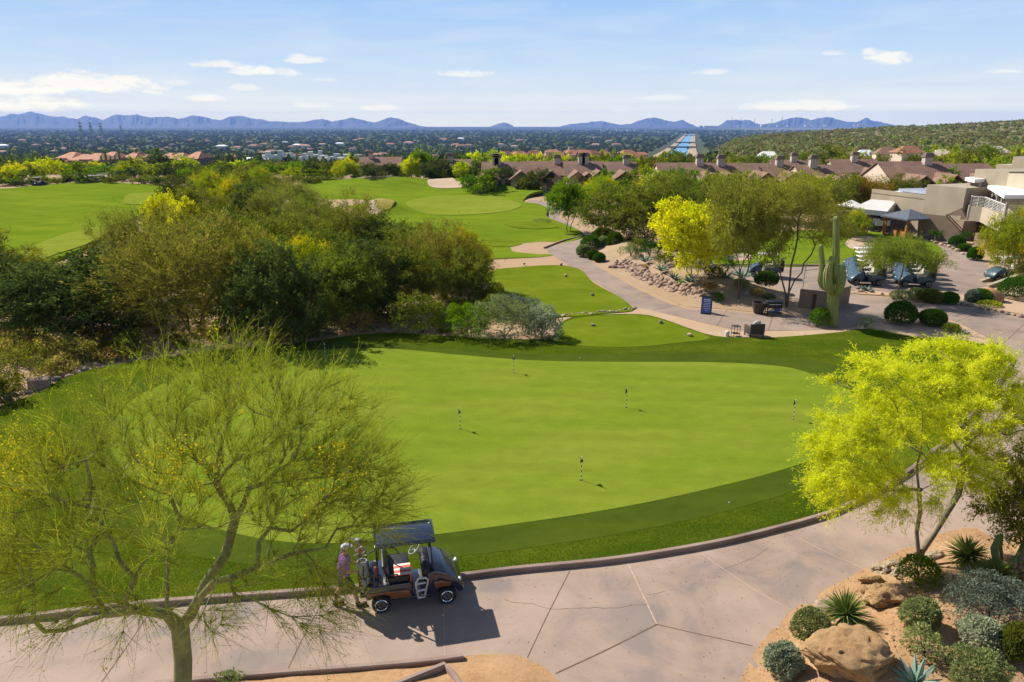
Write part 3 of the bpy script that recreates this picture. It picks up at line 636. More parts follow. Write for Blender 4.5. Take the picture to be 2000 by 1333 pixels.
def sample_blobs(blobs, n, rng, shell=.55):
    B = np.array(blobs, float); vol = B[:, 3] * B[:, 4] * B[:, 5]; k = rng.choice(len(B), n, p=vol**.7 / (vol**.7).sum())
    d = rng.normal(size=(n, 3)); d /= np.linalg.norm(d, axis=1)[:, None]; r = rng.uniform(0, 1, n) ** (shell * .55)
    return B[k, :3] + d * r[:, None] * B[k, 3:6]
def grow(targets, stems, rng, step=.4, r0=.008, e=2.35, wander=.1, up=.0, pathw=.30):
    """branches that reach for the targets. stems: list of polylines from the ground."""
    pos, par, dep, dr = [], [], [], []
    for st in stems:
        st = np.asarray(st, float); prev = -1; d = 0
        for i, p in enumerate(st):
            if i == 0 and pos:
                q_ = np.linalg.norm(np.array(pos) - p, axis=1); k_ = int(np.argmin(q_))
                if q_[k_] < 1e-3: prev = k_; d = dep[k_]; continue
            if i: d += np.linalg.norm(p - st[i-1])
            pos.append(p); par.append(prev); dep.append(d); v = (p - st[i-1]) if i else (st[1] - st[0]); dr.append(v / (np.linalg.norm(v) + 1e-9)); prev = len(pos) - 1
    n_st = len(pos); ends = []
    cen = np.mean([s[-1] for s in stems], axis=0)
    order = np.argsort(np.linalg.norm(targets - cen, axis=1) + rng.normal(0, .3, len(targets)))
    low = min(p[2] for p in pos)
    minz = max(s[-1][2] for s in map(np.asarray, stems)) * .55
    n_keep = n_st
    for t in targets[order]:
        A = np.array(pos); D = np.array(dep); v = t - A; dist = np.linalg.norm(v, axis=1)
        cosang = (v * np.array(dr)).sum(1) / (dist + 1e-6)
        cost = dist * (1.25 - .35 * cosang) + pathw * D; cost[A[:, 2] < minz] += 3
        i = int(np.argmin(cost)); L_ = dist[i]; k = max(1, int(L_ / step)); a, b = A[i], t
        m = a + dr[i] * L_ * .38 + np.array([0, 0, up * L_])
        prev = i; dd = dep[i]
        for j in range(1, k + 1):
            s = j / k; p = (1-s)**2 * a + 2*s*(1-s) * m + s*s * b
            if j < k: p = p + rng.normal(0, wander * step, 3)
            w = p - pos[prev]; l = np.linalg.norm(w) + 1e-9
            pos.append(p); par.append(prev); dd += l; dep.append(dd); dr.append(w / l); prev = len(pos) - 1
        ends.append(prev)
    N = len(pos); acc = np.zeros(N); child = [[] for _ in range(N)]
    for i in range(N - 1, -1, -1):
        if not child[i]: acc[i] = r0 ** e
        if par[i] >= 0: acc[par[i]] += acc[i]; child[par[i]].append(i)
    rad = acc ** (1 / e)
    return np.array(pos), np.array(par), rad, child, ends, np.array(dr)
def branches(mb, g, mi=0, minr=0, scale=1.0, flare=1.25, taper_base=True):
    pos, par, rad, child, ends, dr = g; rad = rad * scale
    starts = [i for i in range(len(pos)) if par[i] < 0]
    stack = [(s, -1) for s in starts]
    while stack:
        s, p = stack.pop(); ch = [pos[p]] if p >= 0 else []; rr = [min(rad[p], rad[s] * 1.15)] if p >= 0 else []; i = s
        while True:
            ch.append(pos[i]); rr.append(rad[i]); c = child[i]
            if not c: break
            c = sorted(c, key=lambda q: -rad[q])
            for q in c[1:]: stack.append((q, i))
            i = c[0]
        if max(rr) < minr or len(ch) < 2: continue
        if p < 0 and len(rr) > 1: rr[0] *= flare
        if len(ch) > 2: rr[-1] *= .6
        R_ = max(rr); mb.tube(ch, rr, 9 if R_ > .06 else (5 if R_ > .02 else 3), mi, cap=False)
def ribbons(p0, d, length, width, rng, droop=0, curl=.25, segs=3):
    """thin twigs: returns verts, faces (quads), and the points along them"""
    N = len(p0); d = d / (np.linalg.norm(d, axis=1)[:, None] + 1e-9)
    side = np.cross(d, rng.normal(size=(N, 3))); side /= np.linalg.norm(side, axis=1)[:, None] + 1e-9
    bend = rng.normal(0, curl, (N, 3)) + np.array([0, 0, -droop])
    Lr = np.asarray(length)[:, None] if not np.isscalar(length) else length
    rows, mids = [], []
    for k in range(segs + 1):
        s = k / segs; c = p0 + (d * s + bend * s * s) * Lr; mids.append(c)
        w = width * (1 - .8 * s); rows += [c - side * w / 2, c + side * w / 2]
    V = np.stack(rows, 1).reshape(-1, 3); b = np.arange(N)[:, None] * (2 * (segs + 1)); F = []
    for k in range(segs): F.append(b + np.array([2*k, 2*k+1, 2*k+3, 2*k+2]))
    return V, np.concatenate(F), np.stack(mids, 1)
def leaves(pts, size, aspect, rng, D=None, bias=0, vary=.5):
    N = len(pts); a = rng.normal(size=(N, 3)); 
    if D is not None: a = a / np.linalg.norm(a, axis=1)[:, None] + D * bias
    a /= np.linalg.norm(a, axis=1)[:, None] + 1e-9
    b = np.cross(a, rng.normal(size=(N, 3))); b /= np.linalg.norm(b, axis=1)[:, None] + 1e-9
    l = (size * rng.uniform(1 - vary, 1 + vary, N))[:, None]; w = l * aspect
    V = np.stack([pts, pts + a*l*.5 - b*w*.5, pts + a*l, pts + a*l*.5 + b*w*.5], 1).reshape(-1, 3)
    return V, np.arange(N * 4).reshape(N, 4)
def along(mids, n, rng, lo=.15, jit=.0):
    N, K, _ = mids.shape; i = rng.integers(0, N, n); s = rng.uniform(lo, 1, n) * (K - 1); k = np.minimum(s.astype(int), K - 2); f = (s - k)[:, None]
    p = mids[i, k] * (1 - f) + mids[i, k + 1] * f
    return (p + rng.normal(0, jit, (n, 3)) if jit else p), mids[i, -1] - mids[i, 0], i
def crown_blobs(h, w, rng, n=7, base=.32, flat=1.0):
    """an uneven crown of lobes inside height h, width w, standing on the origin"""
    out = []; zc = h * (base + 1) / 2; rz = h * (1 - base) / 2
    for i in range(n):
        a = 2 * math.pi * (i + rng.uniform(-.3, .3)) / n; r = w * .5 * rng.uniform(.30, .66); zz = zc + rz * rng.uniform(-.5, .42)
        s = rng.uniform(.34, .52)
        out.append((r * math.cos(a), r * math.sin(a), zz, w * .5 * s * 1.1, w * .5 * s * 1.1, rz * s * 1.25 * flat))
    out.append((rng.normal(0, .05) * w, rng.normal(0, .05) * w, zc + rz * .35, w * .26, w * .26, rz * .62)); return out
def stems_for(h, w, rng, n=3, fork=.28, lean=.5):
    st = []
    for i in range(n):
        a = 2 * math.pi * i / n + rng.uniform(-.5, .5); L_ = h * fork * rng.uniform(.8, 1.25); k = 4; o = np.array([math.cos(a), math.sin(a), 0])
        st.append([o * .05 * (n > 1) + o * lean * L_ * (j / k) ** 1.2 + np.array([0, 0, -.15 + (L_ + .15) * j / k]) + (rng.normal(0, .04 * L_, 3) if 0 < j < k else 0) for j in range(k + 1)])
    return st
def make_tree(h, w, seed, leafm, n_tips=170, n_leaf=9000, lsize=.16, aspect=.4, twigm=None, n_twig=6, tlen=.7, droop=.15, upw=.4, n_stem=3, base=.30, bark='bark_brown', bscale=1.0, flat=1.0, lobes=7, fork=.28, lean=.5, spread=.16, blossom=0, shell=.55, up=.0, tw=.014):
    rng = np.random.default_rng(seed); bl = crown_blobs(h * .93, w * .9, rng, lobes, base, flat)
    T = sample_blobs(bl, n_tips, rng, shell); g = grow(T, stems_for(h, w, rng, n_stem, fork, lean), rng, step=max(.3, h * .06), up=up)
    tr = MB(); branches(tr, g, 0, minr=.0, scale=bscale)
    pos, ends, dr = g[0], g[4], g[5]; E = pos[ends]; Dn = dr[ends]; c = np.array([0, 0, h * .45])
    out = E - c; out /= np.linalg.norm(out, axis=1)[:, None]
    i = np.repeat(np.arange(len(E)), n_twig); d = Dn[i] * .5 + out[i] * .6 + np.array([0, 0, upw]) + rng.normal(0, .55, (len(i), 3))
    p0 = E[i] + rng.normal(0, spread * .5, (len(i), 3)); V, F, mids = ribbons(p0, d, tlen * rng.uniform(.5, 1.3, len(i)), tw, rng, droop)
    cr = MB(); cr.add(V, F, 1 if twigm else 0)
    lp, ld, _ = along(mids, n_leaf, rng, .05, spread * .45); ld = ld / (np.linalg.norm(ld, axis=1)[:, None] + 1e-9)
    V, F = leaves(lp, lsize, aspect, rng, ld, .7); 
    if blossom:
        nz = np.sin(lp[:, 0] * 1.9 + seed) + np.sin(lp[:, 1] * 1.7 + 2 * seed) + np.sin(lp[:, 2] * 2.3 + seed) + rng.normal(0, .5, len(lp))
        k = nz > np.quantile(nz, 1 - blossom); F4 = F
        cr.add(V, F4[~k], 0); cr.add(V, F4[k], 2)
    else: cr.add(V, F, 0)
    mats = [MATS[leafm], MATS[twigm or leafm], MATS['blossom']]
    return tr.mesh('trunk', MATS[bark], 50), cr.mesh('crown', mats), h, w
PROTO = {}
def proto(key, *a, **k): PROTO.setdefault(key, []).append(make_tree(*a, **k))
for s in (1, 2): proto('olive', 6.5, 7.0, s, 'leaf_olive', n_tips=280, n_leaf=22000, lsize=.18, aspect=.34, twigm='twig_green', n_twig=7, tlen=.75, base=.04, lobes=9)
for s in (3, 4): proto('dark', 6.0, 6.5, s, 'leaf_dark', n_tips=280, n_leaf=23000, lsize=.18, aspect=.4, n_twig=6, tlen=.65, base=.0, lobes=9)
for s in (5, 6): proto('brown', 7.0, 7.0, s, 'leaf_brown', n_tips=300, n_leaf=18000, lsize=.15, aspect=.34, twigm='twig_green', n_twig=15, tlen=1.0, base=.05, upw=.7, tw=.018, lobes=9)
for s in (7, 8): proto('lime', 6.5, 7.0, s, 'leaf_yellowgreen', n_tips=260, n_leaf=24000, lsize=.19, aspect=.32, twigm='twig_gold', n_twig=11, tlen=.9, bark='bark_green', base=.20, blossom=.10, lobes=9)
for s in (9, 10): proto('yellow', 5.5, 5.8, s, 'leaf_yellow', n_tips=240, n_leaf=19000, lsize=.18, aspect=.5, twigm='twig_gold', n_twig=6, tlen=.6, bark='bark_green', base=.12, lobes=9)
proto('bright', 6.0, 6.5, 11, 'leaf_bright', n_tips=280, n_leaf=22000, lsize=.18, aspect=.4, n_twig=6, tlen=.6, base=.28, n_stem=2, lobes=8, fork=.33)
for s in (12, 13): proto('round', 4.6, 5.4, s, 'leaf_dark', n_tips=150, n_leaf=9000, lsize=.17, aspect=.42, n_twig=5, tlen=.5, base=.24, n_stem=2)
proto('orange', 6.0, 6.5, 14, 'leaf_orange', n_tips=190, n_leaf=10000, lsize=.16, aspect=.36, twigm='twig_green', n_twig=8, tlen=.8, base=.15)
proto('feather', 6.5, 7.0, 18, 'leaf_feather', n_tips=260, n_leaf=22000, lsize=.17, aspect=.3, twigm='twig_green', n_twig=13, tlen=1.0, bark='bark_brown', base=.22, lobes=9, upw=.6, n_stem=2)
proto('umbrella', 4.6, 7.0, 15, 'leaf_feather', n_tips=260, n_leaf=22000, lsize=.14, aspect=.32, twigm='twig_gold', n_twig=12, tlen=.75, bark='bark_brown', base=.50, n_stem=1, fork=.42, lean=.35, flat=.8, lobes=9, droop=.35, upw=.1)
# far trees: fewer, bigger leaves
for k_, lm in (('far_olive', 'leaf_olive'), ('far_dark', 'leaf_dark'), ('far_lime', 'leaf_yellowgreen'), ('far_bright', 'leaf_bright'), ('far_yellow', 'leaf_yellow')):
    for s in (21, 22): proto(k_, 6, 7.5, s + len(k_), lm, n_tips=70, n_leaf=3000, lsize=.34, aspect=.5, n_twig=4, tlen=.8, base=.08, tw=.03)
TREES = []
def tree(kind, loc, h, w=None, label='', group=None, rz=None, var=None, name=None, cat='tree', bare=False):
    rng = random.Random(len(TREES) * 7 + 3); ps = PROTO[kind]; tr, cr, ph, pw = ps[(var if var is not None else len(TREES)) % len(ps)]
    sz = h / ph; sw = (w / pw) if w else sz
    nm = name or {'olive': 'mesquite_tree', 'dark': 'ironwood_tree', 'brown': 'mesquite_tree', 'lime': 'palo_verde_tree', 'yellow': 'palo_verde_tree', 'orange': 'mesquite_tree', 'umbrella': 'palo_verde_tree', 'feather': 'palo_verde_tree'}.get(kind, 'tree')
    z = float(terrain(loc[0], loc[1])) if len(loc) < 3 else loc[2]
    t = thing(nm, label, cat, (loc[0], loc[1], z), rng.uniform(0, 6.28) if rz is None else rz, group, (sw, sw, sz))
    for n_, me in (('trunk', tr), ('crown', cr)):
        o = bpy.data.objects.new(n_, me); COL.objects.link(o); o.parent = t
    TREES.append(t); return t
def at(x, Y, z=0): p = W(x, 300, Y); return (p[0], Y)
def hgt(y, Y): return W(1000, y, Y)[2]

# ---------------------------------------------------------------- the dense wood beside the green
WOOD = 'trees of the wood between the two fairways'
def wood(kind, x, Y, ytop, wpx, label=None, **k):
    h = hgt(ytop, Y); w = wpx / FPX * (Y * CP + (H - h * .5) * SP)
    return tree(kind, at(x, Y), h, w, label or {'olive': 'olive green mesquite crowded among others in the wood between the two fairways', 'dark': 'dark grey-green bushy tree crowded among others in the wood between the fairways',
        'brown': 'brownish twiggy mesquite crowded among others in the wood between the fairways', 'lime': 'yellow-green palo verde poking out of the wood between the two fairways', 'yellow': 'yellow blossoming palo verde within the wood between the two fairways'}[kind], WOOD, **k)
wood('dark', 85, 37, 482, 300, 'dark grey-green bushy tree at the left end of the wood, behind the straw-coloured shrubs')
wood('dark', -90, 39, 470, 280); wood('dark', 175, 41, 470, 190)
wood('brown', 325, 37.5, 395, 310, 'tall golden-brown twiggy mesquite at the front of the wood above the green collar')
wood('dark', 505, 36.5, 455, 230, 'dark bluish tree with a deep shaded base at the front of the wood')
wood('olive', 440, 40, 430, 200); wood('olive', 640, 39, 470, 190); wood('dark', 700, 41.5, 465, 210); wood('olive', 775, 42, 455, 190, 'olive mesquite leaning over the stony edge behind the green, beside the shrubs')
wood('brown', 860, 46, 425, 190, 'rusty brown mesquite at the right end of the wood, next to the tee'); wood('lime', 900, 48, 440, 120, 'yellow-green palo verde at the right end of the wood, beside the gravel strip'); wood('olive', 905, 44, 480, 120)
wood('brown', 235, 46, 395, 170); wood('olive', 600, 46, 440, 190); wood('lime', 570, 43, 455, 120); wood('olive', 420, 50, 395, 170); wood('olive', 510, 52, 400, 170)
wood('olive', 800, 52, 425, 180); wood('dark', 740, 55, 415, 150); wood('brown', 690, 58, 365, 150, 'tall rounded brown mesquite beside the dry grass mound at the fairway'); wood('olive', 640, 55, 400, 140); wood('brown', 560, 60, 395, 150)
wood('yellow', 292, 66, 375, 70, 'rounded yellow blossoming palo verde at the corner of the left fairway', var=0); wood('yellow', 345, 64, 383, 75, 'wide yellow blossoming palo verde in the middle of the wood', var=1)
wood('olive', 410, 66, 368, 120); wood('dark', 470, 72, 352, 110); wood('brown', 520, 70, 362, 120); wood('olive', 600, 75, 372, 120); wood('olive', 365, 80, 350, 100); wood('lime', 440, 84, 343, 90)
wood('brown', 575, 92, 348, 110); wood('olive', 500, 95, 338, 100); wood('dark', 335, 92, 338, 90); wood('lime', 400, 100, 330, 80); wood('olive', 540, 105, 335, 80); wood('olive', 460, 110, 325, 80); wood('dark', 425, 118, 320, 60); wood('lime', 500, 120, 325, 70); wood('olive', 385, 125, 322, 70)
wood('olive', -40, 47, 470, 200); wood('brown', -200, 45, 430, 260); wood('olive', 310, 55, 405, 140); wood('lime', 470, 44, 440, 110)

# ---------------------------------------------------------------- trees on the right
def px_tree(kind, x, yb, ytop, wpx, label, group=None, zb=0, **k):
    p = P(x, yb, zb); h = hgt(ytop, p[1]) - zb; w = wpx / FPX * (p[1] * CP + (H - h * .5) * SP)
    return tree(kind, (p[0], p[1], zb), h, w, label, group, **k)
px_tree('bright', 1110, 455, 344, 105, 'bright green tree with a forked dark trunk where the cart lane bends')
px_tree('olive', 1195, 470, 345, 165, 'broad olive mesquite behind the clipped dark bushes, right of the bright green tree', var=0)
px_tree('olive', 1265, 485, 330, 170, 'wide grey-green mesquite shading the lawn behind the yellow palo verde', var=1)
px_tree('olive', 1330, 478, 345, 140, 'olive mesquite standing behind the tall palo verdes')
px_tree('yellow', 1352, 548, 385, 165, 'bright yellow blossoming palo verde above the stone retaining wall', zb=.7, var=0)
px_tree('feather', 1442, 583, 328, 170, 'tall feathery palo verde with a single leaning trunk behind the grey boulder', zb=.4, var=1)
px_tree('feather', 1300, 440, 330, 110, 'feathery green palo verde in front of the gabled townhouses')
px_tree('umbrella', 1754, 583, 456, 150, 'flat-topped palo verde on a leaning trunk in front of the parked golf carts', zb=.05)
px_tree('lime', 1968, 566, 398, 120, 'leafy palo verde in front of the clubhouse terrace at the ramp wall', zb=.05, var=0)
px_tree('lime', 2060, 575, 405, 150, 'leafy palo verde beyond the ramp wall by the terrace', zb=.05, var=1)
px_tree('orange', 1690, 425, 335, 90, 'orange-brown mesquite behind the white shade umbrella')
px_tree('olive', 1760, 415, 335, 120, 'olive mesquite behind the long stucco clubhouse wall', var=0)
px_tree('olive', 1640, 425, 335, 110, 'olive mesquite left of the orange-brown mesquite', var=1)
px_tree('feather', 1600, 455, 345, 110, 'feathery green palo verde beside the white shade umbrella')
px_tree('lime', 1665, 470, 405, 60, 'low yellow-green palo verde at the edge of the sand bunker by the red cart')

for x, Y, yt, w, k, lab in ((1400, 84, 338, 150, 'olive', 'wide olive mesquite behind the tall feathery palo verdes, before the brown roofs'), (1485, 88, 342, 130, 'olive', 'second olive mesquite behind the feathery palo verdes, before the brown roofs'), (1560, 84, 346, 120, 'lime', 'yellow-green palo verde before the hipped townhouse'), (1290, 92, 338, 120, 'lime', 'yellow-green palo verde in front of the pale arched gable'), (1700, 92, 343, 110, 'olive', 'olive mesquite right of the orange-brown mesquite'), (1180, 100, 342, 100, 'lime', 'yellow-green palo verde behind the broad mesquites by the lane bend')):
    h_ = hgt(yt, Y); tree(k, at(x, Y), h_, w / FPX * (Y * CP + 2), lab)
# multi-stemmed tree by the cactus: its own
def make_multistem():
    rng = np.random.default_rng(77); p = P(1536, 602); k = FPX / (p[1] * CP + 9 * .3 + 0); s = lambda x, y, dy: W(x, y, p[1] + dy) - p
    st = [[(0,0,-.1), s(1537, 580, 0), s(1530, 555, 0), s(1523, 530, .3), s(1508, 505, .4), s(1497, 488, .6), s(1485, 470, .8)],
          [(.02,0,-.1), s(1540, 575, 0), s(1543, 545, -.2), s(1545, 520, -.3), s(1553, 490, -.4), s(1558, 465, -.5)],
          [(.03,.02,-.1), s(1541, 572, 0), s(1552, 548, .1), s(1566, 533, .2), s(1570, 515, .2), s(1585, 497, .1), s(1592, 480, 0)],
          [(-.02,.02,-.1), s(1534, 575, .1), s(1526, 545, .9), s(1522, 520, 1.2), s(1521, 500, 1.4)]]
    bl = []
    for x, y, dy, rx, ry in [(1480,440,0,38,30),(1510,400,.5,45,35),(1545,370,0,45,30),(1580,385,-.5,45,35),(1610,425,0,40,30),(1555,420,1,50,35),(1500,450,1.5,35,22),(1600,460,-1,40,20),(1635,440,.5,28,22),(1540,395,-1.2,40,30)]:
        q = s(x, y, dy); bl.append((*q, rx / k, 1.4, ry / k))
    T = sample_blobs(bl, 330, rng, .6); g = grow(T, st, rng, step=.4, wander=.14, pathw=.2); tr = MB(); branches(tr, g, 0, scale=1.15)
    E = g[0][g[4]]; Dn = g[5][g[4]]; i = np.repeat(np.arange(len(E)), 16); d = Dn[i] + np.array([0, 0, .25]) + rng.normal(0, .6, (len(i), 3))
    V, F, mids = ribbons(E[i] + rng.normal(0, .1, (len(i), 3)), d, rng.uniform(.4, 1.1, len(i)), .016, rng, .25); cr = MB(); cr.add(V, F, 1)
    lp, ld, _ = along(mids, 15000, rng, .1, .08); V, F = leaves(lp, .13, .33, rng, ld, .6); nz = np.sin(lp[:, 0] * 1.3) + np.sin(lp[:, 2] * 1.6 + 1) + rng.normal(0, .4, len(lp)) ; kk = nz > 1.1
    cr.add(V, F[~kk], 0); cr.add(V, F[kk], 2)
    t = thing('palo_verde_tree', 'wide feathery palo verde with four bare curving trunks beside the saguaro', 'tree', tuple(p))
    tr.obj('trunk', MATS['bark_brown'], t, 50); cr.obj('crown', [MATS['leaf_feather'], MATS['twig_green'], MATS['leaf_yellowgreen']], t)
make_multistem()

# ---------------------------------------------------------------- the two big palo verdes near the camera
def make_left_tree():
    rng = np.random.default_rng(5); b = P(357, 1400); b[2] = 0; Yb = b[1]; s = lambda x, y, dy: W(x, y, Yb + dy) - b
    fk = s(352, 1225, .1)
    trunk = [(0,0,-.2), s(357, 1340, 0), s(358, 1290, .05), fk]
    limb = lambda *q: [fk] + [s(*a) for a in q]
    paths = [trunk + [s(*a) for a in [(330,1180,.2),(325,1120,.5),(330,1075,.8),(345,1030,1.0)]],
             [fk] + [s(*a) for a in [(375,1200,.1),(400,1140,.3),(440,1085,.5),(460,1020,.8),(455,985,1.0)]],
             [fk] + [s(*a) for a in [(325,1200,-.2),(270,1190,-.4),(210,1200,-.5),(130,1228,-.6),(85,1232,-.8)]],
             [fk] + [s(*a) for a in [(380,1180,0),(420,1135,-.1),(450,1130,-.2),(500,1105,-.1),(570,1080,.1),(640,1070,.3)]],
             [s(345,1030,1.0), s(300,1000,.7), s(262,1045,.4)], [s(345,1030,1.0), s(370,990,1.2), s(400,950,1.5)]]
    paths = [[tuple(np.asarray(p) + (rng.normal(0, .03, 3) if i > 3 else 0)) for i, p in enumerate(q)] for q in paths[:4]]
    bl = []
    for x, y, dy, rx, ry, rd in [(90,960,.3,130,120,1.7),(200,880,1.2,120,110,1.6),(330,830,1.8,120,110,1.6),(470,800,2.0,120,110,1.6),(590,830,1.8,110,110,1.5),(690,900,1.4,95,110,1.4),(710,1000,.8,80,80,1.2),
                             (560,960,.6,120,90,1.6),(400,960,.4,140,90,1.8),(240,1010,0,130,80,1.6),(80,1080,-.3,120,80,1.5),(230,1110,-.8,110,60,1.2),(560,1080,-.2,110,55,1.2),(20,1000,.6,90,110,1.2),(440,740,2.4,90,60,1.1),(640,1150,-.3,70,40,.8),(120,1190,-1.0,120,55,1.0),(20,1150,-.6,70,60,1.0),(260,1185,-1.2,80,45,.8),(470,1175,-.9,80,45,.8),(590,1190,-.7,70,40,.8),(420,1215,-1.2,60,35,.6)]:
        q = s(x, y, dy); k = (Yb + dy) * CP + (H - 4) * SP; bl.append((*q, rx / FPX * k, rd, ry / FPX * k))
    T = sample_blobs(bl, 760, rng, .9); g = grow(T, paths, rng, step=.28, r0=.0060, e=1.78, wander=.16, pathw=.16, up=.02); tr = MB(); branches(tr, g, 0, scale=1.0)
    pos, ends, dr = g[0], g[4], g[5]; E = pos[ends]; Dn = dr[ends]; c = np.array([0, 0, 3.0]); cr = MB(); fl = MB()
    # twigs leave every thin branch, long and wand-like, up in the top and hanging below
    thin = np.where((g[2] < .022) & (g[1] >= 0))[0]; i = np.concatenate([np.repeat(np.arange(len(E)), 8)]); j = rng.choice(thin, 8000)
    p0 = np.concatenate([E[i], pos[j]]); dd = np.concatenate([Dn[i], dr[j]]); out = p0 - c; hz = np.clip((p0[:, 2:3] - 3.3) / 2.0, -1.4, 1)
    out[:, 2] *= .3; out /= np.linalg.norm(out, axis=1)[:, None]
    d = dd * .7 + out * .35 + np.array([0, 0, 1.0]) * hz * .75 + rng.normal(0, .42, p0.shape); L_ = rng.uniform(.3, 1.05, len(p0)) * (1 + .6 * (hz[:, 0] < -.2))
    V, F, mids = ribbons(p0, d, L_, .0105, rng, .10, .18, 4); cr.add(V, F, 0)
    i2 = rng.integers(0, len(mids), 20000); s2 = rng.integers(1, 4, 20000); q0 = mids[i2, s2]; d2 = (mids[i2, -1] - mids[i2, 0]); d2 /= np.linalg.norm(d2, axis=1)[:, None] + 1e-9
    V, F, m2 = ribbons(q0, d2 * .8 + rng.normal(0, .4, d2.shape), rng.uniform(.12, .42, 20000), .0075, rng, .08, .15, 2); cr.add(V, F, 0)
    lp, ld, _ = along(m2, 22000, rng, .1, .012); V, F = leaves(lp, .034, .42, rng, ld, .8); cr.add(V, F, 1)
    lp, ld, _ = along(mids, 5000, rng, .3, .02); V, F = leaves(lp, .034, .42, rng, ld, .8); cr.add(V, F, 1)
    lp, ld, _ = along(m2, 60000, rng, .2, .03); wl = lp + b
    px = 1000 + FPX * wl[:, 0] / (wl[:, 1] * CP + (H - wl[:, 2]) * SP)
    nz = np.sin(lp[:, 0] * 2.2 + .5) + np.sin(lp[:, 1] * 2.0 + 1) + np.sin(lp[:, 2] * 2.6) + rng.normal(0, .55, len(lp)) + (lp[:, 0] < -2.6) * 1.2 - .8
    k = nz > 1.35; V, F = leaves(lp[k], .040, .7, rng, None, 0); fl.add(V, F)
    t = thing('palo_verde_tree', 'large sparse palo verde with bare curving limbs arching over the path beside the golf cart', 'tree', tuple(b))
    tr.obj('trunk', MATS['bark_green'], t, 60); cr.obj('crown', [MATS['twig_green'], MATS['leaf_yellowgreen']], t); fl.obj('blossom', MATS['blossom'], t)
make_left_tree()
def make_right_tree():
    rng = np.random.default_rng(8); b = P(1793, 1092, .35); Yb = b[1]; s = lambda x, y, dy: W(x, y, Yb + dy) - b
    st = [[(0,0,-.3), s(1793, 1075, 0), s(1790, 1040, 0), s(1797, 1000, 0), s(1795, 960, -.1), s(1792, 930, -.1)],
          [(.03,0,-.3), s(1800, 1078, 0), s(1822, 1045, .1), s(1850, 1000, .2), s(1872, 965, .3), s(1880, 920, .5), s(1885, 880, .8)],
          [(.03,.03,-.3), s(1797, 1078, .1), s(1815, 1045, .4), s(1835, 1005, .7), s(1832, 970, .9), s(1828, 930, 1.1)]]
    bl = []
    for x, y, dy, rx, ry, rd in [(1660,790,.8,55,55,1.0),(1650,880,.2,55,55,.9),(1640,955,-.2,45,40,.7),(1720,740,1.4,55,50,1.0),(1710,840,.4,60,60,1.1),(1725,950,-.3,60,50,.9),(1790,720,1.8,55,45,1.0),(1800,810,.8,65,60,1.2),
                             (1860,720,2.0,50,45,1.0),(1880,800,1.2,60,60,1.2),(1930,730,2.0,45,55,.9),(1960,810,1.4,50,60,1.1),(1960,900,.8,60,60,1.1),(1880,900,.4,60,45,1.0),(2040,800,1.2,70,80,1.3),(2040,920,.5,60,60,1.0),(1800,900,-.2,60,45,.9),(1620,920,.0,30,35,.5),(1935,690,2.2,25,25,.5),(1850,690,2.2,25,20,.5),(1790,975,-.5,60,25,.6)]:
        q = s(x, y, dy); k = (Yb + dy) * CP + (H - 4) * SP; bl.append((*q, rx / FPX * k, rd, ry / FPX * k))
    T = sample_blobs(bl, 390, rng, .7); g = grow(T, st, rng, step=.3, r0=.006, e=1.95, wander=.12, pathw=.18, up=.05); tr = MB(); branches(tr, g, 0, scale=1.1)
    pos, ends, dr = g[0], g[4], g[5]; E = pos[ends]; Dn = dr[ends]; cr = MB()
    out = E - np.array([0.4, 0, 2.2]); out /= np.linalg.norm(out, axis=1)[:, None]
    i = np.repeat(np.arange(len(E)), 28); d = Dn[i] * .4 + out[i] * .5 + np.array([0, 0, .2]) + rng.normal(0, .5, (len(i), 3)); V, F, mids = ribbons(E[i] + rng.normal(0, .05, (len(i), 3)), d, rng.uniform(.22, .62, len(i)), .008, rng, .45, .2, 4); cr.add(V, F, 1)
    # plumes: fine sprays of tiny leaflets along every twig
    lp, ld, _ = along(mids, 210000, rng, .05, .022); ld /= np.linalg.norm(ld, axis=1)[:, None] + 1e-9
    V, F = leaves(lp, .068, .22, rng, ld, 1.1); cr.add(V, F, 0)
    t = thing('palo_verde_tree', 'vivid yellow-green feathery palo verde on the planted bed at the right', 'tree', tuple(b))
    tr.obj('trunk', MATS['bark_pale'], t, 60); cr.obj('crown', [MATS['leaf_lime'], MATS['twig_gold']], t)
make_right_tree()
# ================================================================ near objects
mat('navy_paint', (.011, .015, .034), (.009, .012, .028), 2, .22, spec=.6, coat=.6)
mat('bronze_paint', (.17, .06, .022), (.13, .045, .017), 2, .3, spec=.5, coat=.5)
mat('black_plastic', (.018, .018, .02), (.012, .012, .013), 8, .5)
mat('black_vinyl', (.022, .022, .024), (.016, .016, .018), 12, .45, .2, 60)
mat('tyre_rubber', (.02, .02, .02), (.014, .014, .014), 20, .8, .4, 80)
mat('chrome', (.72, .73, .75), (.66, .67, .7), 4, .18, metal=1)
mat('grey_metal', (.35, .35, .36), (.28, .28, .29), 6, .4, metal=.6)
mat('brushed_steel', (.58, .57, .55), (.48, .47, .45), 8, .35, metal=.5)
mat('white_paint', (.72, .72, .70), (.64, .64, .62), 4, .4)
mat('lamp_glass', (.75, .78, .8), (.6, .63, .66), 9, .12, spec=.7)
mat('bag_grey', (.26, .29, .31), (.18, .20, .22), 9, .75)
mat('bag_black', (.03, .03, .035), (.02, .02, .022), 9, .7)
mat('bag_red', (.42, .10, .08), (.30, .07, .06), 9, .7)
mat('skin', (.50, .27, .18), (.42, .22, .15), 9, .55)
mat('shirt_purple', (.25, .06, .33), (.20, .05, .27), 5, .8, .3, 20)
mat('shorts_khaki', (.075, .07, .05), (.055, .05, .037), 7, .85)
mat('shoe_dark', (.03, .03, .035), (.02, .02, .02), 7, .6)
mat('cap_grey', (.52, .53, .55), (.42, .43, .45), 7, .7)
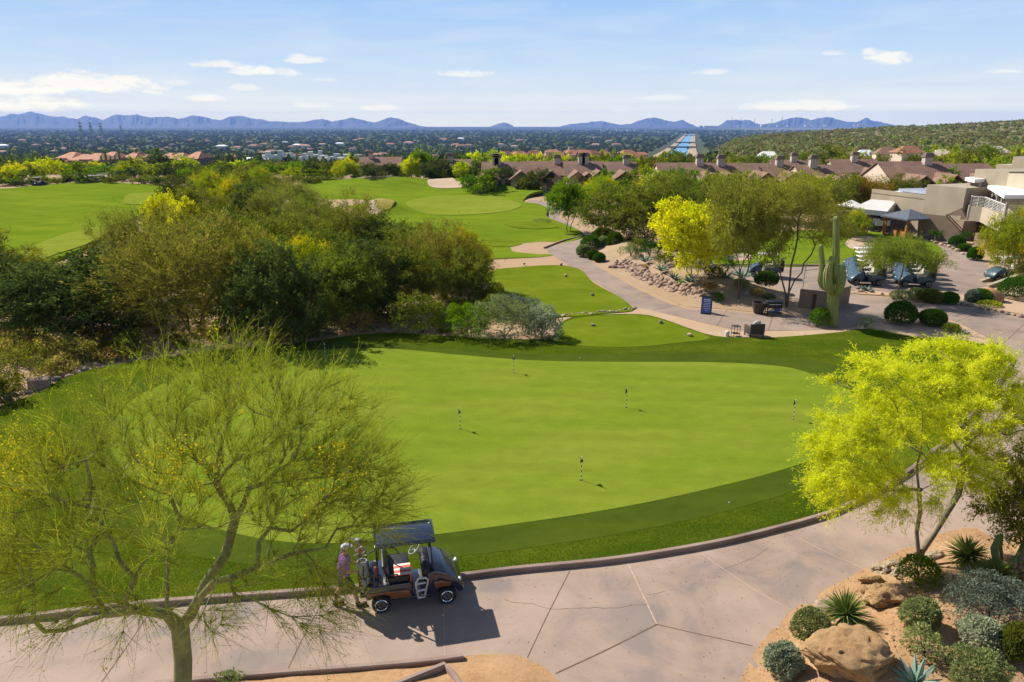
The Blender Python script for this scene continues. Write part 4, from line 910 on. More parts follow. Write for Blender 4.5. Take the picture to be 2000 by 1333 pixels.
mat('hair_grey', (.25, .22, .19), (.15, .13, .11), 30, .8)
mat('flag_black', (.014, .016, .02), (.01, .01, .012), 6, .7)
mat('stick_white', (.75, .75, .72), (.65, .65, .62), 6, .5)
mat('cup_dark', (.01, .01, .01), (.01, .01, .01), 6, .9)
# boulders: warm sandstone with darker weathering
def rockmat(name, c, c2, dark, sc=1.0):
    m, nt, b, oc, out = newmat(name); b.inputs['Roughness'].default_value = .9; b.inputs['Specular IOR Level'].default_value = .15
    n1 = noise(nt, oc, 1.3 * sc, 8, .68, .8); n2 = noise(nt, oc, 2.6 * sc, 9, .75, .3); n3 = noise(nt, oc, 9 * sc, 8, .8)
    col = ramp(nt, n1, [(.3, c2), (.55, c), (.72, tuple(min(1, x * 1.25) for x in c))]); col = mixc(nt, col, dark, math_(nt, 'MULTIPLY_ADD', n2, 3.6, -1.95, True))
    h = nt.n('ShaderNodeHueSaturation'); nt.l(col, h.inputs['Color']); nt.l(math_(nt, 'MULTIPLY_ADD', n3, .9, .55), h.inputs['Value'])
    nt.l(h.outputs[0], b.inputs['Base Color']); bp = nt.n('ShaderNodeBump'); bp.inputs['Strength'].default_value = 1.0; bp.inputs['Distance'].default_value = .10
    nt.l(n3, bp.inputs['Height']); nt.l(bp.outputs[0], b.inputs['Normal']); return m
rockmat('sandstone', (.46, .29, .14), (.34, .18, .08), (.17, .10, .07)); rockmat('sandstone_pale', (.50, .39, .26), (.42, .29, .17), (.25, .17, .11), 1.4)
rockmat('fieldstone', (.40, .28, .21), (.30, .20, .145), (.17, .125, .10), 1.5); rockmat('greystone', (.24, .215, .19), (.17, .15, .13), (.09, .085, .08), 1.5); rockmat('redstone', (.44, .23, .11), (.34, .165, .08), (.18, .10, .06), .8)

# towel with red stripes
m, nt, b, oc, out = newmat('striped_towel'); b.inputs['Roughness'].default_value = .9
sx = nt.n('ShaderNodeSeparateXYZ'); nt.l(oc, sx.inputs[0]); w_ = math_(nt, 'SINE', math_(nt, 'MULTIPLY', sx.outputs[1], 34))
nt.l(ramp(nt, math_(nt, 'MULTIPLY_ADD', w_, .5, .5), [(.35, (.70, .60, .52)), (.55, (.60, .11, .08))]), b.inputs['Base Color'])
m, nt, b, oc, out = newmat('banded_stick'); b.inputs['Roughness'].default_value = .5
sx = nt.n('ShaderNodeSeparateXYZ'); nt.l(oc, sx.inputs[0]); w_ = math_(nt, 'FRACT', math_(nt, 'MULTIPLY', sx.outputs[2], 5.2))
nt.l(ramp(nt, w_, [(.49, (.75, .75, .72)), (.51, (.012, .012, .014))]), b.inputs['Base Color'])

def wheel(root, loc, r, w, tyre, rim, spokes=10, side=-1):
    t = MB(); t.lathe([(r*.66, -w/2*.8), (r*.9, -w/2), (r*.985, -w*.36), (r, 0), (r*.985, w*.36), (r*.9, w/2), (r*.66, w/2*.8)], 28, axis='y')
    o = t.obj('wheel', MATS[tyre], root, 40, loc)
    k = MB(); y = side * w * .46
    k.tube([(r*.63*math.cos(a), y, r*.63*math.sin(a)) for a in np.linspace(0, 2*math.pi, 29)], r*.06, 6, cap=False)
    k.lathe([(r*.15, y - .012), (r*.16, y), (r*.15, y + .012)], 14, axis='y')
    for i in range(spokes):
        a = 2*math.pi*i/spokes; k.prism([(r*.12*math.cos(a-.28), r*.12*math.sin(a-.28)), (r*.64*math.cos(a-.10), r*.64*math.sin(a-.10)), (r*.64*math.cos(a+.10), r*.64*math.sin(a+.10)), (r*.12*math.cos(a+.28), r*.12*math.sin(a+.28))], y - .01, y + .01)
    k.obj('rim', MATS[rim], o, 40)
    d = MB(); d.lathe([(r*.6, -.01), (r*.6, .01)], 20, axis='y'); d.obj('brake_drum', MATS['black_plastic'], o, 40, (0, side * w * .2, 0)); return o

def make_cart(name, label, body, panel, roof, seat, loc, rz, rim='chrome', group=None, detail=True, spokes=12):
    """Golf cart: +x forward, +y its left; origin on the ground under the rear axle."""
    t = thing(name, label, 'golf cart', loc, rz, group); wb, hw = 1.62, .5
    b = MB()
    b.prism([(-.36,.44),(-.40,.60),(-.28,.76),(.72,.76),(.80,.62),(.80,.34),(.28,.30),(.25,.40),(.10,.48),(-.12,.48),(-.24,.40),(-.30,.38)], -.56, .56, bevel=.035)
    b.prism([(.70,.26),(.70,.34),(1.24,.34),(1.24,.26)], -.55, .55, bevel=.015)
    b.prism([(1.16,.28),(1.12,.86),(1.20,.98),(1.36,1.0),(1.60,.90),(1.85,.72),(2.02,.52),(2.06,.36),(1.98,.28),(1.90,.30),(1.84,.42),(1.70,.49),(1.52,.49),(1.38,.41),(1.32,.28)], -.56, .56, bevel=.05)
    b.obj('body', MATS[body], t, 40)
    for s in (-1, 1):
        q = MB(); q.prism([(-.34,.47),(-.32,.60),(.68,.58),(.76,.38),(.30,.36),(.22,.46),(.10,.52),(-.14,.52),(-.22,.46)], s*.568 - .012, s*.568 + .012, bevel=.008)
        q.obj('side_panel', MATS[panel], t, 40); q = MB(); q.prism([(1.34,.50),(1.30,.70),(1.48,.72),(1.74,.62),(1.70,.53),(1.52,.53)], s*.568 - .012, s*.568 + .012, bevel=.008); q.obj('fender_panel', MATS[panel], t, 40)
    q = MB(); q.prism([(.98,.345),(1.0,.36),(1.2,.36),(1.22,.345)], -.5, .5); q.prism([(1.08,.40),(1.02,.98),(1.10,1.05),(1.24,1.02),(1.2,.42)], -.50, .50, bevel=.03); q.obj('dashboard', MATS['black_plastic'], t, 40)
    if detail:
        q = MB(); fr = [(.90,.30),(.86,.74),(.93,.86),(1.10,.86),(1.16,.78),(1.06,.30)]
        q.tube([(x, -.575, z) for x, z in fr + fr[:1]], .028, 6, cap=False)
        for z in (.70, .50): q.tube([(.88, -.575, z), (1.10, -.575, z + .02)], .026, 6)
        q.obj('side_bracket', MATS['brushed_steel'], t, 40)
    q = MB(); q.box((.46, 0, .85), (.54, 1.04, .16), bevel=.05); q.obj('seat', MATS[seat], t, 40)
    q = MB(); q.prism([(.16,.92),(.06,1.28),(.12,1.30),(.26,.94)], -.52, .52, bevel=.025); q.obj('backrest', MATS[seat], t, 40)
    for s in (-1, 1):
        q = MB(); q.tube([(.14, s*.55, .88), (.18, s*.57, 1.05), (.42, s*.57, 1.06), (.52, s*.56, .86)], .018, 6); q.obj('armrest', MATS['black_plastic'], t, 60)
    q = MB(); q.tube([(1.10, .25, .9), (.94, .25, 1.12)], .022, 8); c = Vector((.90, .25, 1.17)); n = Vector((-.62, 0, .78)); M = Matrix.Translation(c) @ n.to_track_quat('Z', 'Y').to_matrix().to_4x4()
    q.tube([(.17*math.cos(a), .17*math.sin(a), 0) for a in np.linspace(0, 2*math.pi, 25)], .016, 6, cap=False, M=M)
    for a in (0, 2.1, 4.2): q.tube([(0,0,-.02), (.165*math.cos(a), .165*math.sin(a), 0)], .014, 5, M=M)
    q.obj('steering_wheel', MATS['grey_metal' if detail else 'black_plastic'], t, 60)
    q = MB(); x0, x1, w = -.10, 1.40, .50
    q.box(((x0+x1)/2, 0, 1.80), (x1-x0, 2*w, .07), bevel=.034); q.obj('roof', MATS[roof], t, 50)
    rf = MB(); rf.tube([(x0+.10,-w+.08,1.84),(x1-.12,-w+.08,1.84),(x1-.06,-w+.14,1.838),(x1-.06,w-.14,1.838),(x1-.12,w-.08,1.84),(x0+.10,w-.08,1.84),(x0+.04,w-.14,1.838),(x0+.04,-w+.14,1.838),(x0+.10,-w+.08,1.84)], .026, 6, cap=False); rf.obj('roof_rib', MATS[roof], t, 60)
    for s in (-1, 1):
        q = MB(); q.tube([(1.30, s*.48, .96), (1.28, s*.46, 1.4), (1.25, s*.44, 1.78)], .021, 6); q.obj('strut', MATS['black_plastic'], t, 60)
        q = MB(); q.tube([(-.06, s*.50, .74), (-.04, s*.48, 1.3), (.02, s*.44, 1.78)], .021, 6); q.obj('strut', MATS['black_plastic'], t, 60)
        q = MB(); q.ico((0, 0, 0), .07, 2, sc=(.55, 1.1, .7)); q.obj('headlight', MATS['lamp_glass'], t, 60, (1.965, s*.40, .585))
    q = MB(); q.tube([(1.31,-.46,1.02),(1.31,.46,1.02),(1.26,.44,1.74),(1.26,-.44,1.74),(1.31,-.46,1.02)], .014, 5, cap=False); q.obj('windscreen_frame', MATS['black_plastic'], t, 60)
    q = MB(); q.box((-.36, 0, .47), (.26, .96, .04)); [q.tube([(-.48, s*.46, .47), (-.49, s*.48, .95), (-.10, s*.48, 1.10)], .018, 6) for s in (-1, 1)]; q.tube([(-.49,-.48,.95),(-.49,.48,.95)], .018, 6); q.box((-.20, 0, .66), (.05, .9, .3)); q.obj('bag_rack', MATS['black_plastic'], t, 50)
    for x in (0, wb):
        for s in (-1, 1): wheel(t, (x, s*hw, .235), .235, .19, 'tyre_rubber', rim, spokes, s)
    return t
def make_bag(label, body, accent, loc, rz, tilt, group, seed, covers=True):
    """golf bag, base at the origin, leaning"""
    rng = np.random.default_rng(seed); t = thing('golf_bag', label, 'golf bag', loc, rz, group); t.rotation_euler = (0, tilt, rz)
    q = MB(); q.lathe([(.11, 0), (.125, .03), (.125, .28), (.115, .55), (.125, .80), (.13, .86), (.10, .86), (.095, .80)], 14); q.obj('bag_body', MATS[body], t, 50)
    q = MB(); q.box((-.125, 0, .34), (.09, .17, .34), bevel=.035); q.box((.0, .12, .42), (.15, .08, .3), bevel=.03); q.obj('pocket', MATS[accent], t, 50)
    q = MB(); q.tube([(.02, -.12, .78), (-.02, -.2, .6), (.02, -.13, .34)], .018, 5); q.obj('strap', MATS['bag_black'], t, 60)
    for i in range(9):
        a = rng.uniform(0, 6.28); r = rng.uniform(.02, .08); h = rng.uniform(1.02, 1.18); x, y = r*math.cos(a), r*math.sin(a); c = MB(); wood_ = i < 3
        c.tube([(x*.6, y*.6, .5), (x*1.2, y*1.2, h)], .006, 5, 0)
        if wood_: c.ico((x*1.2, y*1.2, h + .03), .055, 2, 1, (1.25, .8, .75 if not covers else 1.5))
        else: c.prism([(-.01,-.012),(.075,-.03),(.082,.012),(-.01,.012)], -.01, .01, 'y', 2, M=Matrix.Translation((x*1.2, y*1.2, h)) @ Matrix.Rotation(a, 4, 'Z'))
        c.obj('golf_club', [MATS['grey_metal'], MATS[['bag_grey', 'white_paint', 'bag_red'][i % 3]], MATS['chrome']], t, 50)
    return t
# the cart by the kerb
f_, r_ = P(872, 1177), P(746, 1195); yaw = math.atan2(f_[1] - r_[1], f_[0] - r_[0]); lv = np.array([-math.sin(yaw), math.cos(yaw), 0]); CART0 = r_ + lv * .5; CART0[2] = .012
def cart_pt(x, y, z): return CART0 + np.array([math.cos(yaw)*x, math.sin(yaw)*x, z]) + lv * y
CART = make_cart('golf_cart', 'dark navy and bronze golf cart parked on the path beside the kerb', 'navy_paint', 'bronze_paint', 'navy_paint', 'black_vinyl', tuple(CART0), yaw)
q = MB(); q.box((.54, -.24, .945), (.40, .46, .022), bevel=.008); q.prism([(.73,.60),(.77,.60),(.77,.96),(.73,.96)], -.47, -.01, bevel=.01)
o = q.obj('towel', MATS['striped_towel'], None, 50, tuple(CART0), (0, 0, yaw)); tag(o, 'red and cream striped towel laid over the golf cart seat', 'towel')
G = 'golf bags on the navy golf cart'
make_bag('pale grey golf bag on the back of the navy golf cart, close to the camera', 'bag_grey', 'bag_black', tuple(cart_pt(-.31, -.26, .49)), yaw, -.10, G, 4)
make_bag('black golf bag on the navy golf cart, on the side of the grass', 'bag_black', 'bag_grey', tuple(cart_pt(-.33, .24, .49)), yaw, -.12, G, 5)
q = MB(); q.lathe([(.035,0),(.045,.02),(.045,.24),(.03,.30)], 12); tag(q.obj('club_cover', MATS['bag_red'], None, 50, tuple(cart_pt(-.06, -.30, .86)), (0, -.1, 0)), 'slim red bag standing in the basket behind the golf cart seat', 'bag')
q = MB(); q.lathe([(.05,0),(.06,.02),(.06,.22),(.04,.29)], 12); tag(q.obj('club_cover', MATS['bag_grey'], None, 50, tuple(cart_pt(-.08, -.06, .86)), (0, -.1, 0)), 'pale grey pouch standing in the basket behind the golf cart seat', 'bag')

# ---------------------------------------------------------------- the golfer
def skin_obj(name, verts, edges, radii, m, parent=None, sub=2, smooth=True):
    me = bpy.data.meshes.new(name); me.from_pydata([tuple(v) for v in verts], edges, []); o = bpy.data.objects.new(name, me); COL.objects.link(o)
    md = o.modifiers.new('skin', 'SKIN'); md.use_smooth_shade = True; md.branch_smoothing = .6
    sv = me.skin_vertices[0].data
    for i, r in enumerate(radii): sv[i].radius = (r, r) if np.isscalar(r) else r
    sv[0].use_root = True
    s = o.modifiers.new('sub', 'SUBSURF'); s.levels = sub; s.render_levels = sub
    me.materials.append(m); o.parent = parent; return o
def make_person():
    p = P(676, 1184); t = thing('person', 'person in a purple shirt, dark shorts and grey cap walking up behind the golf cart', 'person', (p[0], p[1], .012), yaw + .1)
    # +x is the way the golfer faces; +y their left
    J = dict(pel=(0,0,.93), sp=(.02,0,1.10), ch=(.05,0,1.30), nk=(.07,0,1.48), hd=(.10,0,1.58), top=(.11,0,1.71))
    V, E, Rr = [], [], []; ix = {}
    def jv(k, c, r, par=None):
        ix[k] = len(V); V.append(c); Rr.append(r)
        if par: E.append((ix[par], ix[k]))
    jv('pel', J['pel'], (.12,.14)); jv('sp', J['sp'], (.10,.12), 'pel'); jv('ch', J['ch'], (.10,.13), 'sp'); jv('nk', J['nk'], .058, 'ch'); jv('hd', J['hd'], (.085,.072), 'nk'); jv('fh', (.115,0,1.66), (.092,.078), 'hd'); jv('top', J['top'], (.06,.055), 'fh')
    for s, n in ((1, 'l'), (-1, 'r')):
        fw = .30 if s < 0 else -.24
        jv('hip'+n, (0, s*.10, .88), .095, 'pel'); jv('kn'+n, (fw*.55 + .05, s*.11, .50), .062, 'hip'+n); jv('cf'+n, (fw*.8, s*.11, .34), .058, 'kn'+n); jv('an'+n, (fw, s*.11, .09), .038, 'cf'+n); jv('to'+n, (fw + .17, s*.125, .04), .034, 'an'+n)
        a = .25 if s > 0 else .32
        jv('sh'+n, (.05, s*.19, 1.42), .052, 'ch'); jv('el'+n, (.08, s*.27, 1.16), .046, 'sh'+n); jv('wr'+n, (.08 + a, s*.20, 1.03), .030, 'el'+n); jv('pm'+n, (.15 + a, s*.19, 1.02), (.018,.036), 'wr'+n)
        for i, (dy, ln) in enumerate(((-.03,.062),(-.01,.072),(.01,.068),(.03,.052))):
            jv('f%s%d' % (n, i), (.18 + a, s*.19 + dy, 1.02), .0095, 'pm'+n); jv('g%s%d' % (n, i), (.18 + a + ln*.6, s*.19 + dy*1.2, 1.005), .009, 'f%s%d' % (n, i)); jv('h%s%d' % (n, i), (.18 + a + ln*.75, s*.19 + dy*1.2, .97), .008, 'g%s%d' % (n, i))
        jv('t'+n, (.13 + a, s*.19 - s*.045, 1.015), .010, 'pm'+n); jv('u'+n, (.165 + a, s*.19 - s*.06, .995), .009, 't'+n)
    jv('nose', (.205, 0, 1.625), .014, 'fh')
    skin_obj('body', V, E, Rr, MATS['skin'], t)
    # shirt and shorts: shells over the body, open at the cuffs and hems
    def loft(q, rings, n=20):
        th = np.linspace(0, 2*math.pi, n, endpoint=False); V = np.concatenate([np.column_stack([cx + rx*np.cos(th), ry*np.sin(th), np.full(n, z)]) for cx, z, rx, ry in rings]); k = len(rings)
        q.add(V, [(i*n+j, i*n+(j+1) % n, (i+1)*n+(j+1) % n, (i+1)*n+j) for i in range(k-1) for j in range(n)] + [tuple((k-1)*n + j for j in range(n))])
    q = MB(); loft(q, [(.005,.86,.150,.195),(.01,.98,.152,.188),(.025,1.10,.152,.182),(.045,1.24,.158,.195),(.055,1.34,.155,.205),(.06,1.41,.130,.195),(.065,1.455,.095,.13),(.07,1.485,.066,.07)])
    for s in (1, -1): q.tube([(.055, s*.13, 1.405), (.055, s*.20, 1.385), (.07, s*.245, 1.27), (.078, s*.262, 1.19)], [.085, .088, .078, .076], 14, cap=False)
    q.obj('shirt', MATS['shirt_purple'], t, 60)
    q = MB(); loft(q, [(0,.80,.140,.185),(0,.88,.148,.190),(.01,.985,.140,.172)])
    for s in (1, -1): fw = .30 if s < 0 else -.24; q.tube([(0, s*.095, .92), (fw*.2 + .01, s*.10, .78), (fw*.48 + .04, s*.11, .55)], [.115, .108, .092], 14, cap=False)
    q.obj('shorts', MATS['shorts_khaki'], t, 60)
    for s in (1, -1):
        fw = .30 if s < 0 else -.24; q = MB(); q.box((fw + .07, s*.118, .045), (.29, .10, .085), bevel=.035); q.box((fw - .02, s*.112, .10), (.11, .09, .09), bevel=.03); q.obj('shoe', MATS['shoe_dark'], t, 60)
    q = MB(); q.ico((.105, 0, 1.70), .108, 3, sc=(1.05, .9, .72)); q.prism([(.15,-.075),(.27,-.055),(.29,0),(.27,.055),(.15,.075)], 1.685, 1.70, 'z', bevel=.005); q.obj('cap', MATS['cap_grey'], t, 60)
    q = MB(); q.ico((.075, 0, 1.64), .094, 3, sc=(.85, .9, .8)); q.obj('hair', MATS['hair_grey'], t, 60)
    for s in (1, -1):
        q = MB(); q.ico((.178, s*.032, 1.655), .011, 2); q.obj('eye', MATS['shoe_dark'], t, 60); q = MB(); q.ico((.10, s*.083, 1.63), .026, 2, sc=(.6, .4, 1.1)); q.obj('ear', MATS['skin'], t, 60)
make_person()

# ---------------------------------------------------------------- practice-green flags
def make_flag(x, y, lab, first=None):
    p = P(x, y, .114)
    if first is not None: return dup(first, tuple(p), random.Random(x).uniform(-.5, .5) + 1.4, lab)
    t = thing('flagstick', lab, 'flag', tuple(p), 1.4, 'flags on the practice green')
    q = MB(); q.tube([(0,0,-.05),(0,0,.86)], .011, 8); q.obj('stick', MATS['banded_stick'], t, 60)
    q = MB(); n = 8; V = []
    for i in range(n + 1):
        s = i / n; a = .035 * math.sin(s * 5) ; V += [(.012 + s*.15 + 0*a, a, .845 - s*.08 - s*s*.13), (.012 + s*.11, a*1.3 + .02*s, .60 + (1-s)*.02 - s*.02)]
    V = np.array(V); F = [(2*i, 2*i+1, 2*i+3, 2*i+2) for i in range(n)]; q.add(np.concatenate([V, V + [0, .004, 0]]), F + [tuple(j + 2*(n+1) for j in f[::-1]) for f in F]); q.obj('flag', MATS['flag_black'], t, 60)
    q = MB(); q.lathe([(.054, .0035), (.054, .0045)], 20); q.obj('cup', MATS['cup_dark'], t, 60); q = MB(); q.ico((0,0,.875), .018, 2); q.obj('knob', MATS['stick_white'], t, 60); return t
FL = [(1135, 938, 'black flag on a banded stick, closest one to the kerb and path'), (899, 838, 'black flag on a banded stick just right of the sparse palo verde crown'), (1003, 728, 'black flag on a banded stick at the back edge of the green, past the middle'),
      (1223, 796, 'black flag on a banded stick right of centre on the practice green'), (1549, 820, 'black flag on a banded stick beside the feathery yellow-green palo verde'), (636, 703, 'black flag at the back of the green by the tree shadow'), (639, 757, 'black flag seen through the top twigs of the sparse palo verde')]
F0 = None
for x, y, lab in FL:
    o = make_flag(x, y, lab, F0); F0 = F0 or o
for x, y, z, lab in ((1424, 983, .115, 'white golf ball lying in the collar of the green below the far flags'), (1132, 700, .115, 'white golf ball on the collar behind the practice green')):
    q = MB(); q.ico((0,0,.022), .0215, 3); tag(q.obj('golf_ball', MATS['white_paint'], None, 60, tuple(P(x, y, z))), lab, 'golf ball')

# ---------------------------------------------------------------- right-hand planting bed
def on_bed(x, y):
    p = P(x, y, .5)
    for _ in range(12): p = P(x, y, .02 + float(bed_h(p[0], p[1])))
    return p
RB = 'boulders in the planted bed'
def boulder(x, y, wpx, sx, sy, sz, m, seed, lab, sink=.25, group=RB, rz=0, loc=None, sub=5, rough=.24, facets=9):
    p = on_bed(x, y) if loc is None else loc; k = (p[1]*CP + (H - p[2])*SP) / FPX; w = wpx * k / 2; rng = np.random.default_rng(seed)
    q = MB(); q.rock((0,0,0), (w*sx, w*sy, w*sz), rng, sub, rough, rz=rz, facets=facets); o = q.obj('boulder', MATS[m], None, 50, (p[0], p[1], p[2] + w*sz*(1 - 2*sink)*.5)); return tag(o, lab, 'boulder', group)
boulder(1655, 1300, 172, 1, .82, .62, 'sandstone', 3, 'huge weathered orange boulder at the bottom of the planted bed', .2)
boulder(1728, 1178, 90, 1, .75, .55, 'sandstone', 7, 'broad tan boulder right behind the yucca in the middle of the bed', .25)
boulder(1622, 1188, 62, 1, .7, .45, 'sandstone_pale', 9, 'pale low boulder left of the yucca at the edge of the path', .25)
boulder(1702, 1136, 42, 1.3, .6, .5, 'sandstone', 12, 'rounded tan boulder on the path edge, above the broad tan boulder', .25)
boulder(1728, 1112, 80, 1.0, .38, .4, 'sandstone_pale', 14, 'long pale slab of rock on the path edge left of the trunk', .3, rz=.5)
boulder(1765, 1120, 70, 1, .6, .4, 'sandstone_pale', 15, 'pale rock at the foot of the vivid palo verde', .3)
boulder(1822, 1090, 52, 1.2, .5, .4, 'sandstone_pale', 16, 'pale flat rock right of the palo verde trunk', .3, rz=.2)
boulder(1676, 1230, 30, 1, .8, .8, 'greystone', 17, 'small grey rock in the shade below the middle yucca', .2)
boulder(1578, 1262, 22, 1, .9, .7, 'fieldstone', 18, 'small rounded stone beside the huge orange boulder', .2)
boulder(1698, 1158, 30, 1.2, .8, .6, 'sandstone', 19, 'small orange rock between the two tan boulders', .25)
rngS = np.random.default_rng(12)
for i in range(26):
    while True:
        x, y = rngS.uniform(1470, 1990), rngS.uniform(1090, 1330); p = on_bed(x, y)
        if inside(BED_C, np.array([p[0]]), np.array([p[1]]))[0] and edist(BED_C, p[0], p[1]) > .15: break
    q = MB(); s = rngS.uniform(.02, .055); q.rock((0,0,s*.3), (s, s*.8, s*.6), rngS, 2, .3); tag(q.obj('stone', MATS[['sandstone', 'fieldstone', 'sandstone_pale'][i % 3]], None, 50, tuple(p)), 'fist-sized loose stone lying on the soil of the planted bed', 'stone', 'loose stones in the planted bed')

def make_yucca(p, r, lab, seed, m='leaf_yucca', n=190, up=.25, group='spiky yuccas in the bed', cat='yucca', trunk=.35, name='yucca', w=.045):
    rng = np.random.default_rng(seed); t = thing(name, lab, cat, tuple(p), 0, group); c = np.array([0, 0, trunk])
    z = rng.uniform(-.45, 1, n) ** 1; z = np.sort(z); a = np.arange(n) * 2.39996 + rng.normal(0, .1, n); h = np.sqrt(np.maximum(0, 1 - z*z)); d = np.column_stack([h*np.cos(a), h*np.sin(a), z + up*.3]); d /= np.linalg.norm(d, axis=1)[:, None]
    Lr = r * rng.uniform(.82, 1.08, n) * (1 - .12 * (z < -.1)); side = np.cross(d, [0, 0, 1.0]) + 1e-6; side /= np.linalg.norm(side, axis=1)[:, None]; nn = np.cross(side, d)
    V, F = [], []
    rows = [(.05, .55), (.3, 1), (.65, .8), (1, .03)]
    for s_, w_ in rows:
        cc = c + d * (Lr * s_)[:, None] - np.array([0, 0, 1]) * (Lr * .12 * s_ * s_)[:, None]
        V += [cc - side * w*w_/2 + nn * w*.22*w_, cc, cc + side * w*w_/2 + nn * w*.22*w_]
    V = np.stack(V, 1).reshape(-1, 3); b_ = np.arange(n)[:, None] * 12
    for k in range(3):
        for j in (0, 1): F.append(b_ + np.array([3*k+j, 3*k+j+1, 3*k+3+j+1, 3*k+3+j]))
    q = MB(); q.add(V, np.concatenate(F)); q.obj('crown', MATS[m], t)
    q = MB(); q.tube([(0,0,-.1),(0,0,trunk*.6),(0,0,trunk)], [.10,.11,.09], 9)
    V, F = leaves(np.column_stack([rng.normal(0,.06,60), rng.normal(0,.06,60), rng.uniform(.02, trunk, 60)]), r*.55, .07, rng, np.tile([0,0,-1.0],(60,1)), .8); q.add(V, F); q.obj('trunk', MATS['leaf_straw'], t)
    return t
make_yucca(on_bed(1648, 1225), .66, 'bright green spiky yucca standing over the huge orange boulder', 1)
make_yucca(on_bed(1884, 1108), .62, 'green spiky yucca right of the palo verde trunk, topmost in the bed', 2)
make_yucca(on_bed(1940, 1150), .60, 'dark spiky yucca above the blue-grey shrubs at the right edge', 3, n=170)
def make_agave(p, r, lab, seed, n=16, m='leaf_agave', group=None, up=.9):
    rng = np.random.default_rng(seed); t = MB()
    for i in range(n):
        a = i * 2.39996; el = .35 + up * (i / n) + rng.normal(0, .06); d = np.array([math.cos(a)*math.cos(el), math.sin(a)*math.cos(el), math.sin(el)]); s = np.array([-math.sin(a), math.cos(a), 0]); k = np.cross(d, s) * -1; l = r * rng.uniform(.85, 1.1); V = []
        for f, w in [(0, .10), (.25, .15), (.55, .14), (.85, .06), (1, .006)]:
            c = d * l * f + np.array([0, 0, -.10 * l * f * f]); ww = w * r * 1.25; V += [c - s*ww/2 + k*ww*.22, c - k*ww*.06, c + s*ww/2 + k*ww*.22, c - k*ww*.28]
        F = []
        for j in range(4):
            for q in range(4): F.append((4*j+q, 4*j+(q+1) % 4, 4*j+4+(q+1) % 4, 4*j+4+q))
        t.add(np.array(V), F)
    return tag(t.obj('agave', MATS[m], None, 60, tuple(p)), lab, 'agave', group)
make_agave(on_bed(1788, 1338), .62, 'blue-grey agave with broad pointed leaves at the bottom edge of the bed', 2, 18)

def make_shrub(name, p, rx, ry, rz_, m, n, ls, lab, seed, group=None, asp=.45, ball=.9, cat='shrub', sink=.15, twig=0, lump=.12):
    """leafy mound: leaves spread through an uneven shell, stems inside"""
    rng = np.random.default_rng(seed); d = rng.normal(size=(n, 3)); d /= np.linalg.norm(d, axis=1)[:, None]; d[:, 2] = np.where(d[:, 2] < -.55, -d[:, 2], d[:, 2])
    ph = rng.uniform(0, 6.28, (5,)); fr = rng.normal(size=(5, 3)) * 3.2; w = 1 + lump * sum(np.sin(d @ fr[i] * (1 + .4*i) + ph[i]) / (1 + .5*i) for i in range(5))
    r = np.where(rng.uniform(0, 1, n) < .8, rng.uniform(ball, 1.0, n), rng.uniform(.5, ball, n)) * w; c = np.array([0, 0, rz_ * (1 - sink)]); pts = c + d * r[:, None] * np.array([rx, ry, rz_])
    V, F = leaves(pts, ls, asp, rng, d, .8); q = MB(); q.add(V, F, 0)
    if twig:
        k = rng.choice(n, twig); V, F, _ = ribbons(pts[k] * .8 + c * .2, d[k] + rng.normal(0, .3, (twig, 3)) + [0, 0, .4], rx * rng.uniform(.2, .5, twig), .010, rng, .1); q.add(V, F, 0)
    for i in range(7): a = d[i]; q.tube([(0, 0, -.05), tuple(c*.6 + a*np.array([rx, ry, rz_])*.25), tuple(c + a*np.array([rx, ry, rz_])*.75)], [.03, .02, .008], 5, 1)
    return tag(q.obj(name, [MATS[m], MATS['bark_brown']], None, None, tuple(p)), lab, cat, group)
def bed_shrub(x, y, wpx, hpx, m, lab, seed, n=7500, ls=.058, **k):
    p = on_bed(x, y); s = (p[1]*CP + (H - p[2])*SP) / FPX; r = wpx * s / 2; h = hpx * s / 2
    return make_shrub('shrub', p, r, r, h * 1.02, m, n, ls, lab, seed, 'shrubs of the planted bed', **k)
bed_shrub(1525, 1315, 64, 66, 'leaf_sage', 'silvery clipped shrub at the path edge left of the huge boulder', 1)
bed_shrub(1582, 1248, 66, 62, 'leaf_sagegreen', 'leaning green shrub between the silvery shrub and the yucca', 2)
bed_shrub(1795, 1222, 62, 60, 'leaf_sagegreen', 'rounded grey-green shrub in the middle of the bed, right of the tan boulder', 3)
bed_shrub(1800, 1278, 62, 50, 'leaf_sagegreen', 'loose pale green shrub above the agave', 4, n=1500, lump=.3)
bed_shrub(1792, 1142, 74, 58, 'leaf_bright', 'bright leafy green shrub at the foot of the palo verde trunk', 5, n=3000, ls=.06)
bed_shrub(1930, 1215, 125, 95, 'leaf_bluegrey', 'wide blue-grey shrub dotted with small orange flowers', 6, n=6500, ls=.055, lump=.25)
bed_shrub(1918, 1262, 80, 62, 'leaf_sage', 'silvery rounded shrub in front of the wide blue-grey shrub', 7)
bed_shrub(1905, 1345, 104, 82, 'leaf_sagegreen', 'large round green-grey shrub at the bottom right corner', 8, n=5500)
bed_shrub(1985, 1290, 60, 80, 'leaf_olive', 'dark olive shrub at the right edge of the bed', 9)
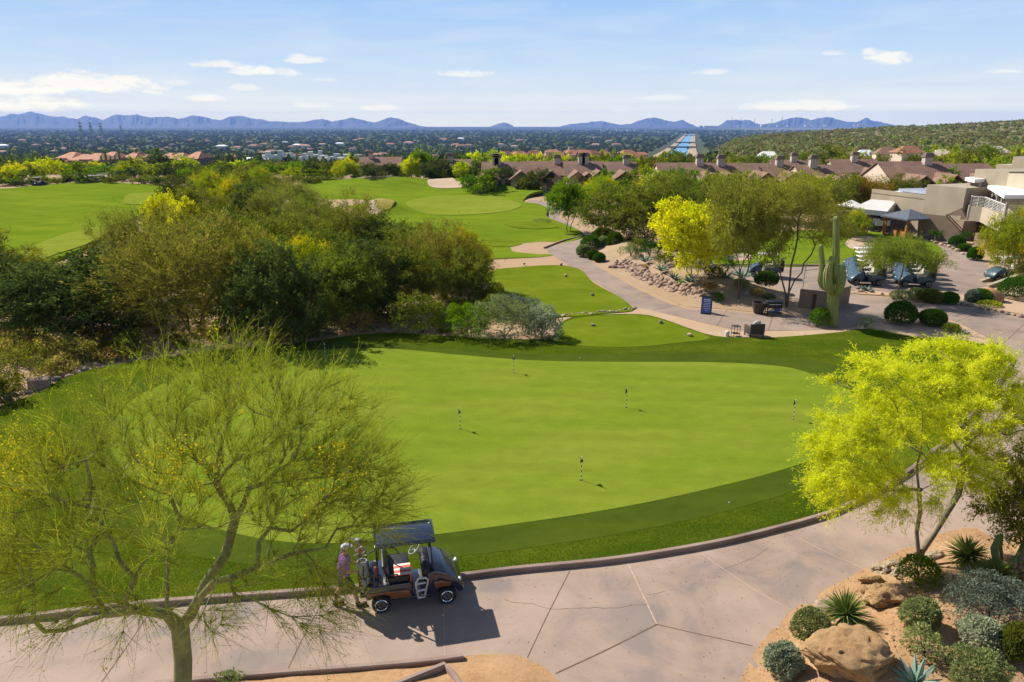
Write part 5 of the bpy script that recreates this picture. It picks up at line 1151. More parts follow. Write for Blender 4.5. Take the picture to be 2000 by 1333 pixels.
# the dark tree at the right edge, cactus stems below
def edge_plants():
    p = on_bed(1985, 1095); t = tree('olive', (p[0] + .3, p[1], p[2]), 3.6, 3.2, 'dark hanging tree at the right edge above the yuccas', cat='tree')
    rng = np.random.default_rng(4); q = MB()
    for a, h in ((0, 1.1), (1.6, .8), (3.0, .95), (4.4, .6)):
        x, y = .16*math.cos(a), .16*math.sin(a); pts = [(x*.5, y*.5, -.1), (x*1.5, y*1.5, .2), (x*2.2, y*2.2, h*.6), (x*2.1, y*2.1, h)]; q.tube(pts, [.07, .085, .085, .04], 12, rib=.2)
    p = on_bed(1962, 1112); tag(q.obj('cactus', MATS['cactus_green'], None, 40, tuple(p)), 'clump of short green cactus stems under the dark tree at the right edge', 'cactus')
    q = MB()
    for i in range(9): a = rng.uniform(0, 6.28); r = rng.uniform(0, .16); q.ico((r*math.cos(a), r*math.sin(a), .1 + .28*rng.uniform()), .085, 2, sc=(1, 1, 1.2))
    p = on_bed(1985, 1132); tag(q.obj('cactus', MATS['cholla_brown'], None, 60, tuple(p)), 'knobbly brown cactus beside the dark spiky yucca at the right edge', 'cactus')
mat('cactus_green', (.13, .17, .055), (.085, .12, .04), 6, .75, .4, 40)
mat('cholla_brown', (.26, .15, .08), (.17, .10, .055), 14, .9, .8, 60)
edge_plants()
# grass tuft at the bottom edge by the sparse palo verde
make_shrub('shrub', P(450, 1345, .1), .28, .28, .2, 'leaf_sagegreen', 700, .06, 'small green shrub at the bottom edge under the sparse palo verde', 31, lump=.3)
# rails of the kerb corner by the island
q = MB(); kerb_mesh(q, np.array(PS([(770, 1345), (868, 1305), (884, 1322), (900, 1345)], .12)), .12, .26); struct(q.obj('kerb', KM, smooth=40))

# ---------------------------------------------------------------- stony edge and dry shrubs at the left
ES = 'stones edging the rough'
rngS = np.random.default_rng(21)
line = catmull(np.array([(-20,796),(40,778),(95,756),(135,737),(175,722),(215,713),(290,700),(350,693)], float), 6, False)
for i, (x, y) in enumerate(line[::2]):
    p = P(x + rngS.normal(0, 4), y - 4 + rngS.normal(0, 3)); s = rngS.uniform(.10, .26) * (1 if x < 200 else .7); q = MB(); q.rock((0,0,s*.35), (s*1.2, s*.9, s*.65), rngS, 2, .3)
    tag(q.obj('stone', MATS[['fieldstone', 'sandstone_pale', 'fieldstone', 'greystone'][i % 4]], None, 50, tuple(p)), 'tan stone in the ragged row of stones edging the rough grass at the left', 'stone', ES)
q = MB(); q.box((0,0,.2), (.85,.6,.5), bevel=.06); o = q.obj('boulder', MATS['fieldstone'], None, 50, tuple(P(78, 757)), (0.05, .05, .5)); tag(o, 'square pinkish block of rock at the edge of the rough, among small stones', 'boulder')
def shrub_px(x, y, wpx, hpx, m, lab, seed, n=2500, ls=.08, group=None, name='shrub', z=0, **k):
    p = P(x, y, z); s = (p[1]*CP + H*SP) / FPX; r = wpx * s / 2; h = hpx * s / 2
    return make_shrub(name, p, r, r, h, m, n, ls, lab, seed, group, **k)
DS = 'dry shrubs by the wood'
for i, (x, y, w, h, m, lab) in enumerate([(35, 748, 115, 75, 'leaf_olive', 'olive green shrub with a dark shaded side behind the edging stones'), (-60, 770, 120, 70, 'leaf_olive', 'olive green shrub cut by the left edge'), (60, 700, 120, 50, 'leaf_straw', 'straw-coloured dry shrub in front of the dark wood at the left edge'), (110, 705, 80, 55, 'leaf_straw', 'straw-coloured dry shrub right of the first straw shrub'),
        (-20, 690, 120, 50, 'leaf_straw', 'straw-coloured dry shrub cut by the left edge of the picture'), (165, 706, 70, 42, 'leaf_brown', 'brown shaded shrub beside the straw shrubs'), (255, 698, 60, 50, 'leaf_olive', 'small green shrub between the wood and the rough'), (215, 702, 40, 25, 'leaf_straw', 'little dry shrub between the brown shaded shrub and the green shrub'),
        (110, 728, 60, 30, 'leaf_straw', 'low straw-coloured shrub among the edging stones'), (10, 790, 60, 60, 'leaf_olive', 'green shrub at the left picture edge over the edging stones'), (620, 655, 70, 45, 'leaf_sagegreen', 'pale grass-like shrub at the back of the green, under the dark trees'), (690, 645, 70, 40, 'leaf_straw', 'reddish dry shrub in the shade of the wood behind the green'), (560, 665, 60, 30, 'leaf_straw', 'low orange dry shrub behind the green')]):
    shrub_px(x, y, w, h, m, lab, 40 + i, 2400, .11, DS, lump=.35, twig=300)
GS = 'big shrubs behind the green'
for i, (x, y, w, h, m, lab) in enumerate([(825, 650, 105, 75, 'leaf_olive', 'dark green spreading shrub at the back of the green, leftmost of the big shrubs'), (905, 655, 90, 70, 'leaf_bright', 'green shrub between the dark spreading shrub and the grey-green shrub'), (985, 660, 115, 82, 'leaf_sagegreen', 'large grey-green shrub by the tee at the back of the green'), (1058, 661, 66, 60, 'leaf_sage', 'brownish grey shrub at the right end of the big shrubs, nearest the tee'), (1000, 618, 100, 45, 'leaf_bluegrey', 'low bluish shrub behind the large grey-green shrub'), (960, 610, 80, 50, 'leaf_olive', 'dark shrub in the shade beside the middle tee')]):
    shrub_px(x, y, w, h, m, lab, 60 + i, 5200, .11, GS, lump=.22, twig=500)

# blades of the longer grass along the kerb
def rough_blades():
    rng = np.random.default_rng(55); K_ = catmull(KERB, .3, False); n = 260000; X = rng.uniform(-11, 12.5, n); Y = rng.uniform(12.8, 26, n); GC = catmull(COLLAR, .5); ok = inside(ROUGHP, X, Y) & ~inside(GC, X, Y); X, Y = X[ok], Y[ok]; ok = edist(K_, X, Y, False) < 2.6; X, Y = X[ok], Y[ok]
    n = len(X); p = np.column_stack([X, Y, np.full(n, .095)]); d = np.column_stack([rng.normal(0, .35, n), rng.normal(0, .35, n), np.ones(n)]); V, F, _ = ribbons(p, d, rng.uniform(.03, .075, n), .011, rng, .2, .2, 1); mb = MB(); mb.add(V, F)
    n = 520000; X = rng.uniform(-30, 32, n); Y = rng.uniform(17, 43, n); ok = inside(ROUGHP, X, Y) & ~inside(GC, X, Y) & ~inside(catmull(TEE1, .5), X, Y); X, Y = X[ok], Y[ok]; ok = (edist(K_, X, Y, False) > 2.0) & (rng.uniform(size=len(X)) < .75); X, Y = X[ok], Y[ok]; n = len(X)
    p = np.column_stack([X, Y, np.full(n, .095)]); d = np.column_stack([rng.normal(0, .35, n), rng.normal(0, .35, n), np.ones(n)]); V, F, _ = ribbons(p, d, rng.uniform(.03, .07, n), .022, rng, .2, .2, 1); mb.add(V, F, 1); mb.obj('grass_blades', [MATS['blade_green'], MATS['blade_backlit']])['kind'] = 'stuff'
leafmat('blade_backlit', [(0, (.070, .105, .006)), (.5, (.120, .172, .010)), (1, (.20, .225, .018))], .45, .5, .3)  # far rough: backlit brightening of the grass painted in as a paler green
leafmat('blade_green', [(0, (.040, .066, .004)), (.5, (.075, .120, .007)), (1, (.14, .17, .014))], .4, .5, .5)
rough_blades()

# litter on the path, gravel in the bed
def litter():
    rng = np.random.default_rng(66); PC = catmull(PATH, .5); n = 5200; X = rng.uniform(-10, 13, n); Y = rng.uniform(10.5, 21, n); dk = edist(catmull(KERB, .5, False), X, Y, False); ok = inside(PC, X, Y) & ~inside(ROUGHP, X, Y) & ~inside(BED_C, X, Y) & ~inside(ISL_C, X, Y) & (rng.uniform(size=n) < .10 + .9 * np.exp(-dk / .5) + .25 * (X > 4)); X, Y = X[ok], Y[ok]
    n = len(X); th = rng.uniform(0, 6.28, n); a = np.column_stack([np.cos(th), np.sin(th), rng.uniform(0, .25, n)]); b = np.column_stack([-np.sin(th), np.cos(th), rng.uniform(-.2, .2, n)]); l = rng.uniform(.012, .04, n)[:, None]; p = np.column_stack([X, Y, np.full(n, .014)])
    V = np.stack([p, p + a*l*.5 - b*l*.3, p + a*l, p + a*l*.5 + b*l*.3], 1).reshape(-1, 3); mb = MB(); mb.add(V, np.arange(n * 4).reshape(n, 4)); mb.obj('leaf_litter', MATS['litter'])['kind'] = 'stuff'
    n = 9000; X = rng.uniform(5, 14, n); Y = rng.uniform(9, 19, n); ok = inside(BED_C, X, Y); X, Y = X[ok], Y[ok]; n = len(X); Z = .02 + bed_h(X, Y); s = rng.uniform(.006, .020, n) * np.where(rng.uniform(size=n) < .06, 1.8, 1); o = np.array([[1,0,0],[-1,0,0],[0,1,0],[0,-1,0],[0,0,.8],[0,0,-.8]]); d = o[None] * s[:, None, None] * rng.uniform(.6, 1.4, (n, 6, 1)) + rng.normal(0, .25, (n, 6, 3)) * s[:, None, None]; V = (d + np.column_stack([X, Y, Z + s*.3])[:, None, :]).reshape(-1, 3)
    F = np.array([(0,2,4),(2,1,4),(1,3,4),(3,0,4),(2,0,5),(1,2,5),(3,1,5),(0,3,5)]); mb = MB(); mb.add(V, (np.arange(n)[:, None, None] * 6 + F[None]).reshape(-1, 3)); mb.obj('gravel', MATS['gravel'])['kind'] = 'stuff'
leafmat('litter', [(0, (.05, .035, .018)), (.6, (.11, .08, .035)), (1, (.22, .18, .06))], .1, .1, 1)
leafmat('gravel', [(0, (.20, .12, .06)), (.6, (.40, .27, .155)), (1, (.55, .43, .30))], .0, .1, 1)
litter()
# ================================================================ the middle distance
mat('saguaro_skin', (.23, .25, .075), (.17, .19, .055), 5, .8, .3, 40, stretch=(1, 1, .3))
mat('wicker', (.075, .058, .045), (.04, .03, .025), 30, .8, .8, 80)
mat('cushion', (.52, .49, .44), (.44, .41, .37), 12, .9)
mat('board_blue', (.055, .10, .30), (.045, .085, .26), 3, .4)
mat('board_black', (.022, .02, .02), (.016, .015, .015), 4, .5)
mat('pot_brown', (.055, .042, .034), (.035, .028, .024), 6, .7, .3, 20)
mat('rust', (.13, .05, .025), (.07, .03, .018), 5, .85, .5, 18)
mat('stucco', (.33, .27, .19), (.28, .23, .16), .9, .92, .35, 14, stretch=(1, 1, .5))
mat('stucco_light', (.42, .355, .255), (.38, .32, .23), .9, .92, .3, 14)
mat('stucco_brown', (.235, .165, .115), (.20, .14, .098), .9, .92, .35, 14)
mat('roof_white', (.80, .82, .86), (.74, .76, .80), .8, .7)
mat('roof_grey', (.30, .32, .37), (.25, .27, .31), .6, .5)
mat('canopy_white', (.70, .70, .69), (.62, .62, .61), .7, .6)
mat('canvas', (.66, .61, .56), (.58, .53, .48), .8, .85)
mat('umbrella_cloth', (.74, .71, .64), (.66, .63, .56), 1, .85)
mat('rail_white', (.60, .57, .52), (.54, .51, .46), 3, .5)
mat('post_grey', (.30, .28, .25), (.25, .23, .2), 2, .5)
mat('glass_dark', (.03, .035, .04), (.02, .022, .026), 1, .12, spec=.7)
mat('timber_orange', (.42, .16, .045), (.34, .12, .035), 5, .7, .3, 20)
mat('gazebo_roof', (.105, .115, .14), (.085, .095, .115), 2, .55)
mat('fleet_blue', (.034, .068, .095), (.028, .056, .08), 2, .4, coat=.1)
mat('fleet_roof', (.58, .54, .46), (.50, .47, .40), 2, .5)
mat('fleet_seat', (.46, .41, .33), (.40, .36, .29), 5, .6)
mat('red_canvas', (.52, .03, .035), (.42, .025, .03), 3, .6)
mat('white_panel', (.72, .73, .74), (.64, .65, .66), 3, .35)
# townhouse
def tilemat(name, c, c2, gap):
    m, nt, b, oc, out = newmat(name); b.inputs['Roughness'].default_value = .9; b.inputs['Specular IOR Level'].default_value = .15
    br = nt.n('ShaderNodeTexBrick'); br.inputs['Scale'].default_value = 1; br.inputs['Brick Width'].default_value = .34; br.inputs['Row Height'].default_value = .36; br.inputs['Mortar Size'].default_value = .035
    br.inputs['Color1'].default_value = (*c, 1); br.inputs['Color2'].default_value = (*c2, 1); br.inputs['Mortar'].default_value = (*gap, 1); nt.l(oc, br.inputs['Vector'])
    n1 = noise(nt, oc, .7, 4); col = mixc(nt, br.outputs[0], tuple(x * 1.25 for x in c), math_(nt, 'MULTIPLY_ADD', n1, 2, -.8, True)); nt.l(col, b.inputs['Base Color']); return m
tilemat('roof_tile', (.225, .135, .095), (.188, .112, .08), (.115, .07, .052)); tilemat('roof_tile_red', (.36, .16, .095), (.30, .13, .08), (.18, .085, .055)); tilemat('roof_tile_terra', (.50, .25, .15), (.43, .21, .125), (.26, .13, .08))
mat('house_wall', (.60, .48, .36), (.54, .43, .32), .6, .92, .2, 10); mat('house_trim', (.62, .52, .41), (.56, .47, .37), 2, .8); mat('chimney_wall', (.46, .39, .34), (.40, .34, .30), 2, .9); mat('house_white', (.68, .66, .63), (.60, .58, .55), .8, .85); mat('house_wall_dark', (.19, .14, .11), (.16, .118, .09), .6, .9)
mat('window_dark', (.025, .028, .032), (.018, .02, .023), 1, .2, spec=.6)
leafmat('leaf_topiary', [(0, (.028, .075, .008)), (.5, (.060, .135, .012)), (1, (.11, .20, .02))], .3, .35, 1.5)

def local(p):
    """survey offsets from a base point: pixel and extra depth -> metres"""
    return lambda x, y, dy=0: W(x, y, p[1] + dy) - p
# ---------------------------------------------------------------- saguaro
def make_saguaro():
    p = P(1625, 636, .03); s = local(p); t = thing('saguaro', 'tall saguaro cactus with clustered arms at the edge of the green', 'cactus', tuple(p))
    def col(name, pts, rad, n=22):
        pts = np.array(pts); q = catmull(pts, .22, False); u = np.linspace(0, 1, len(q)); r = np.interp(u, np.linspace(0, 1, len(rad)), rad)
        e = q[-1] - q[-2]; e /= np.linalg.norm(e); cap = [(q[-1] + e * r[-1] * a, r[-1] * math.sqrt(max(0, 1 - a*a)) + .004) for a in (.4, .7, .9, 1.0)]
        q = np.concatenate([q, [c[0] for c in cap]]); r = np.concatenate([r, [c[1] for c in cap]]); mb = MB(); mb.tube(q, r, n, rib=.14); return mb.obj(name, MATS['saguaro_skin'], t, 25)
    col('trunk', [s(1625, 645), s(1626, 600), s(1629, 560), s(1632, 520), s(1633, 470), s(1633, 428)], [.31, .35, .34, .26, .21, .19, .16], 26)
    col('arm', [s(1622, 567), s(1610, 562, -.1), s(1603, 548, -.15), s(1605, 530, -.2), s(1605, 505, -.2), s(1603, 482, -.2)], [.13, .19, .18, .165, .15, .13])
    col('arm', [s(1626, 572, -.2), s(1620, 566, -.5), s(1617, 550, -.6), s(1618, 525, -.6), s(1623, 508, -.55), s(1624, 504, -.5)], [.14, .26, .27, .26, .15, .11])
    col('arm', [s(1632, 575, -.2), s(1638, 570, -.5), s(1641, 552, -.6), s(1641, 530, -.6), s(1640, 522, -.55)], [.14, .25, .27, .25, .19])
    col('arm', [s(1634, 560, .1), s(1644, 553, .2), s(1647, 535, .2), s(1647, 522, .2)], [.12, .17, .17, .13])
    col('arm', [s(1630, 550, -.3), s(1631, 535, -.65), s(1632, 520, -.6), s(1632, 513, -.55)], [.12, .15, .14, .10])
make_saguaro()
# ---------------------------------------------------------------- furniture on the terrace strip
def sign_board():
    p = P(1379, 612, .012); t = thing('sandwich_board', 'blue-faced sandwich board standing on the cart lane', 'sign', tuple(p), -.30); h, w = 1.15, .66
    for s, n in ((-1, 'front_panel'), (1, 'rear_panel')):
        M = Matrix.Translation((0, s*.30, 0)) @ Matrix.Rotation(s*.26, 4, 'X'); q = MB(); q.box((0, 0, h/2), (w, .03, h), M=M); o = q.obj(n, MATS['board_black'], t)
        q = MB(); q.box((0, s*.019, h*.5), (w*.84, .006, h*.84), M=M); f = q.obj('poster', MATS['board_blue'], o)
        q = MB(); rr = random.Random(5)
        for i in range(7): ww = rr.uniform(.25, .46); q.box((0, s*.0235, h*(.80 - i*.095)), (ww, .003, .022 if i else .05), M=M)
        q.obj('lettering', MATS['white_panel'], f)
sign_board()
def planter():
    p = P(1481, 612, .03); t = thing('planter', 'empty dark round planter pot beside the black cabinet', 'planter', tuple(p)); q = MB(); q.lathe([(.26,0),(.30,.05),(.38,.45),(.42,.62),(.45,.64),(.45,.72),(.39,.72),(.37,.60)], 22); q.obj('pot', MATS['pot_brown'], t, 40); q = MB(); q.lathe([(.37,.58),(.37,.60)], 20); q.obj('soil', MATS['bed_soil'], t)
planter()
def cabinet():
    p = P(1509, 614, .02); t = thing('drinks_cabinet', 'low black outdoor cabinet with an open shelf beside the round planter', 'cabinet', tuple(p), -.05)
    q = MB(); q.box((0,0,.62), (.92,.55,.34), bevel=.02); q.obj('chest', MATS['board_black'], t, 40)
    q = MB(); q.box((0,0,.83), (.98,.60,.06), bevel=.02); q.obj('lid', MATS['black_plastic'], t, 40)
    q = MB(); q.tube([(-.36,-.31,.70),(.36,-.31,.70)], .015, 6); q.obj('handle', MATS['chrome'], t, 60)
    for x in (-.42, .42):
        for y in (-.24, .24): q = MB(); q.box((x,y,.23), (.05,.05,.46)); q.obj('leg', MATS['board_black'], t)
    q = MB(); q.box((0,0,.13), (.84,.48,.03)); q.obj('shelf', MATS['board_black'], t)
    q = MB(); q.box((0,0,.15), (.30,.26,.30), bevel=.03); o = q.obj('box', MATS['board_blue'], None, 50, (p[0] + .22, p[1] - .08, p[2] + .145)); tag(o, 'small blue and white box on the shelf under the black cabinet', 'box')
cabinet()
def armchair():
    p = P(1472, 657, .035); t = thing('armchair', 'dark wicker armchair facing the lawn by the cart lane', 'armchair', tuple(p), math.pi + .12)   # its back is to the camera
    q = MB(); q.box((0,-.34,.50), (.86,.12,.62), bevel=.03); q.obj('backrest', MATS['wicker'], t, 40)
    for s in (-1, 1): q = MB(); q.box((s*.38,.02,.40), (.12,.74,.46), bevel=.03); q.obj('armrest', MATS['wicker'], t, 40)
    q = MB(); q.box((0,.05,.26), (.66,.66,.14), bevel=.03); q.obj('seat', MATS['wicker'], t, 40); q = MB(); q.box((0,.05,.38), (.62,.60,.12), bevel=.04); q.obj('seat_cushion', MATS['cushion'], t, 50)
    for x in (-.38, .38):
        for y in (-.34, .34): q = MB(); q.box((x,y,.09), (.06,.06,.20)); q.obj('leg', MATS['wicker'], t)
    t.rotation_euler = (0, 0, .12)
    q = MB(); q.ico((0,0,0), .25, 3, sc=(1,.45,.8)); o = q.obj('pillow', MATS['cushion'], None, 60, (p[0] + .05, p[1] - .18, p[2] + .80)); o.rotation_euler = (.5, 0, .3); tag(o, 'pale pillow propped in the dark wicker armchair', 'pillow')
armchair()
def side_table():
    p = P(1436, 657, .035); t = thing('side_table', 'small two-tier metal side table left of the wicker armchair', 'table', tuple(p), .1)
    for x in (-.17, .17):
        for y in (-.17, .17): q = MB(); q.box((x,y,.30), (.025,.025,.60)); q.obj('leg', MATS['board_black'], t)
    q = MB(); q.box((0,0,.60), (.40,.40,.03)); q.obj('top', MATS['pot_brown'], t); q = MB(); q.box((0,0,.18), (.37,.37,.02)); q.obj('shelf', MATS['board_black'], t)
    p = P(1420, 657, .035); q = MB(); q.lathe([(.12,0),(.13,.03),(.13,.26),(.11,.30),(.06,.32)], 14); tag(q.obj('jug', MATS['cushion'], None, 50, tuple(p)), 'pale rounded jug on the ground left of the small side table', 'jug')
side_table()
def bin_():
    p = P(1589, 602, .03); t = thing('litter_bin', 'rusty square litter bin in front of the low stucco wall', 'bin', tuple(p), .3); q = MB(); q.box((0,0,.45), (.56,.56,.90), bevel=.015); q.obj('body', MATS['rust'], t, 40)
    q = MB(); q.box((0,0,.94), (.62,.62,.08), bevel=.015); q.obj('lid', MATS['rust'], t, 40); q = MB(); q.box((0,-.285,.72), (.34,.02,.16)); q.obj('opening', MATS['cup_dark'], t)
bin_()
def low_wall():
    a, b_, c = P(1562, 600, .03), P(1612, 606, .03), P(1653, 592, .03); t = thing('low_wall', 'low brown stucco wall with a railing behind the saguaro', 'wall', tuple(a)); q = MB()
    pts = np.array([a, b_, c]) - a; h = 1.25
    for u, v in ((0, 1), (1, 2)):
        d = pts[v] - pts[u]; l = np.linalg.norm(d[:2]); q.box(tuple((pts[u] + pts[v]) / 2 + [0, 0, h/2 - .05]), (l + .18, .24, h), rz=math.atan2(d[1], d[0]))
    q.obj('wall', MATS['stucco_brown'], t)
    r = MB()
    top = [W(1570, 527, a[1] + 1.2) - a, W(1602, 524, a[1] + 1.6) - a]
    f0, f1, f2 = P(1567, 570) - a, P(1600, 566) - a, P(1650, 560) - a
    for f in (f0, f1, f2): r.tube([f, f + [0, 0, 2.1]], .03, 6)
    for z in (2.1, 1.55): r.tube([f0 + [0,0,z], f1 + [0,0,z], f2 + [0,0,z]], .028, 6)
    r.obj('railing', MATS['post_grey'], t)
low_wall()
def tee_markers():
    for i, (x, y, lab) in enumerate([(1158, 637, 'small dark tee marker on the tee, towards the left'), (1290, 632, 'small dark tee marker on the tee, towards the right'), (1347, 657, 'small pale tee marker near the gravel strip'), (1105, 540, 'small pale tee marker at the back of the middle tee'), (1157, 577, 'small dark tee marker in the centre of the middle tee'), (1024, 517, 'low brown stone between the fairway and middle tee'), (1096, 518, 'low brown stone at the lane corner of the gravel strip')]):
        q = MB(); q.rock((0,0,.08), (.17,.13,.11), np.random.default_rng(i), 2, .2); tag(q.obj('tee_marker', MATS[['greystone', 'sandstone_pale', 'fieldstone'][(0,0,1,1,0,2,2)[i]]], None, 50, tuple(P(x, y, .1))), lab, 'tee marker' if i < 5 else 'stone')
tee_markers()
# ---------------------------------------------------------------- retaining wall and stones
def rock_wall():
    rng = np.random.default_rng(6); a = catmull(PS([(1190,522),(1215,525),(1250,545),(1300,566),(1350,583),(1382,590)], .1), .32, False); q = MB()
    for row, (off, z, s) in enumerate(((0, .12, .26), (.28, .32, .24), (.50, .50, .22), (.7, .62, .18))):
        for i, (x, y) in enumerate(a):
            if i == 0 and row: continue
            d = a[min(i+1, len(a)-1)] - a[max(i-1, 0)]; d /= np.linalg.norm(d) + 1e-9; n_ = np.array([-d[1], d[0]]); n_ = n_ if n_[1] > 0 else -n_; g = np.array([x, y]) + n_ * off + rng.normal(0, .06, 2); r = s * rng.uniform(.7, 1.25)
            q.rock((g[0], g[1], z + rng.normal(0, .04)), (r*1.1, r*.9, r*.75), rng, 2, .3)
    tag(q.obj('retaining_wall', MATS['fieldstone'], None, 50), 'dry-stacked retaining wall of pinkish rocks above the cart lane', 'wall')
rock_wall()
def stone(x, y, s, m, lab, seed, group=None, z=.03, name='stone', flat=.65):
    rng = np.random.default_rng(seed); q = MB(); q.rock((0,0,s*flat*.5), (s, s*.85, s*flat), rng, 3 if s > .3 else 2, .26); return tag(q.obj(name, MATS[m], None, 50, tuple(P(x, y, z))), lab, name, group)
stone(1457, 590, .62, 'greystone', 'grey boulder at the foot of the single leaning palo verde trunk', 1, name='boulder', flat=.9); stone(1404, 592, .34, 'greystone', 'small dark grey boulder next to a grass tuft, left of the leaning trunk', 2, name='boulder'); stone(1348, 573, .22, 'sandstone_pale', 'pale stone on the slope above the retaining wall', 3)
stone(1935, 588, .78, 'redstone', 'large reddish boulder between the clipped hedges by the ramp wall', 4, name='boulder', flat=.85); stone(1995, 588, .6, 'sandstone_pale', 'pale boulder cut off at the right edge near the road', 5, name='boulder'); stone(1796, 586, .38, 'sandstone_pale', 'pale boulder at the road edge below the parked carts', 6, name='boulder')
PS_ = 'pale stones along the upper road edge'
rngS = np.random.default_rng(31)
for i, (x, y) in enumerate([(1680,573),(1690,575),(1702,574),(1722,578),(1752,582),(1815,590),(1833,593),(1846,594),(1858,595),(1870,597),(1882,598),(1895,600),(1912,604),(1918,606),(1930,607),(1943,609),(1957,612),(1968,616),(1980,618),(1992,621),(1676,566),(1698,567)]):
    stone(x, y - 2, rngS.uniform(.12, .24), ['sandstone_pale', 'fieldstone', 'greystone'][i % 3], 'pale stone in the loose row along the upper edge of the road', 100 + i, PS_)
for i, (x, y) in enumerate([(1795,468),(1808,471),(1818,473),(1828,476),(1838,479),(1846,481),(1853,483),(1862,487),(1870,491),(1800,470),(1880,497),(1893,503),(1905,508)]):
    stone(x, y, rngS.uniform(.16, .3), ['sandstone_pale', 'fieldstone'][i % 2], 'pale stone in the row along the foot of the clubhouse wall', 200 + i, 'pale stones below the clubhouse wall')
for i, (x, y) in enumerate([(1882,652),(1890,653),(1945,673)]): stone(x, y, .14, 'greystone', ['small grey rock beside the low plant near the round bushes', 'tiny grey rock touching another by the low plant', 'single small stone by the curve of the road'][i], 230 + i)
for i, (x, y) in enumerate([(1079,440),(1086,441),(1094,442),(1102,443),(1072,441)]): stone(x, y, .3, 'fieldstone', 'brown rock in the row beside the cart lane near the fork-trunked tree', 240 + i, 'rocks by the lane bend')
rngS = np.random.default_rng(33)
for i in range(24):
    x = 1100 + i * 6.2 + rngS.normal(0, 1.5); y = np.interp(x, [1092, 1110, 1140, 1180, 1240], [622, 618, 615, 612, 604]) - 1 + rngS.normal(0, 1.2); stone(x, y, rngS.uniform(.10, .17), ['sandstone_pale', 'greystone', 'fieldstone'][i % 3], 'small stone in the curving border between the two tees', 260 + i, 'stones between the two tees')
for i in range(10): stone(690 + i * 16 + rngS.normal(0, 3), 648 + rngS.normal(0, 1), rngS.uniform(.09, .18), 'fieldstone', 'small tan stone at the back edge of the lawn below the wood', 300 + i, 'stones below the wood')

# clipped bushes
BG = 'clipped round bushes'
def bush(x, y, wpx, hpx, lab, m='leaf_topiary', n=8000, seed=0, z=.03, **k): return shrub_px(x, y, wpx, hpx, m, lab, seed, n, .095, BG, 'bush', z, lump=.035, ball=.95, cat='bush', asp=.55, **k)
bush(1757, 632, 54, 46, 'large clipped round bush on the sand strip beside the road', seed=1); bush(1820, 635, 46, 32, 'flatter clipped round bush to the right of the large clipped bush', seed=2)
bush(1152, 487, 36, 28, 'dark clipped round bush where the lane meets the lawn', seed=3); bush(1200, 487, 32, 36, 'tall dark clipped bush at the bend of the lane', seed=4); bush(1178, 485, 24, 24, 'pale green clipped bush between the two dark clipped bushes', 'leaf_sagegreen', seed=5); bush(1139, 501, 26, 24, 'sage green clipped bush at the edge of the lane, lowest on the left', 'leaf_sagegreen', seed=6); bush(1158, 506, 24, 18, 'small clipped green bush in front of the dark round bush', seed=7); bush(1170, 511, 22, 17, 'smallest clipped green bush, closest to the lane', seed=8); bush(1178, 470, 40, 26, 'dark clipped bush at the rear of the clipped group', seed=9)
bush(1600, 636, 36, 36, 'leafy bright green bush hugging the foot of the saguaro', 'leaf_bright', n=2600, seed=10)
bush(1496, 558, 42, 28, 'green rounded bush on the slope beside the blue golf cart', 'leaf_hedge', seed=11, z=.5)
bush(1815, 589, 44, 24, 'dark green bush at the road edge in front of the parked carts', 'leaf_olive', seed=12); bush(1853, 592, 30, 22, 'small dark round bush at the road edge', seed=13); bush(1900, 590, 26, 24, 'grey-green bush left of the red boulder', 'leaf_bluegrey', seed=14); bush(1914, 590, 36, 26, 'bright clipped bush touching the red boulder', seed=15); bush(1985, 583, 66, 44, 'big clipped hedge bush at the right edge by the ramp', seed=16); bush(1903, 508, 26, 26, 'clipped round bush on the plaza edge below the terrace', seed=17); bush(1882, 490, 24, 14, 'low green bush by the foot of the terrace', seed=18); bush(1868, 482, 28, 22, 'dark green bush with a palm beside the ramp', 'leaf_hedge', seed=19)
bush(1760, 585, 40, 18, 'low scrubby bush around the foot of the flat-topped tree', 'leaf_sagegreen', seed=20, n=1500); bush(1788, 582, 26, 20, 'greyish low bush right of the flat-topped tree', 'leaf_sagegreen', seed=21, n=1200)
bush(1857, 648, 28, 16, 'low spreading yellow-green plant near the sand strip point', 'leaf_yellowgreen', n=900, seed=22); bush(1932, 598, 40, 10, 'yellow-green ground plant in front of the red boulder', 'leaf_yellowgreen', n=900, seed=23); bush(1400, 590, 22, 18, 'bright grass tuft beside the small dark boulder', 'leaf_bright', n=700, seed=24, z=.1); bush(1690, 640, 30, 20, 'thin grey twiggy shrub in the tree shade right of the saguaro', 'leaf_sagegreen', n=300, seed=25)
bush(1058, 440, 40, 12, 'low spiky green plant on the lawn edge near the lane rocks', 'leaf_sagegreen', n=900, seed=26)
SB = 'shrubs on the slope above the retaining wall'
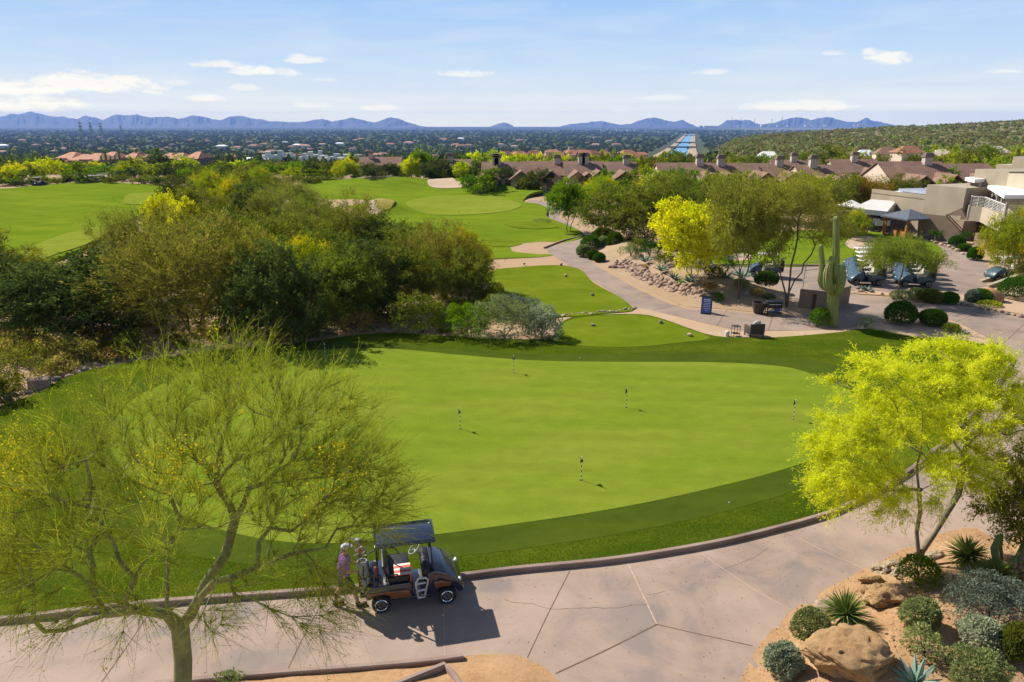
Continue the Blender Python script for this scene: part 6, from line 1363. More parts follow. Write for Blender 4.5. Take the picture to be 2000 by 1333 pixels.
for i, (x, y, w, h, m) in enumerate([(1232,500,34,22,'leaf_sagegreen'),(1268,500,40,26,'leaf_hedge'),(1300,515,34,20,'leaf_olive'),(1338,520,40,24,'leaf_hedge'),(1375,528,36,22,'leaf_bluegrey'),(1395,545,34,22,'leaf_olive'),(1420,530,40,30,'leaf_hedge'),(1448,562,26,16,'leaf_sagegreen'),(1255,530,20,12,'leaf_straw'),(1330,560,18,10,'leaf_sagegreen'),(1385,565,22,12,'leaf_straw'),(1480,575,20,12,'leaf_straw'),(1500,585,18,10,'leaf_sagegreen'),(1245,488,30,20,'leaf_olive')]):
    p = P(x, y, .5); z = .02 + float(mbed_h(p[0], p[1])); shrub_px(x, y, w, h, m, {'leaf_straw': 'straw-coloured dry tuft on the slope above the retaining wall', 'leaf_hedge': 'dark green shrub under the trees on the slope above the retaining wall', 'leaf_olive': 'olive shrub under the trees on the slope above the retaining wall', 'leaf_sagegreen': 'pale green shrub on the slope above the retaining wall', 'leaf_bluegrey': 'blue-grey shrub on the slope above the retaining wall'}[m], 400 + i, 1800, .10, SB, z=z, lump=.25, twig=100)
AG = 'agaves on the slope'
for i, (x, y, r, lab) in enumerate([(1292, 530, .8, 'agave on the slope above the left end of the retaining wall'), (1316, 545, .7, 'agave lower on the slope above the stone wall'), (1347, 552, .8, 'agave with wide leaves above the middle of the retaining wall'), (1260, 512, .8, 'dark agave in the shade under the yellow tree'), (1449, 543, 1.0, 'spiky agave beside the blue golf cart'), (1690, 568, .55, 'small agave on the road bed left of the flat-topped tree'), (1416, 548, .9, 'shaded agave behind the yellow blossoming palo verde')]):
    p = P(x, y, .5); p[2] = .02 + float(mbed_h(p[0], p[1])) if i != 5 else .05; p = P(x, y, p[2]); make_agave(p, r, lab, i, 15, group=AG)
for i, (x, y, h, lab) in enumerate([(1826, 474, 17, 'small palm on the pale stones in front of the brown ramp wall'), (1880, 476, 14, 'small palm above the bush at the foot of the terrace')]):
    p = P(x, y, .03); t = thing('palm', lab, 'palm', tuple(p), 0, 'small palms by the clubhouse'); q = MB(); q.tube([(0,0,-.1),(.02,0,.5),(0,0,.95)], [.13,.12,.10], 8); q.obj('trunk', MATS['bark_brown'], t, 50)
    rng = np.random.default_rng(i); n = 26; a = np.arange(n) * 2.4; d = np.column_stack([np.cos(a), np.sin(a), rng.uniform(-.1, .9, n)]); V, F, mids = ribbons(np.tile([0,0,.95], (n, 1)), d, np.full(n, .85), .05, rng, .35, .05, 4); q = MB(); q.add(V, F); lp, ld, _ = along(mids, 900, rng, .15); V, F = leaves(lp, .20, .12, rng, np.tile([0,0,-.4], (900, 1)), .8); q.add(V, F); q.obj('crown', MATS['leaf_hedge'], t)

# ---------------------------------------------------------------- fleet carts
FG = 'fleet golf carts parked in two rows'
fleet = make_cart('golf_cart', '', 'fleet_blue', 'fleet_blue', 'fleet_roof', 'fleet_seat', (0, 0, .02), 0, 'grey_metal', FG, False, 6)
for s in (-1, 1):
    q = MB(); q.lathe([(.10,0),(.125,.05),(.12,.7),(.13,.80),(.10,.82)], 10, (-.46, s*.24, .49)); [q.ico((-.46 + .09*math.cos(a), s*.24 + .09*math.sin(a), 1.42), .06, 2, 1) for a in (0, 1.6, 3.2, 4.7)]; q.obj('golf_bag', [MATS['bag_black'], MATS['bag_grey']], fleet, 50)
q = MB(); q.box((1.30, 0, 1.36), (.012, .92, .70)); q.obj('windscreen', MATS['screen'] if 'screen' in MATS else mat('screen', (.8, .9, .95), (.8, .9, .95), 1, .03, spec=.5, trans=1.0), fleet)
fleet['category'] = 'golf cart'
n_ = 0
def park(x, y, rz, lab):
    global n_
    p = P(x, y, .02); r = fleet if n_ == 0 else dup(fleet, label=lab, group=FG); r['label'] = lab; r['group'] = FG; r.location = tuple(p); r.rotation_euler = (0, 0, rz); n_ += 1
ROWA = ['blue fleet cart at the near end of the row beside the saguaro', 'second blue fleet cart from the road in the row beside the saguaro', 'third blue fleet cart from the road in the row beside the saguaro', 'blue fleet cart at the lawn end of the row beside the saguaro']
ROWB = ['blue fleet cart at the near end of the row behind the flat-topped tree', 'second blue fleet cart from the road, row behind the flat-topped tree', 'third blue fleet cart from the road, row behind the flat-topped tree', 'blue fleet cart at the lawn end of the row behind the flat-topped tree']
for i in range(4):
    park(1709 - i * 3.5, 556 - i * 9.5, math.pi - .05, ROWA[i])
for i in range(4):
    park(1805 - i * 4.2, 559 - i * 9.0, math.pi - .10, ROWB[i])
park(1513, 541, math.pi - .25, 'single blue golf cart behind the slope, seen between the tree trunks')
park(1978, 548, math.pi + .05, 'blue golf cart half hidden behind the ramp wall')
for i, (x, y, lab) in enumerate([(70, 366, 'white-roofed golf cart at the far corner of the left fairway'), (176, 362, 'dark golf cart under the trees past the left fairway'), (192, 361, 'white golf cart second in line under the trees past the left fairway')]):
    park(x, y, [1.2, .3, .3][i], lab)
# red-topped cart and gazebo, awning, umbrella, bins
def red_cart():
    p = P(1716, 452, .02); k = (p[1]*CP + H*SP) / FPX; t = thing('utility_cart', 'utility cart with a red canvas top and white side panel by the awning', 'utility cart', tuple(p), math.pi - .2)
    q = MB(); q.box((.1,0,.62), (2.2,1.2,.5), bevel=.06); q.obj('body', MATS['navy_paint'], t, 40); q = MB(); q.box((-.1,.63,.98), (1.5,.05,.62), bevel=.02); q.box((-.1,-.63,.98), (1.5,.05,.62), bevel=.02); q.obj('side_panel', MATS['white_panel'], t, 40)
    q = MB(); q.box((.45,0,1.95), (1.35,1.3,.12), bevel=.05); q.obj('canvas_top', MATS['red_canvas'], t, 50); q = MB(); q.box((-.9,0,1.92), (1.3,1.3,.06), bevel=.02); q.obj('roof', MATS['white_panel'], t, 40)
    for x in (1.0, -.2, -1.4):
        for s in (-1, 1): q = MB(); q.tube([(x, s*.58, .8), (x, s*.58, 1.92)], .03, 6); q.obj('strut', MATS['black_plastic'], t)
    for x in (-.75, .85):
        for s in (-1, 1): wheel(t, (x, s*.52, .28), .28, .2, 'tyre_rubber', 'grey_metal', 6, s)
red_cart()
def umbrella():
    p = P(1657, 437, .02); z = hgt(391, p[1]); t = thing('shade_umbrella', 'cream shade umbrella left of the sloping awning', 'umbrella', tuple(p)); k = (p[1]*CP + (H-2.5)*SP) / FPX; r = 24 * k
    q = MB(); n = 8; top = (0, 0, z); V = [top] + [(r*math.cos(2*math.pi*(i+.5)/n), r*math.sin(2*math.pi*(i+.5)/n), z - .65) for i in range(n)] + [(r*math.cos(2*math.pi*(i+.5)/n), r*math.sin(2*math.pi*(i+.5)/n), z - .80) for i in range(n)]
    q.add(np.array(V), [(0, 1+i, 1+(i+1) % n) for i in range(n)] + [(1+i, 1+n+i, 1+n+(i+1) % n, 1+(i+1) % n) for i in range(n)]); q.obj('canopy', MATS['umbrella_cloth'], t)
    q = MB(); q.tube([(0,0,0),(0,0,z)], .035, 8); q.obj('pole', MATS['timber_orange'], t); q = MB(); q.lathe([(.3,0),(.3,.08),(.06,.1)], 14); q.obj('base', MATS['greystone'], t)
umbrella()

# ---------------------------------------------------------------- clubhouse
def quadwall(mb, pts, th=.3, mi=0, dirv=(0, 1, 0)):
    """a wall slab: the outline pts (as seen) pushed back by th"""
    a = np.array(pts, float); b_ = a + np.array(dirv) * th; n = len(a); F = [tuple(range(n)), tuple(range(2*n-1, n-1, -1))] + [(i, i + n, (i+1) % n + n, (i+1) % n) for i in range(n)]
    bm = bmesh.new(); vs = [bm.verts.new(v) for v in np.concatenate([a, b_])]
    for f in F: bm.faces.new([vs[i] for i in f])
    bmesh.ops.recalc_face_normals(bm, faces=bm.faces[:]); mb.bm(bm, mi=mi)
def blockbox(mb, x0, x1, ytop, Y, depth, z0=-.2, mi=0, x1Y=None):
    """a block whose front shows from pixel x0 to x1 with its top at pixel ytop, at distance Y"""
    a = W(x0, ytop, Y); b_ = W(x1, ytop, Y); z = a[2]; mb.box(((a[0]+b_[0])/2, Y + depth/2, (z+z0)/2), (b_[0]-a[0], depth, z - z0), mi); return a[0], b_[0], z
def clubhouse():
    t = thing('clubhouse', 'tan stucco clubhouse with flat roofs, parapets, ramp and railed upper terrace', 'building', (0, 0, 0))
    def slab(pts, depth, m, name='wall', z0=-.2):
        """wall seen along pts (pixel x, pixel y of its top, distance), the block running back from it"""
        q = MB(); a_ = [W(*p) for p in pts]; f = [(p[0], p[1]) for p in a_]; d_ = np.array(f[-1]) - np.array(f[0]); d_ /= np.hypot(*d_); n_ = np.array([-d_[1], d_[0]]); n_ = n_ if n_[0] > 0 else -n_
        zt = np.mean([p[2] for p in a_]); b_ = [tuple(np.array(p) + n_ * depth) for p in f[::-1]]; q.prism(f + b_, z0, zt, 'z'); q.obj(name, MATS[m], t); return f, n_, zt
    f, n_, zt = slab([(1702, 378.5, 84), (1812, 387, 76)], 8, 'stucco')
    for u, v in ((0, 0), (0, 7.7)):
        q = MB(); a_, b_ = np.array(f[0]) + n_ * v, np.array(f[1]) + n_ * v; d_ = b_ - a_; q.box((*((a_ + b_) / 2 + n_ * .15), zt + .13), (np.hypot(*d_), .3, .55), rz=math.atan2(d_[1], d_[0])); q.obj('parapet', MATS['stucco'], t)
    q = MB(); a_, b_ = np.array(f[0]), np.array(f[1]); d_ = b_ - a_; q.box((*((a_ + b_) / 2 + n_ * 4), zt + .03), (np.hypot(*d_) - .3, 7, .1), rz=math.atan2(d_[1], d_[0])); q.obj('roof', MATS['roof_white'], t)
    q = MB(); c_ = a_ * .62 + b_ * .38 + n_ * 4.6; q.box((*c_, zt + .3), (4.5, 3.2, .3), rz=math.atan2(d_[1], d_[0])); q.obj('roof_panel', MATS['roof_grey'], t)
    slab([(1811, 362.5, 76.1), (1888, 366.5, 71.8)], 9, 'stucco')
    slab([(1905, 332, 75.5), (1971, 334, 71)], 8, 'stucco'); slab([(1971, 334.5, 71), (2070, 357, 62)], 9, 'stucco_light'); slab([(1979, 307, 84), (2060, 309, 79)], 8, 'stucco'); slab([(1946, 321, 92), (1982, 324, 90)], 5, 'stucco_light')
    p = W(1988, 370, 69.3); q = MB(); q.box((p[0] - .1, p[1], p[2]), (.2, .3, .5)); q.lathe([(.1,0),(.16,.1),(.1,.3)], 10, (p[0] - .2, p[1], p[2] - .5)); q.obj('wall_lamp', MATS['rust'], t)
    # brown ramp wall: a wedge falling towards the road
    q = MB(); quadwall(q, [W(1790, 470, 72.8), W(1795, 416.5, 72.6), W(1846, 422, 70.2), W(1881, 460, 68.6), W(1884, 486, 68.4)], .35, dirv=(.9, .4, 0)); q.obj('ramp_wall', MATS['stucco_brown'], t)
    q = MB(); quadwall(q, [W(1846, 470, 73.5), W(1846, 421, 73.5), W(1877, 407, 71.8), W(1888, 430, 71.2), W(1888, 470, 71.2)], .35, dirv=(.9, .4, 0)); q.obj('ramp_wall', MATS['stucco_brown'], t)
    q = MB(); r = q; r.tube([W(1848, 420.5, 70), W(1882, 458, 68.4)], .05, 6); r.tube([W(1852, 420, 71.5), W(1886, 456, 70)], .05, 6); r.tube([W(1848, 420.5, 70), W(1852, 420, 71.5)], .05, 6); r.obj('handrail', MATS['rust'], t)
    # terrace: deck on piers, stepping outline
    dk = 3.35; A, B_, C, D, E = W(1880, 396, 76)[:2], W(1893, 418, 71)[:2], W(1918, 421, 70)[:2], W(1958, 452, 62.5)[:2], W(2090, 470, 62)[:2]
    zt = dk + .1
    outline = [np.array(v) for v in (A, B_, C, D, E)]; back = [np.array((E[0], 84.0)), np.array((A[0], 80.0))]
    q = MB(); q.prism([tuple(v) for v in outline + back], dk - .35, dk, 'z'); q.obj('deck', MATS['stucco_light'], t)
    q = MB()
    for u, v in zip(outline, outline[1:]):
        d = v - u; l = np.hypot(*d); q.box((*((u+v)/2), dk - .55), (l + .25, .25, 1.5), rz=math.atan2(d[1], d[0]))
    q.obj('parapet', MATS['stucco_light'], t)
    for u, v in zip(outline, outline[1:]):
        q = MB(); d = v - u; l = np.hypot(*d); n = max(2, int(l / 1.5)); ang = math.atan2(d[1], d[0])
        for i in range(n + 1): p = u + d * i / n; q.tube([(*p, dk + .2), (*p, dk + 1.15)], .045, 6)
        for z in (1.15,): q.box((*((u+v)/2), dk + z), (l, .10, .08), rz=ang)
        for z in (.30, .44, .58, .72, .86, 1.0): q.tube([(*u, dk + z), (*v, dk + z)], .022, 5)
        q.obj('railing', MATS['rail_white'], t)
    zc1 = W(1886, 353, 76)[2]; zc2 = W(1929, 369, 72)[2]
    def post(x, Y, zt_): p = W(x, 420, Y); q = MB(); q.box((p[0], Y, (dk + zt_) / 2), (.16, .16, zt_ - dk)); q.obj('post', MATS['post_grey'], t)
    for x, Y, zz in ((1885, 75.6, zc1), (1902, 73.2, zc1), (1915, 76, zc1), (1931, 71.3, zc2), (1941, 68.2, zc2), (1951, 65.2, zc2), (1962, 62.6, zc2), (1986, 62.8, zc2)): post(x, Y, zz)
    q = MB(); quadwall(q, [W(1884, 353, 76), (W(1903, 357, 72.8)[0], 72.8, zc1), (W(1925, 357, 74)[0], 74, zc1), (W(1915, 353, 77.5)[0], 77.5, zc1)], .35, dirv=(0, 0, 1)); q.obj('canopy', MATS['canopy_white'], t)
    q = MB(); quadwall(q, [(W(1928, 369, 72.4)[0], 72.4, zc2), (W(1961, 386, 62)[0], 62, zc2), (W(2070, 386, 62.2)[0], 62.2, zc2), (W(2070, 369, 72.4)[0], 72.4, zc2)], .32, dirv=(0, 0, 1)); q.obj('canopy', MATS['canopy_white'], t)
    q = MB(); z0 = dk; a = W(1955, 400, 70)[0]; q.box((a + 5, 70, z0 + 1.0), (9, .2, 1.9)); q.obj('terrace_glazing', MATS['glass_dark'], t)
    # piers and the dark undercroft
    for x0, x1, Y, yt in ((1883, 1908, 70.6, 432), (1926, 1948, 66, 460)): q = MB(); blockbox(q, x0, x1, yt, Y, 1.6); q.obj('pier', MATS['stucco_brown'], t)
    q = MB(); blockbox(q, 1908, 1990, 470, 73.5, .3, mi=0); q.obj('undercroft_wall', MATS['stucco_brown'], t)
    # ramp walls at the road, right
    q = MB(); quadwall(q, [W(1918, 560, 51), W(1918, 549, 51), W(2030, 508, 53.5), W(2030, 560, 53.5)], .35); quadwall(q, [W(1932, 575, 49), W(1932, 558, 49), W(2030, 525, 51), W(2030, 575, 51)], .35); q.obj('ramp_wall', MATS['stucco'], t)
clubhouse()
def terrace_things():
    dk = 3.35
    for i, (x, Y) in enumerate(((1890, 77), (1897, 76.5), (1933, 71.5), (1925, 73), (1944, 68))):
        p = W(x, 400, Y); t = thing('lounge_chair', ['dark slatted chair at the far end of the clubhouse terrace', 'dark slatted chair next to the end chair on the terrace', 'dark chair on the terrace behind the corner railing', 'dark chair by the glass on the terrace', 'dark chair near the canopy posts on the terrace'][i], 'chair', (p[0], Y, dk), i * 1.3, 'chairs on the clubhouse terrace')
        q = MB(); q.box((0,0,.42), (.55,.55,.08)); q.obj('seat', MATS['navy_paint'], t); q = MB(); q.box((0,.26,.75), (.55,.06,.6)); q.obj('backrest', MATS['navy_paint'], t)
        for a in (-.24, .24):
            for b_ in (-.24, .24): q = MB(); q.box((a,b_,.2), (.05,.05,.4)); q.obj('leg', MATS['black_plastic'], t)
terrace_things()
def awning():
    Y = 78; p = P(1705, 452); t = thing('awning', 'sloping pale canvas awning shading a serving counter at the clubhouse corner', 'awning', (0, 0, 0))
    a0, a1, b1, b0 = W(1665, 408, 75), W(1733, 415, 75), W(1750, 394.5, 81), W(1701, 391, 81)
    q = MB(); quadwall(q, [a0, a1, b1, b0], .08, dirv=(0, 0, 1)); quadwall(q, [a0, a1, a1 - [0,0,.45], a0 - [0,0,.45]], .05); q.obj('canvas', MATS['canvas'], t)
    q = MB(); quadwall(q, [a1, b1, (b1[0], b1[1], -.1), (a1[0] + .6, 78, -.1), (a1[0] + .4, 76.6, a1[2] - .6)], .15, dirv=(1, 0, 0)); q.obj('side_wall', MATS['stucco'], t)
    for x in (1668, 1700, 1731): c = W(x, 415, 75.1); q = MB(); q.box((c[0], 75.2, c[2]/2), (.12, .12, c[2])); q.obj('post', MATS['timber_orange'], t)
    c = W(1700, 440, 79); q = MB(); q.box((c[0], 79.5, .9), (7, 1.0, 2.2)); q.obj('counter', MATS['house_wall_dark'], t); q = MB(); q.box((c[0] + .8, 78.9, 1.6), (2.2, .1, 1.4)); q.obj('window', MATS['window_dark'], t)
awning()
def gazebo():
    p = P(1768, 463, .02); k = (p[1]*CP + H*SP) / FPX; t = thing('gazebo', 'small gazebo with a dark pyramid roof on orange timber posts', 'gazebo', tuple(p), .25); h = hgt(424, p[1]); z = hgt(412, p[1] + 1.5); w = 1.45
    q = MB(); e = w + .45; V = [(-e,-e,h),(e,-e,h),(e,e,h),(-e,e,h),(0,0,z + .35),(-e,-e,h-.15),(e,-e,h-.15),(e,e,h-.15),(-e,e,h-.15)]; q.add(np.array(V, float), [(0,1,4),(1,2,4),(2,3,4),(3,0,4),(5,6,1,0),(6,7,2,1),(7,8,3,2),(8,5,0,3),(8,7,6,5)]); q.obj('roof', MATS['gazebo_roof'], t)
    for a in (-w, w):
        for b_ in (-w, w):
            q = MB(); q.box((a,b_,h/2), (.18,.18,h)); [q.tube([(a,b_,h - .7),(a - np.sign(a)*.5,b_,h - .1)], .05, 4) for _ in (0,)]; q.obj('post', MATS['timber_orange'], t)
    for i, (x, y) in enumerate(((1751, 462), (1766, 465))):
        pp = P(x, y, .02); b2 = thing('planter_box', ['orange timber planter box under the gazebo, on the side of the awning', 'orange timber planter box under the gazebo, beside the ramp wall'][i], 'planter', tuple(pp), .2, 'orange planter boxes'); q = MB(); q.box((0,0,.38), (.72,.6,.74), bevel=.02); q.obj('box', MATS['timber_orange'], b2); q = MB(); [q.ico((.22*math.cos(a), .15*math.sin(a), .78), .13, 2) for a in (0, 1.2, 2.4, 3.6, 4.8)]; q.obj('plants', MATS['timber_orange'], b2)
gazebo()

# ---------------------------------------------------------------- townhouses
def gable_mesh(q, L_, D_, eave, ridge, mi_w=0, mi_r=1, over=.45, c=(0,0,0), along_x=True):
    M = Matrix.Translation(c) @ (Matrix.Identity(4) if along_x else Matrix.Rotation(math.pi/2, 4, 'Z'))
    q.prism([(-D_/2, -.3), (D_/2, -.3), (D_/2, eave), (0, ridge), (-D_/2, eave)], -L_/2, L_/2, 'x', mi_w, M=M)
    s = (ridge - eave) / (D_/2); e = D_/2 + over; th = .16
    for sg in (-1, 1): q.prism([(0, ridge + .02), (sg*e, eave - s*over + .02), (sg*e, eave - s*over + th), (0, ridge + th + .02)], -L_/2 - over*.7, L_/2 + over*.7, 'x', mi_r, M=M)
def townhouse(x, Y, yridge, wpx, lab, seed, gables=2, chim=1, roofm='roof_tile'):
    rng = random.Random(seed); c = W(x, yridge, Y); z0 = float(terrain(c[0], Y)); w = wpx / FPX * (Y*CP + H*SP*.5); ridge = c[2] - z0; eave = max(1.6, ridge - 2.1)
    t = thing('townhouse', lab, 'house', (c[0], Y, z0), 0, 'townhouses beyond the course'); wm, rm = MATS['house_wall'], MATS[roofm]
    q = MB(); M = Matrix.Identity(4); D_ = 8.0; q.prism([(-D_/2, -.5), (D_/2, -.5), (D_/2, eave), (0, ridge - .15), (-D_/2, eave)], -w/2, w/2, 'x'); q.obj('wall', wm, t)
    r = MB(); s = (ridge - eave) / (D_/2); e = D_/2 + .5
    for sg in (-1, 1): r.prism([(0, ridge), (sg*e, eave - s*.5 + .1), (sg*e, eave - s*.5 + .28), (0, ridge + .18)], -w/2 - .2, w/2 + .2, 'x')
    rf = r.obj('roof', rm, t)
    for i in range(chim):
        cx = rng.uniform(-.3, .3) * w; ch = MB(); hgt_ = ridge + rng.uniform(.7, 1.1); ch.box((cx, -.6, (ridge - 1 + hgt_) / 2), (1.15, .9, hgt_ - ridge + 1), 0); ch.box((cx, -.6, hgt_ + .18), (1.4, 1.15, .36), 1); ch.box((cx, -.6, hgt_ + .5), (1.1, .85, .30), 1); ch.obj('chimney', [MATS['chimney_wall'], MATS['house_wall_dark']], rf)
    for i in range(gables):
        gx = (-.30 + .6 * i / max(1, gables - 1) + rng.uniform(-.08, .08)) * w if gables > 1 else rng.uniform(-.2, .2) * w
        gw = rng.uniform(2.8, 3.8); dep = rng.uniform(1.6, 3.2); ge = eave - rng.uniform(.1, .5); gr = ge + gw * .36; g = MB(); M = Matrix.Translation((gx, -D_/2 - dep/2 + .4, 0)) @ Matrix.Rotation(math.pi/2, 4, 'Z')
        g.prism([(-gw/2, -.5), (gw/2, -.5), (gw/2, ge), (0, gr), (-gw/2, ge)], -dep/2 - .6, dep/2 + .6, 'x', M=M); go = g.obj('gable', wm, t)
        g = MB(); s2 = (gr - ge) / (gw/2); e2 = gw/2 + .35
        for sg in (-1, 1): g.prism([(0, gr + .02), (sg*e2, ge - s2*.35 + .02), (sg*e2, ge - s2*.35 + .2), (0, gr + .2)], -dep/2 - 2.6, dep/2 + .95, 'x', M=M)
        g.obj('gable_roof', rm, go)
        y_ = -D_/2 - dep + .4 - .62; a = MB(); n = 10; r_ = gw * .20; zb = .3; zs = max(.9, ge * .52); poly = [(gx - r_, zb), (gx + r_, zb)] + [(gx + r_*math.cos(v), zs + r_*math.sin(v)) for v in np.linspace(0, math.pi, n)]; a.prism(poly, y_ - .06, y_ + .3, 'y'); a.obj('archway', MATS['window_dark'], go)
        tr = MB(); tr.tube([(gx - e2, y_ - .25, ge - s2*.35), (gx, y_ - .25, gr + .02), (gx + e2, y_ - .25, ge - s2*.35)], .09, 4); tr.obj('gable_trim', MATS['house_trim'], go)
    for i in range(3):
        wx = rng.uniform(-.45, .45) * w; a = MB(); a.box((wx, -D_/2 - .01, eave * .5), (1.1, .12, 1.2)); a.obj('window', MATS['window_dark'], t)
    return t
TH = [(880, 152, 313, 80, 'low brown-roofed townhouse behind the far bunker, at the left end of the row', 1, 1), (985, 131, 318, 85, 'brown-roofed townhouse behind the round dark trees', 2, 2), (1065, 130, 317, 80, 'brown-roofed townhouse behind the dead leaning trunk', 1, 1), (1137, 128, 317, 72, 'brown-roofed townhouse with paired gables beyond the bright green tree', 3, 2), (1205, 129, 318, 70, 'brown-roofed townhouse right of the paired gables', 1, 1), (745, 200, 308, 80, 'brown-roofed house with a square chimney beyond the far bunkers, left', 1, 1),
      (1335, 116, 320, 105, 'brown-roofed townhouse with a pale arched gable behind the broad mesquites', 2, 1), (1430, 118, 321, 90, 'brown-roofed townhouse right of the tall square chimney', 2, 1), (1515, 119, 321, 85, 'long brown-roofed townhouse behind the feathery palo verdes', 1, 1), (1600, 114, 324, 95, 'brown-roofed townhouse with a hipped corner turret above the lawn', 3, 1), (1560, 140, 314, 110, 'second-row brown roof with pale skylights', 1, 1), (1665, 136, 313, 90, 'second-row brown roof behind the hipped turret', 1, 1),
      (1775, 104, 318, 120, 'large brown-roofed townhouse with a massive chimney behind the clubhouse', 2, 1), (1880, 110, 322, 95, 'brown-roofed townhouse wing next to the tan clubhouse blocks', 1, 0)]
for i, (x, Y, yr, w, lab, g, ch) in enumerate(TH): townhouse(x, Y, yr, w, lab, 50 + i, g, ch)
def small_house(x, Y, yridge, wpx, lab, grp, seed, wallm, roofm, flat=False, name='house'):
    rng = random.Random(seed); c = W(x, yridge, Y); w = wpx / FPX * Y * CP; z0 = float(terrain(c[0], Y)); h = max(3.0, c[2] - z0); z0 = c[2] - h; t = thing(name, lab, 'house', (c[0], Y, z0), rng.uniform(-.3, .3), grp)
    if flat:
        q = MB(); q.box((0,0,h/2 - 1), (w, w*.8, h + 2)); q.box((w*.2, -.1*w, h*.6), (w*.4, w*.75, h*1.3)); q.obj('wall', MATS[wallm], t)
    else:
        e = h - 1.5; q = MB(); q.box((0,0,e/2 - 1), (w*.92, w*.66, e + 2)); q.obj('wall', MATS[wallm], t); q = MB(); a, b_ = w*.5, w*.38; V = [(-a,-b_,e),(a,-b_,e),(a,b_,e),(-a,b_,e),(-a*.45,0,h),(a*.45,0,h)]; q.add(np.array(V, float), [(0,1,5,4),(1,2,5),(2,3,4,5),(3,0,4),(3,2,1,0)]); q.obj('roof', MATS[roofm], t)
    q = MB(); [q.box((w*f, -w*(.4 if flat else .33) - .03, h*.35), (w*.12, .2, h*.3)) for f in (-.28, .05, .3)]; q.obj('window', MATS['window_dark'], t); return t
rr = random.Random(9)
for i in range(26): small_house(rr.uniform(500, 720), rr.uniform(330, 480), rr.uniform(301, 322), rr.uniform(14, 26), 'white flat-roofed house in the cluster beyond the wood', 'white flat-roofed houses', i, 'house_white', 'roof_white', True, 'white_house')
for i in range(34):
    x = rr.uniform(985, 1270); small_house(x, rr.uniform(260, 430), rr.uniform(292, 306), rr.uniform(18, 34), 'house with a red tiled roof in the rows behind the townhouses', 'red tiled houses behind the townhouses', 100 + i, 'house_wall', 'roof_tile_red', name='red_roofed_house')
for i, (x, Y, yr, w, lab) in enumerate([(1500, 190, 296, 45, 'pinkish flat-topped house among trees above the brown roofs'), (1735, 170, 288, 50, 'brown-roofed house half hidden at the foot of the scrub hill'), (1775, 165, 285, 55, 'long tile-roofed house in the trees at the foot of the scrub hill'), (1840, 175, 292, 40, 'flat tan house beside the tile-roofed house at the hill foot'), (1945, 180, 286, 45, 'pale flat house in the trees at the foot of the hill, far right'), (1690, 185, 293, 40, 'low house with a white flat roof at the hill foot')]): small_house(x, Y, yr, w, lab, None, 200 + i, 'house_wall', ['house_white', 'roof_tile', 'roof_tile_red', 'house_wall', 'house_wall', 'roof_white'][i])
def condo(x0, x1, Y, yr, lab, seed):
    rng = random.Random(seed); a, b_ = W(x0, yr, Y), W(x1, yr, Y); w = b_[0] - a[0]; h = 10.5; z0 = a[2] - h; t = thing('apartment_block', lab, 'apartment block', ((a[0]+b_[0])/2, Y, z0), -.05, 'terracotta-roofed apartment blocks')
    n = max(3, int(w / 16))
    for i in range(n):
        cx = -w/2 + w*(i+.5)/n; cw = w/n * rng.uniform(.95, 1.2); dz = rng.uniform(-1.8, .3); cy = rng.uniform(-5, 7); e = h - 2.8 + dz; q = MB(); q.box((cx, cy, e/2 - 2), (cw*.9, 15, e + 4)); q.obj('wall', MATS['house_wall_dark'], t)
        q = MB(); A, B_ = cw*.55, 9.0; V = [(cx-A,cy-B_,e),(cx+A,cy-B_,e),(cx+A,cy+B_,e),(cx-A,cy+B_,e),(cx-A*.3,cy,h+dz),(cx+A*.3,cy,h+dz)]; q.add(np.array(V, float), [(0,1,5,4),(1,2,5),(2,3,4,5),(3,0,4),(3,2,1,0)]); q.obj('roof', MATS['roof_tile_terra'], t)
        for fl in (0, 1):
            for k in (-.26, .02, .28): q = MB(); q.box((cx + k*cw, cy - 7.52, 1.6 + fl*3.2), (cw*.14, .12, 1.7)); q.obj('window', MATS['window_dark'], t)
        q = MB(); q.prism([(cx - cw*.3, e - .6), (cx + cw*.3, e - .6), (cx + cw*.2, e + .6), (cx - cw*.2, e + .6)], cy - 11, cy - 7, 'y'); q.obj('porch_roof', MATS['roof_tile_terra'], t)
condo(112, 222, 320, 298, 'terracotta-roofed apartment block at the left, closest to the yellow trees', 1); condo(218, 300, 345, 297, 'terracotta-roofed apartment block in the middle, half hidden by a dark tree', 2); condo(318, 408, 325, 296, 'terracotta-roofed apartment block right of the tall dark tree', 3)
# ================================================================ trees of the far middle ground, the far city, the hill
FT = 'trees around the townhouses'
RT = random.Random(4)
def far_tree(kind, x, Y, h, lab, grp, w=None):
    p = W(x, 300, Y); return tree(kind, (p[0], Y), h, w or h * 1.15, lab, grp, name='tree')
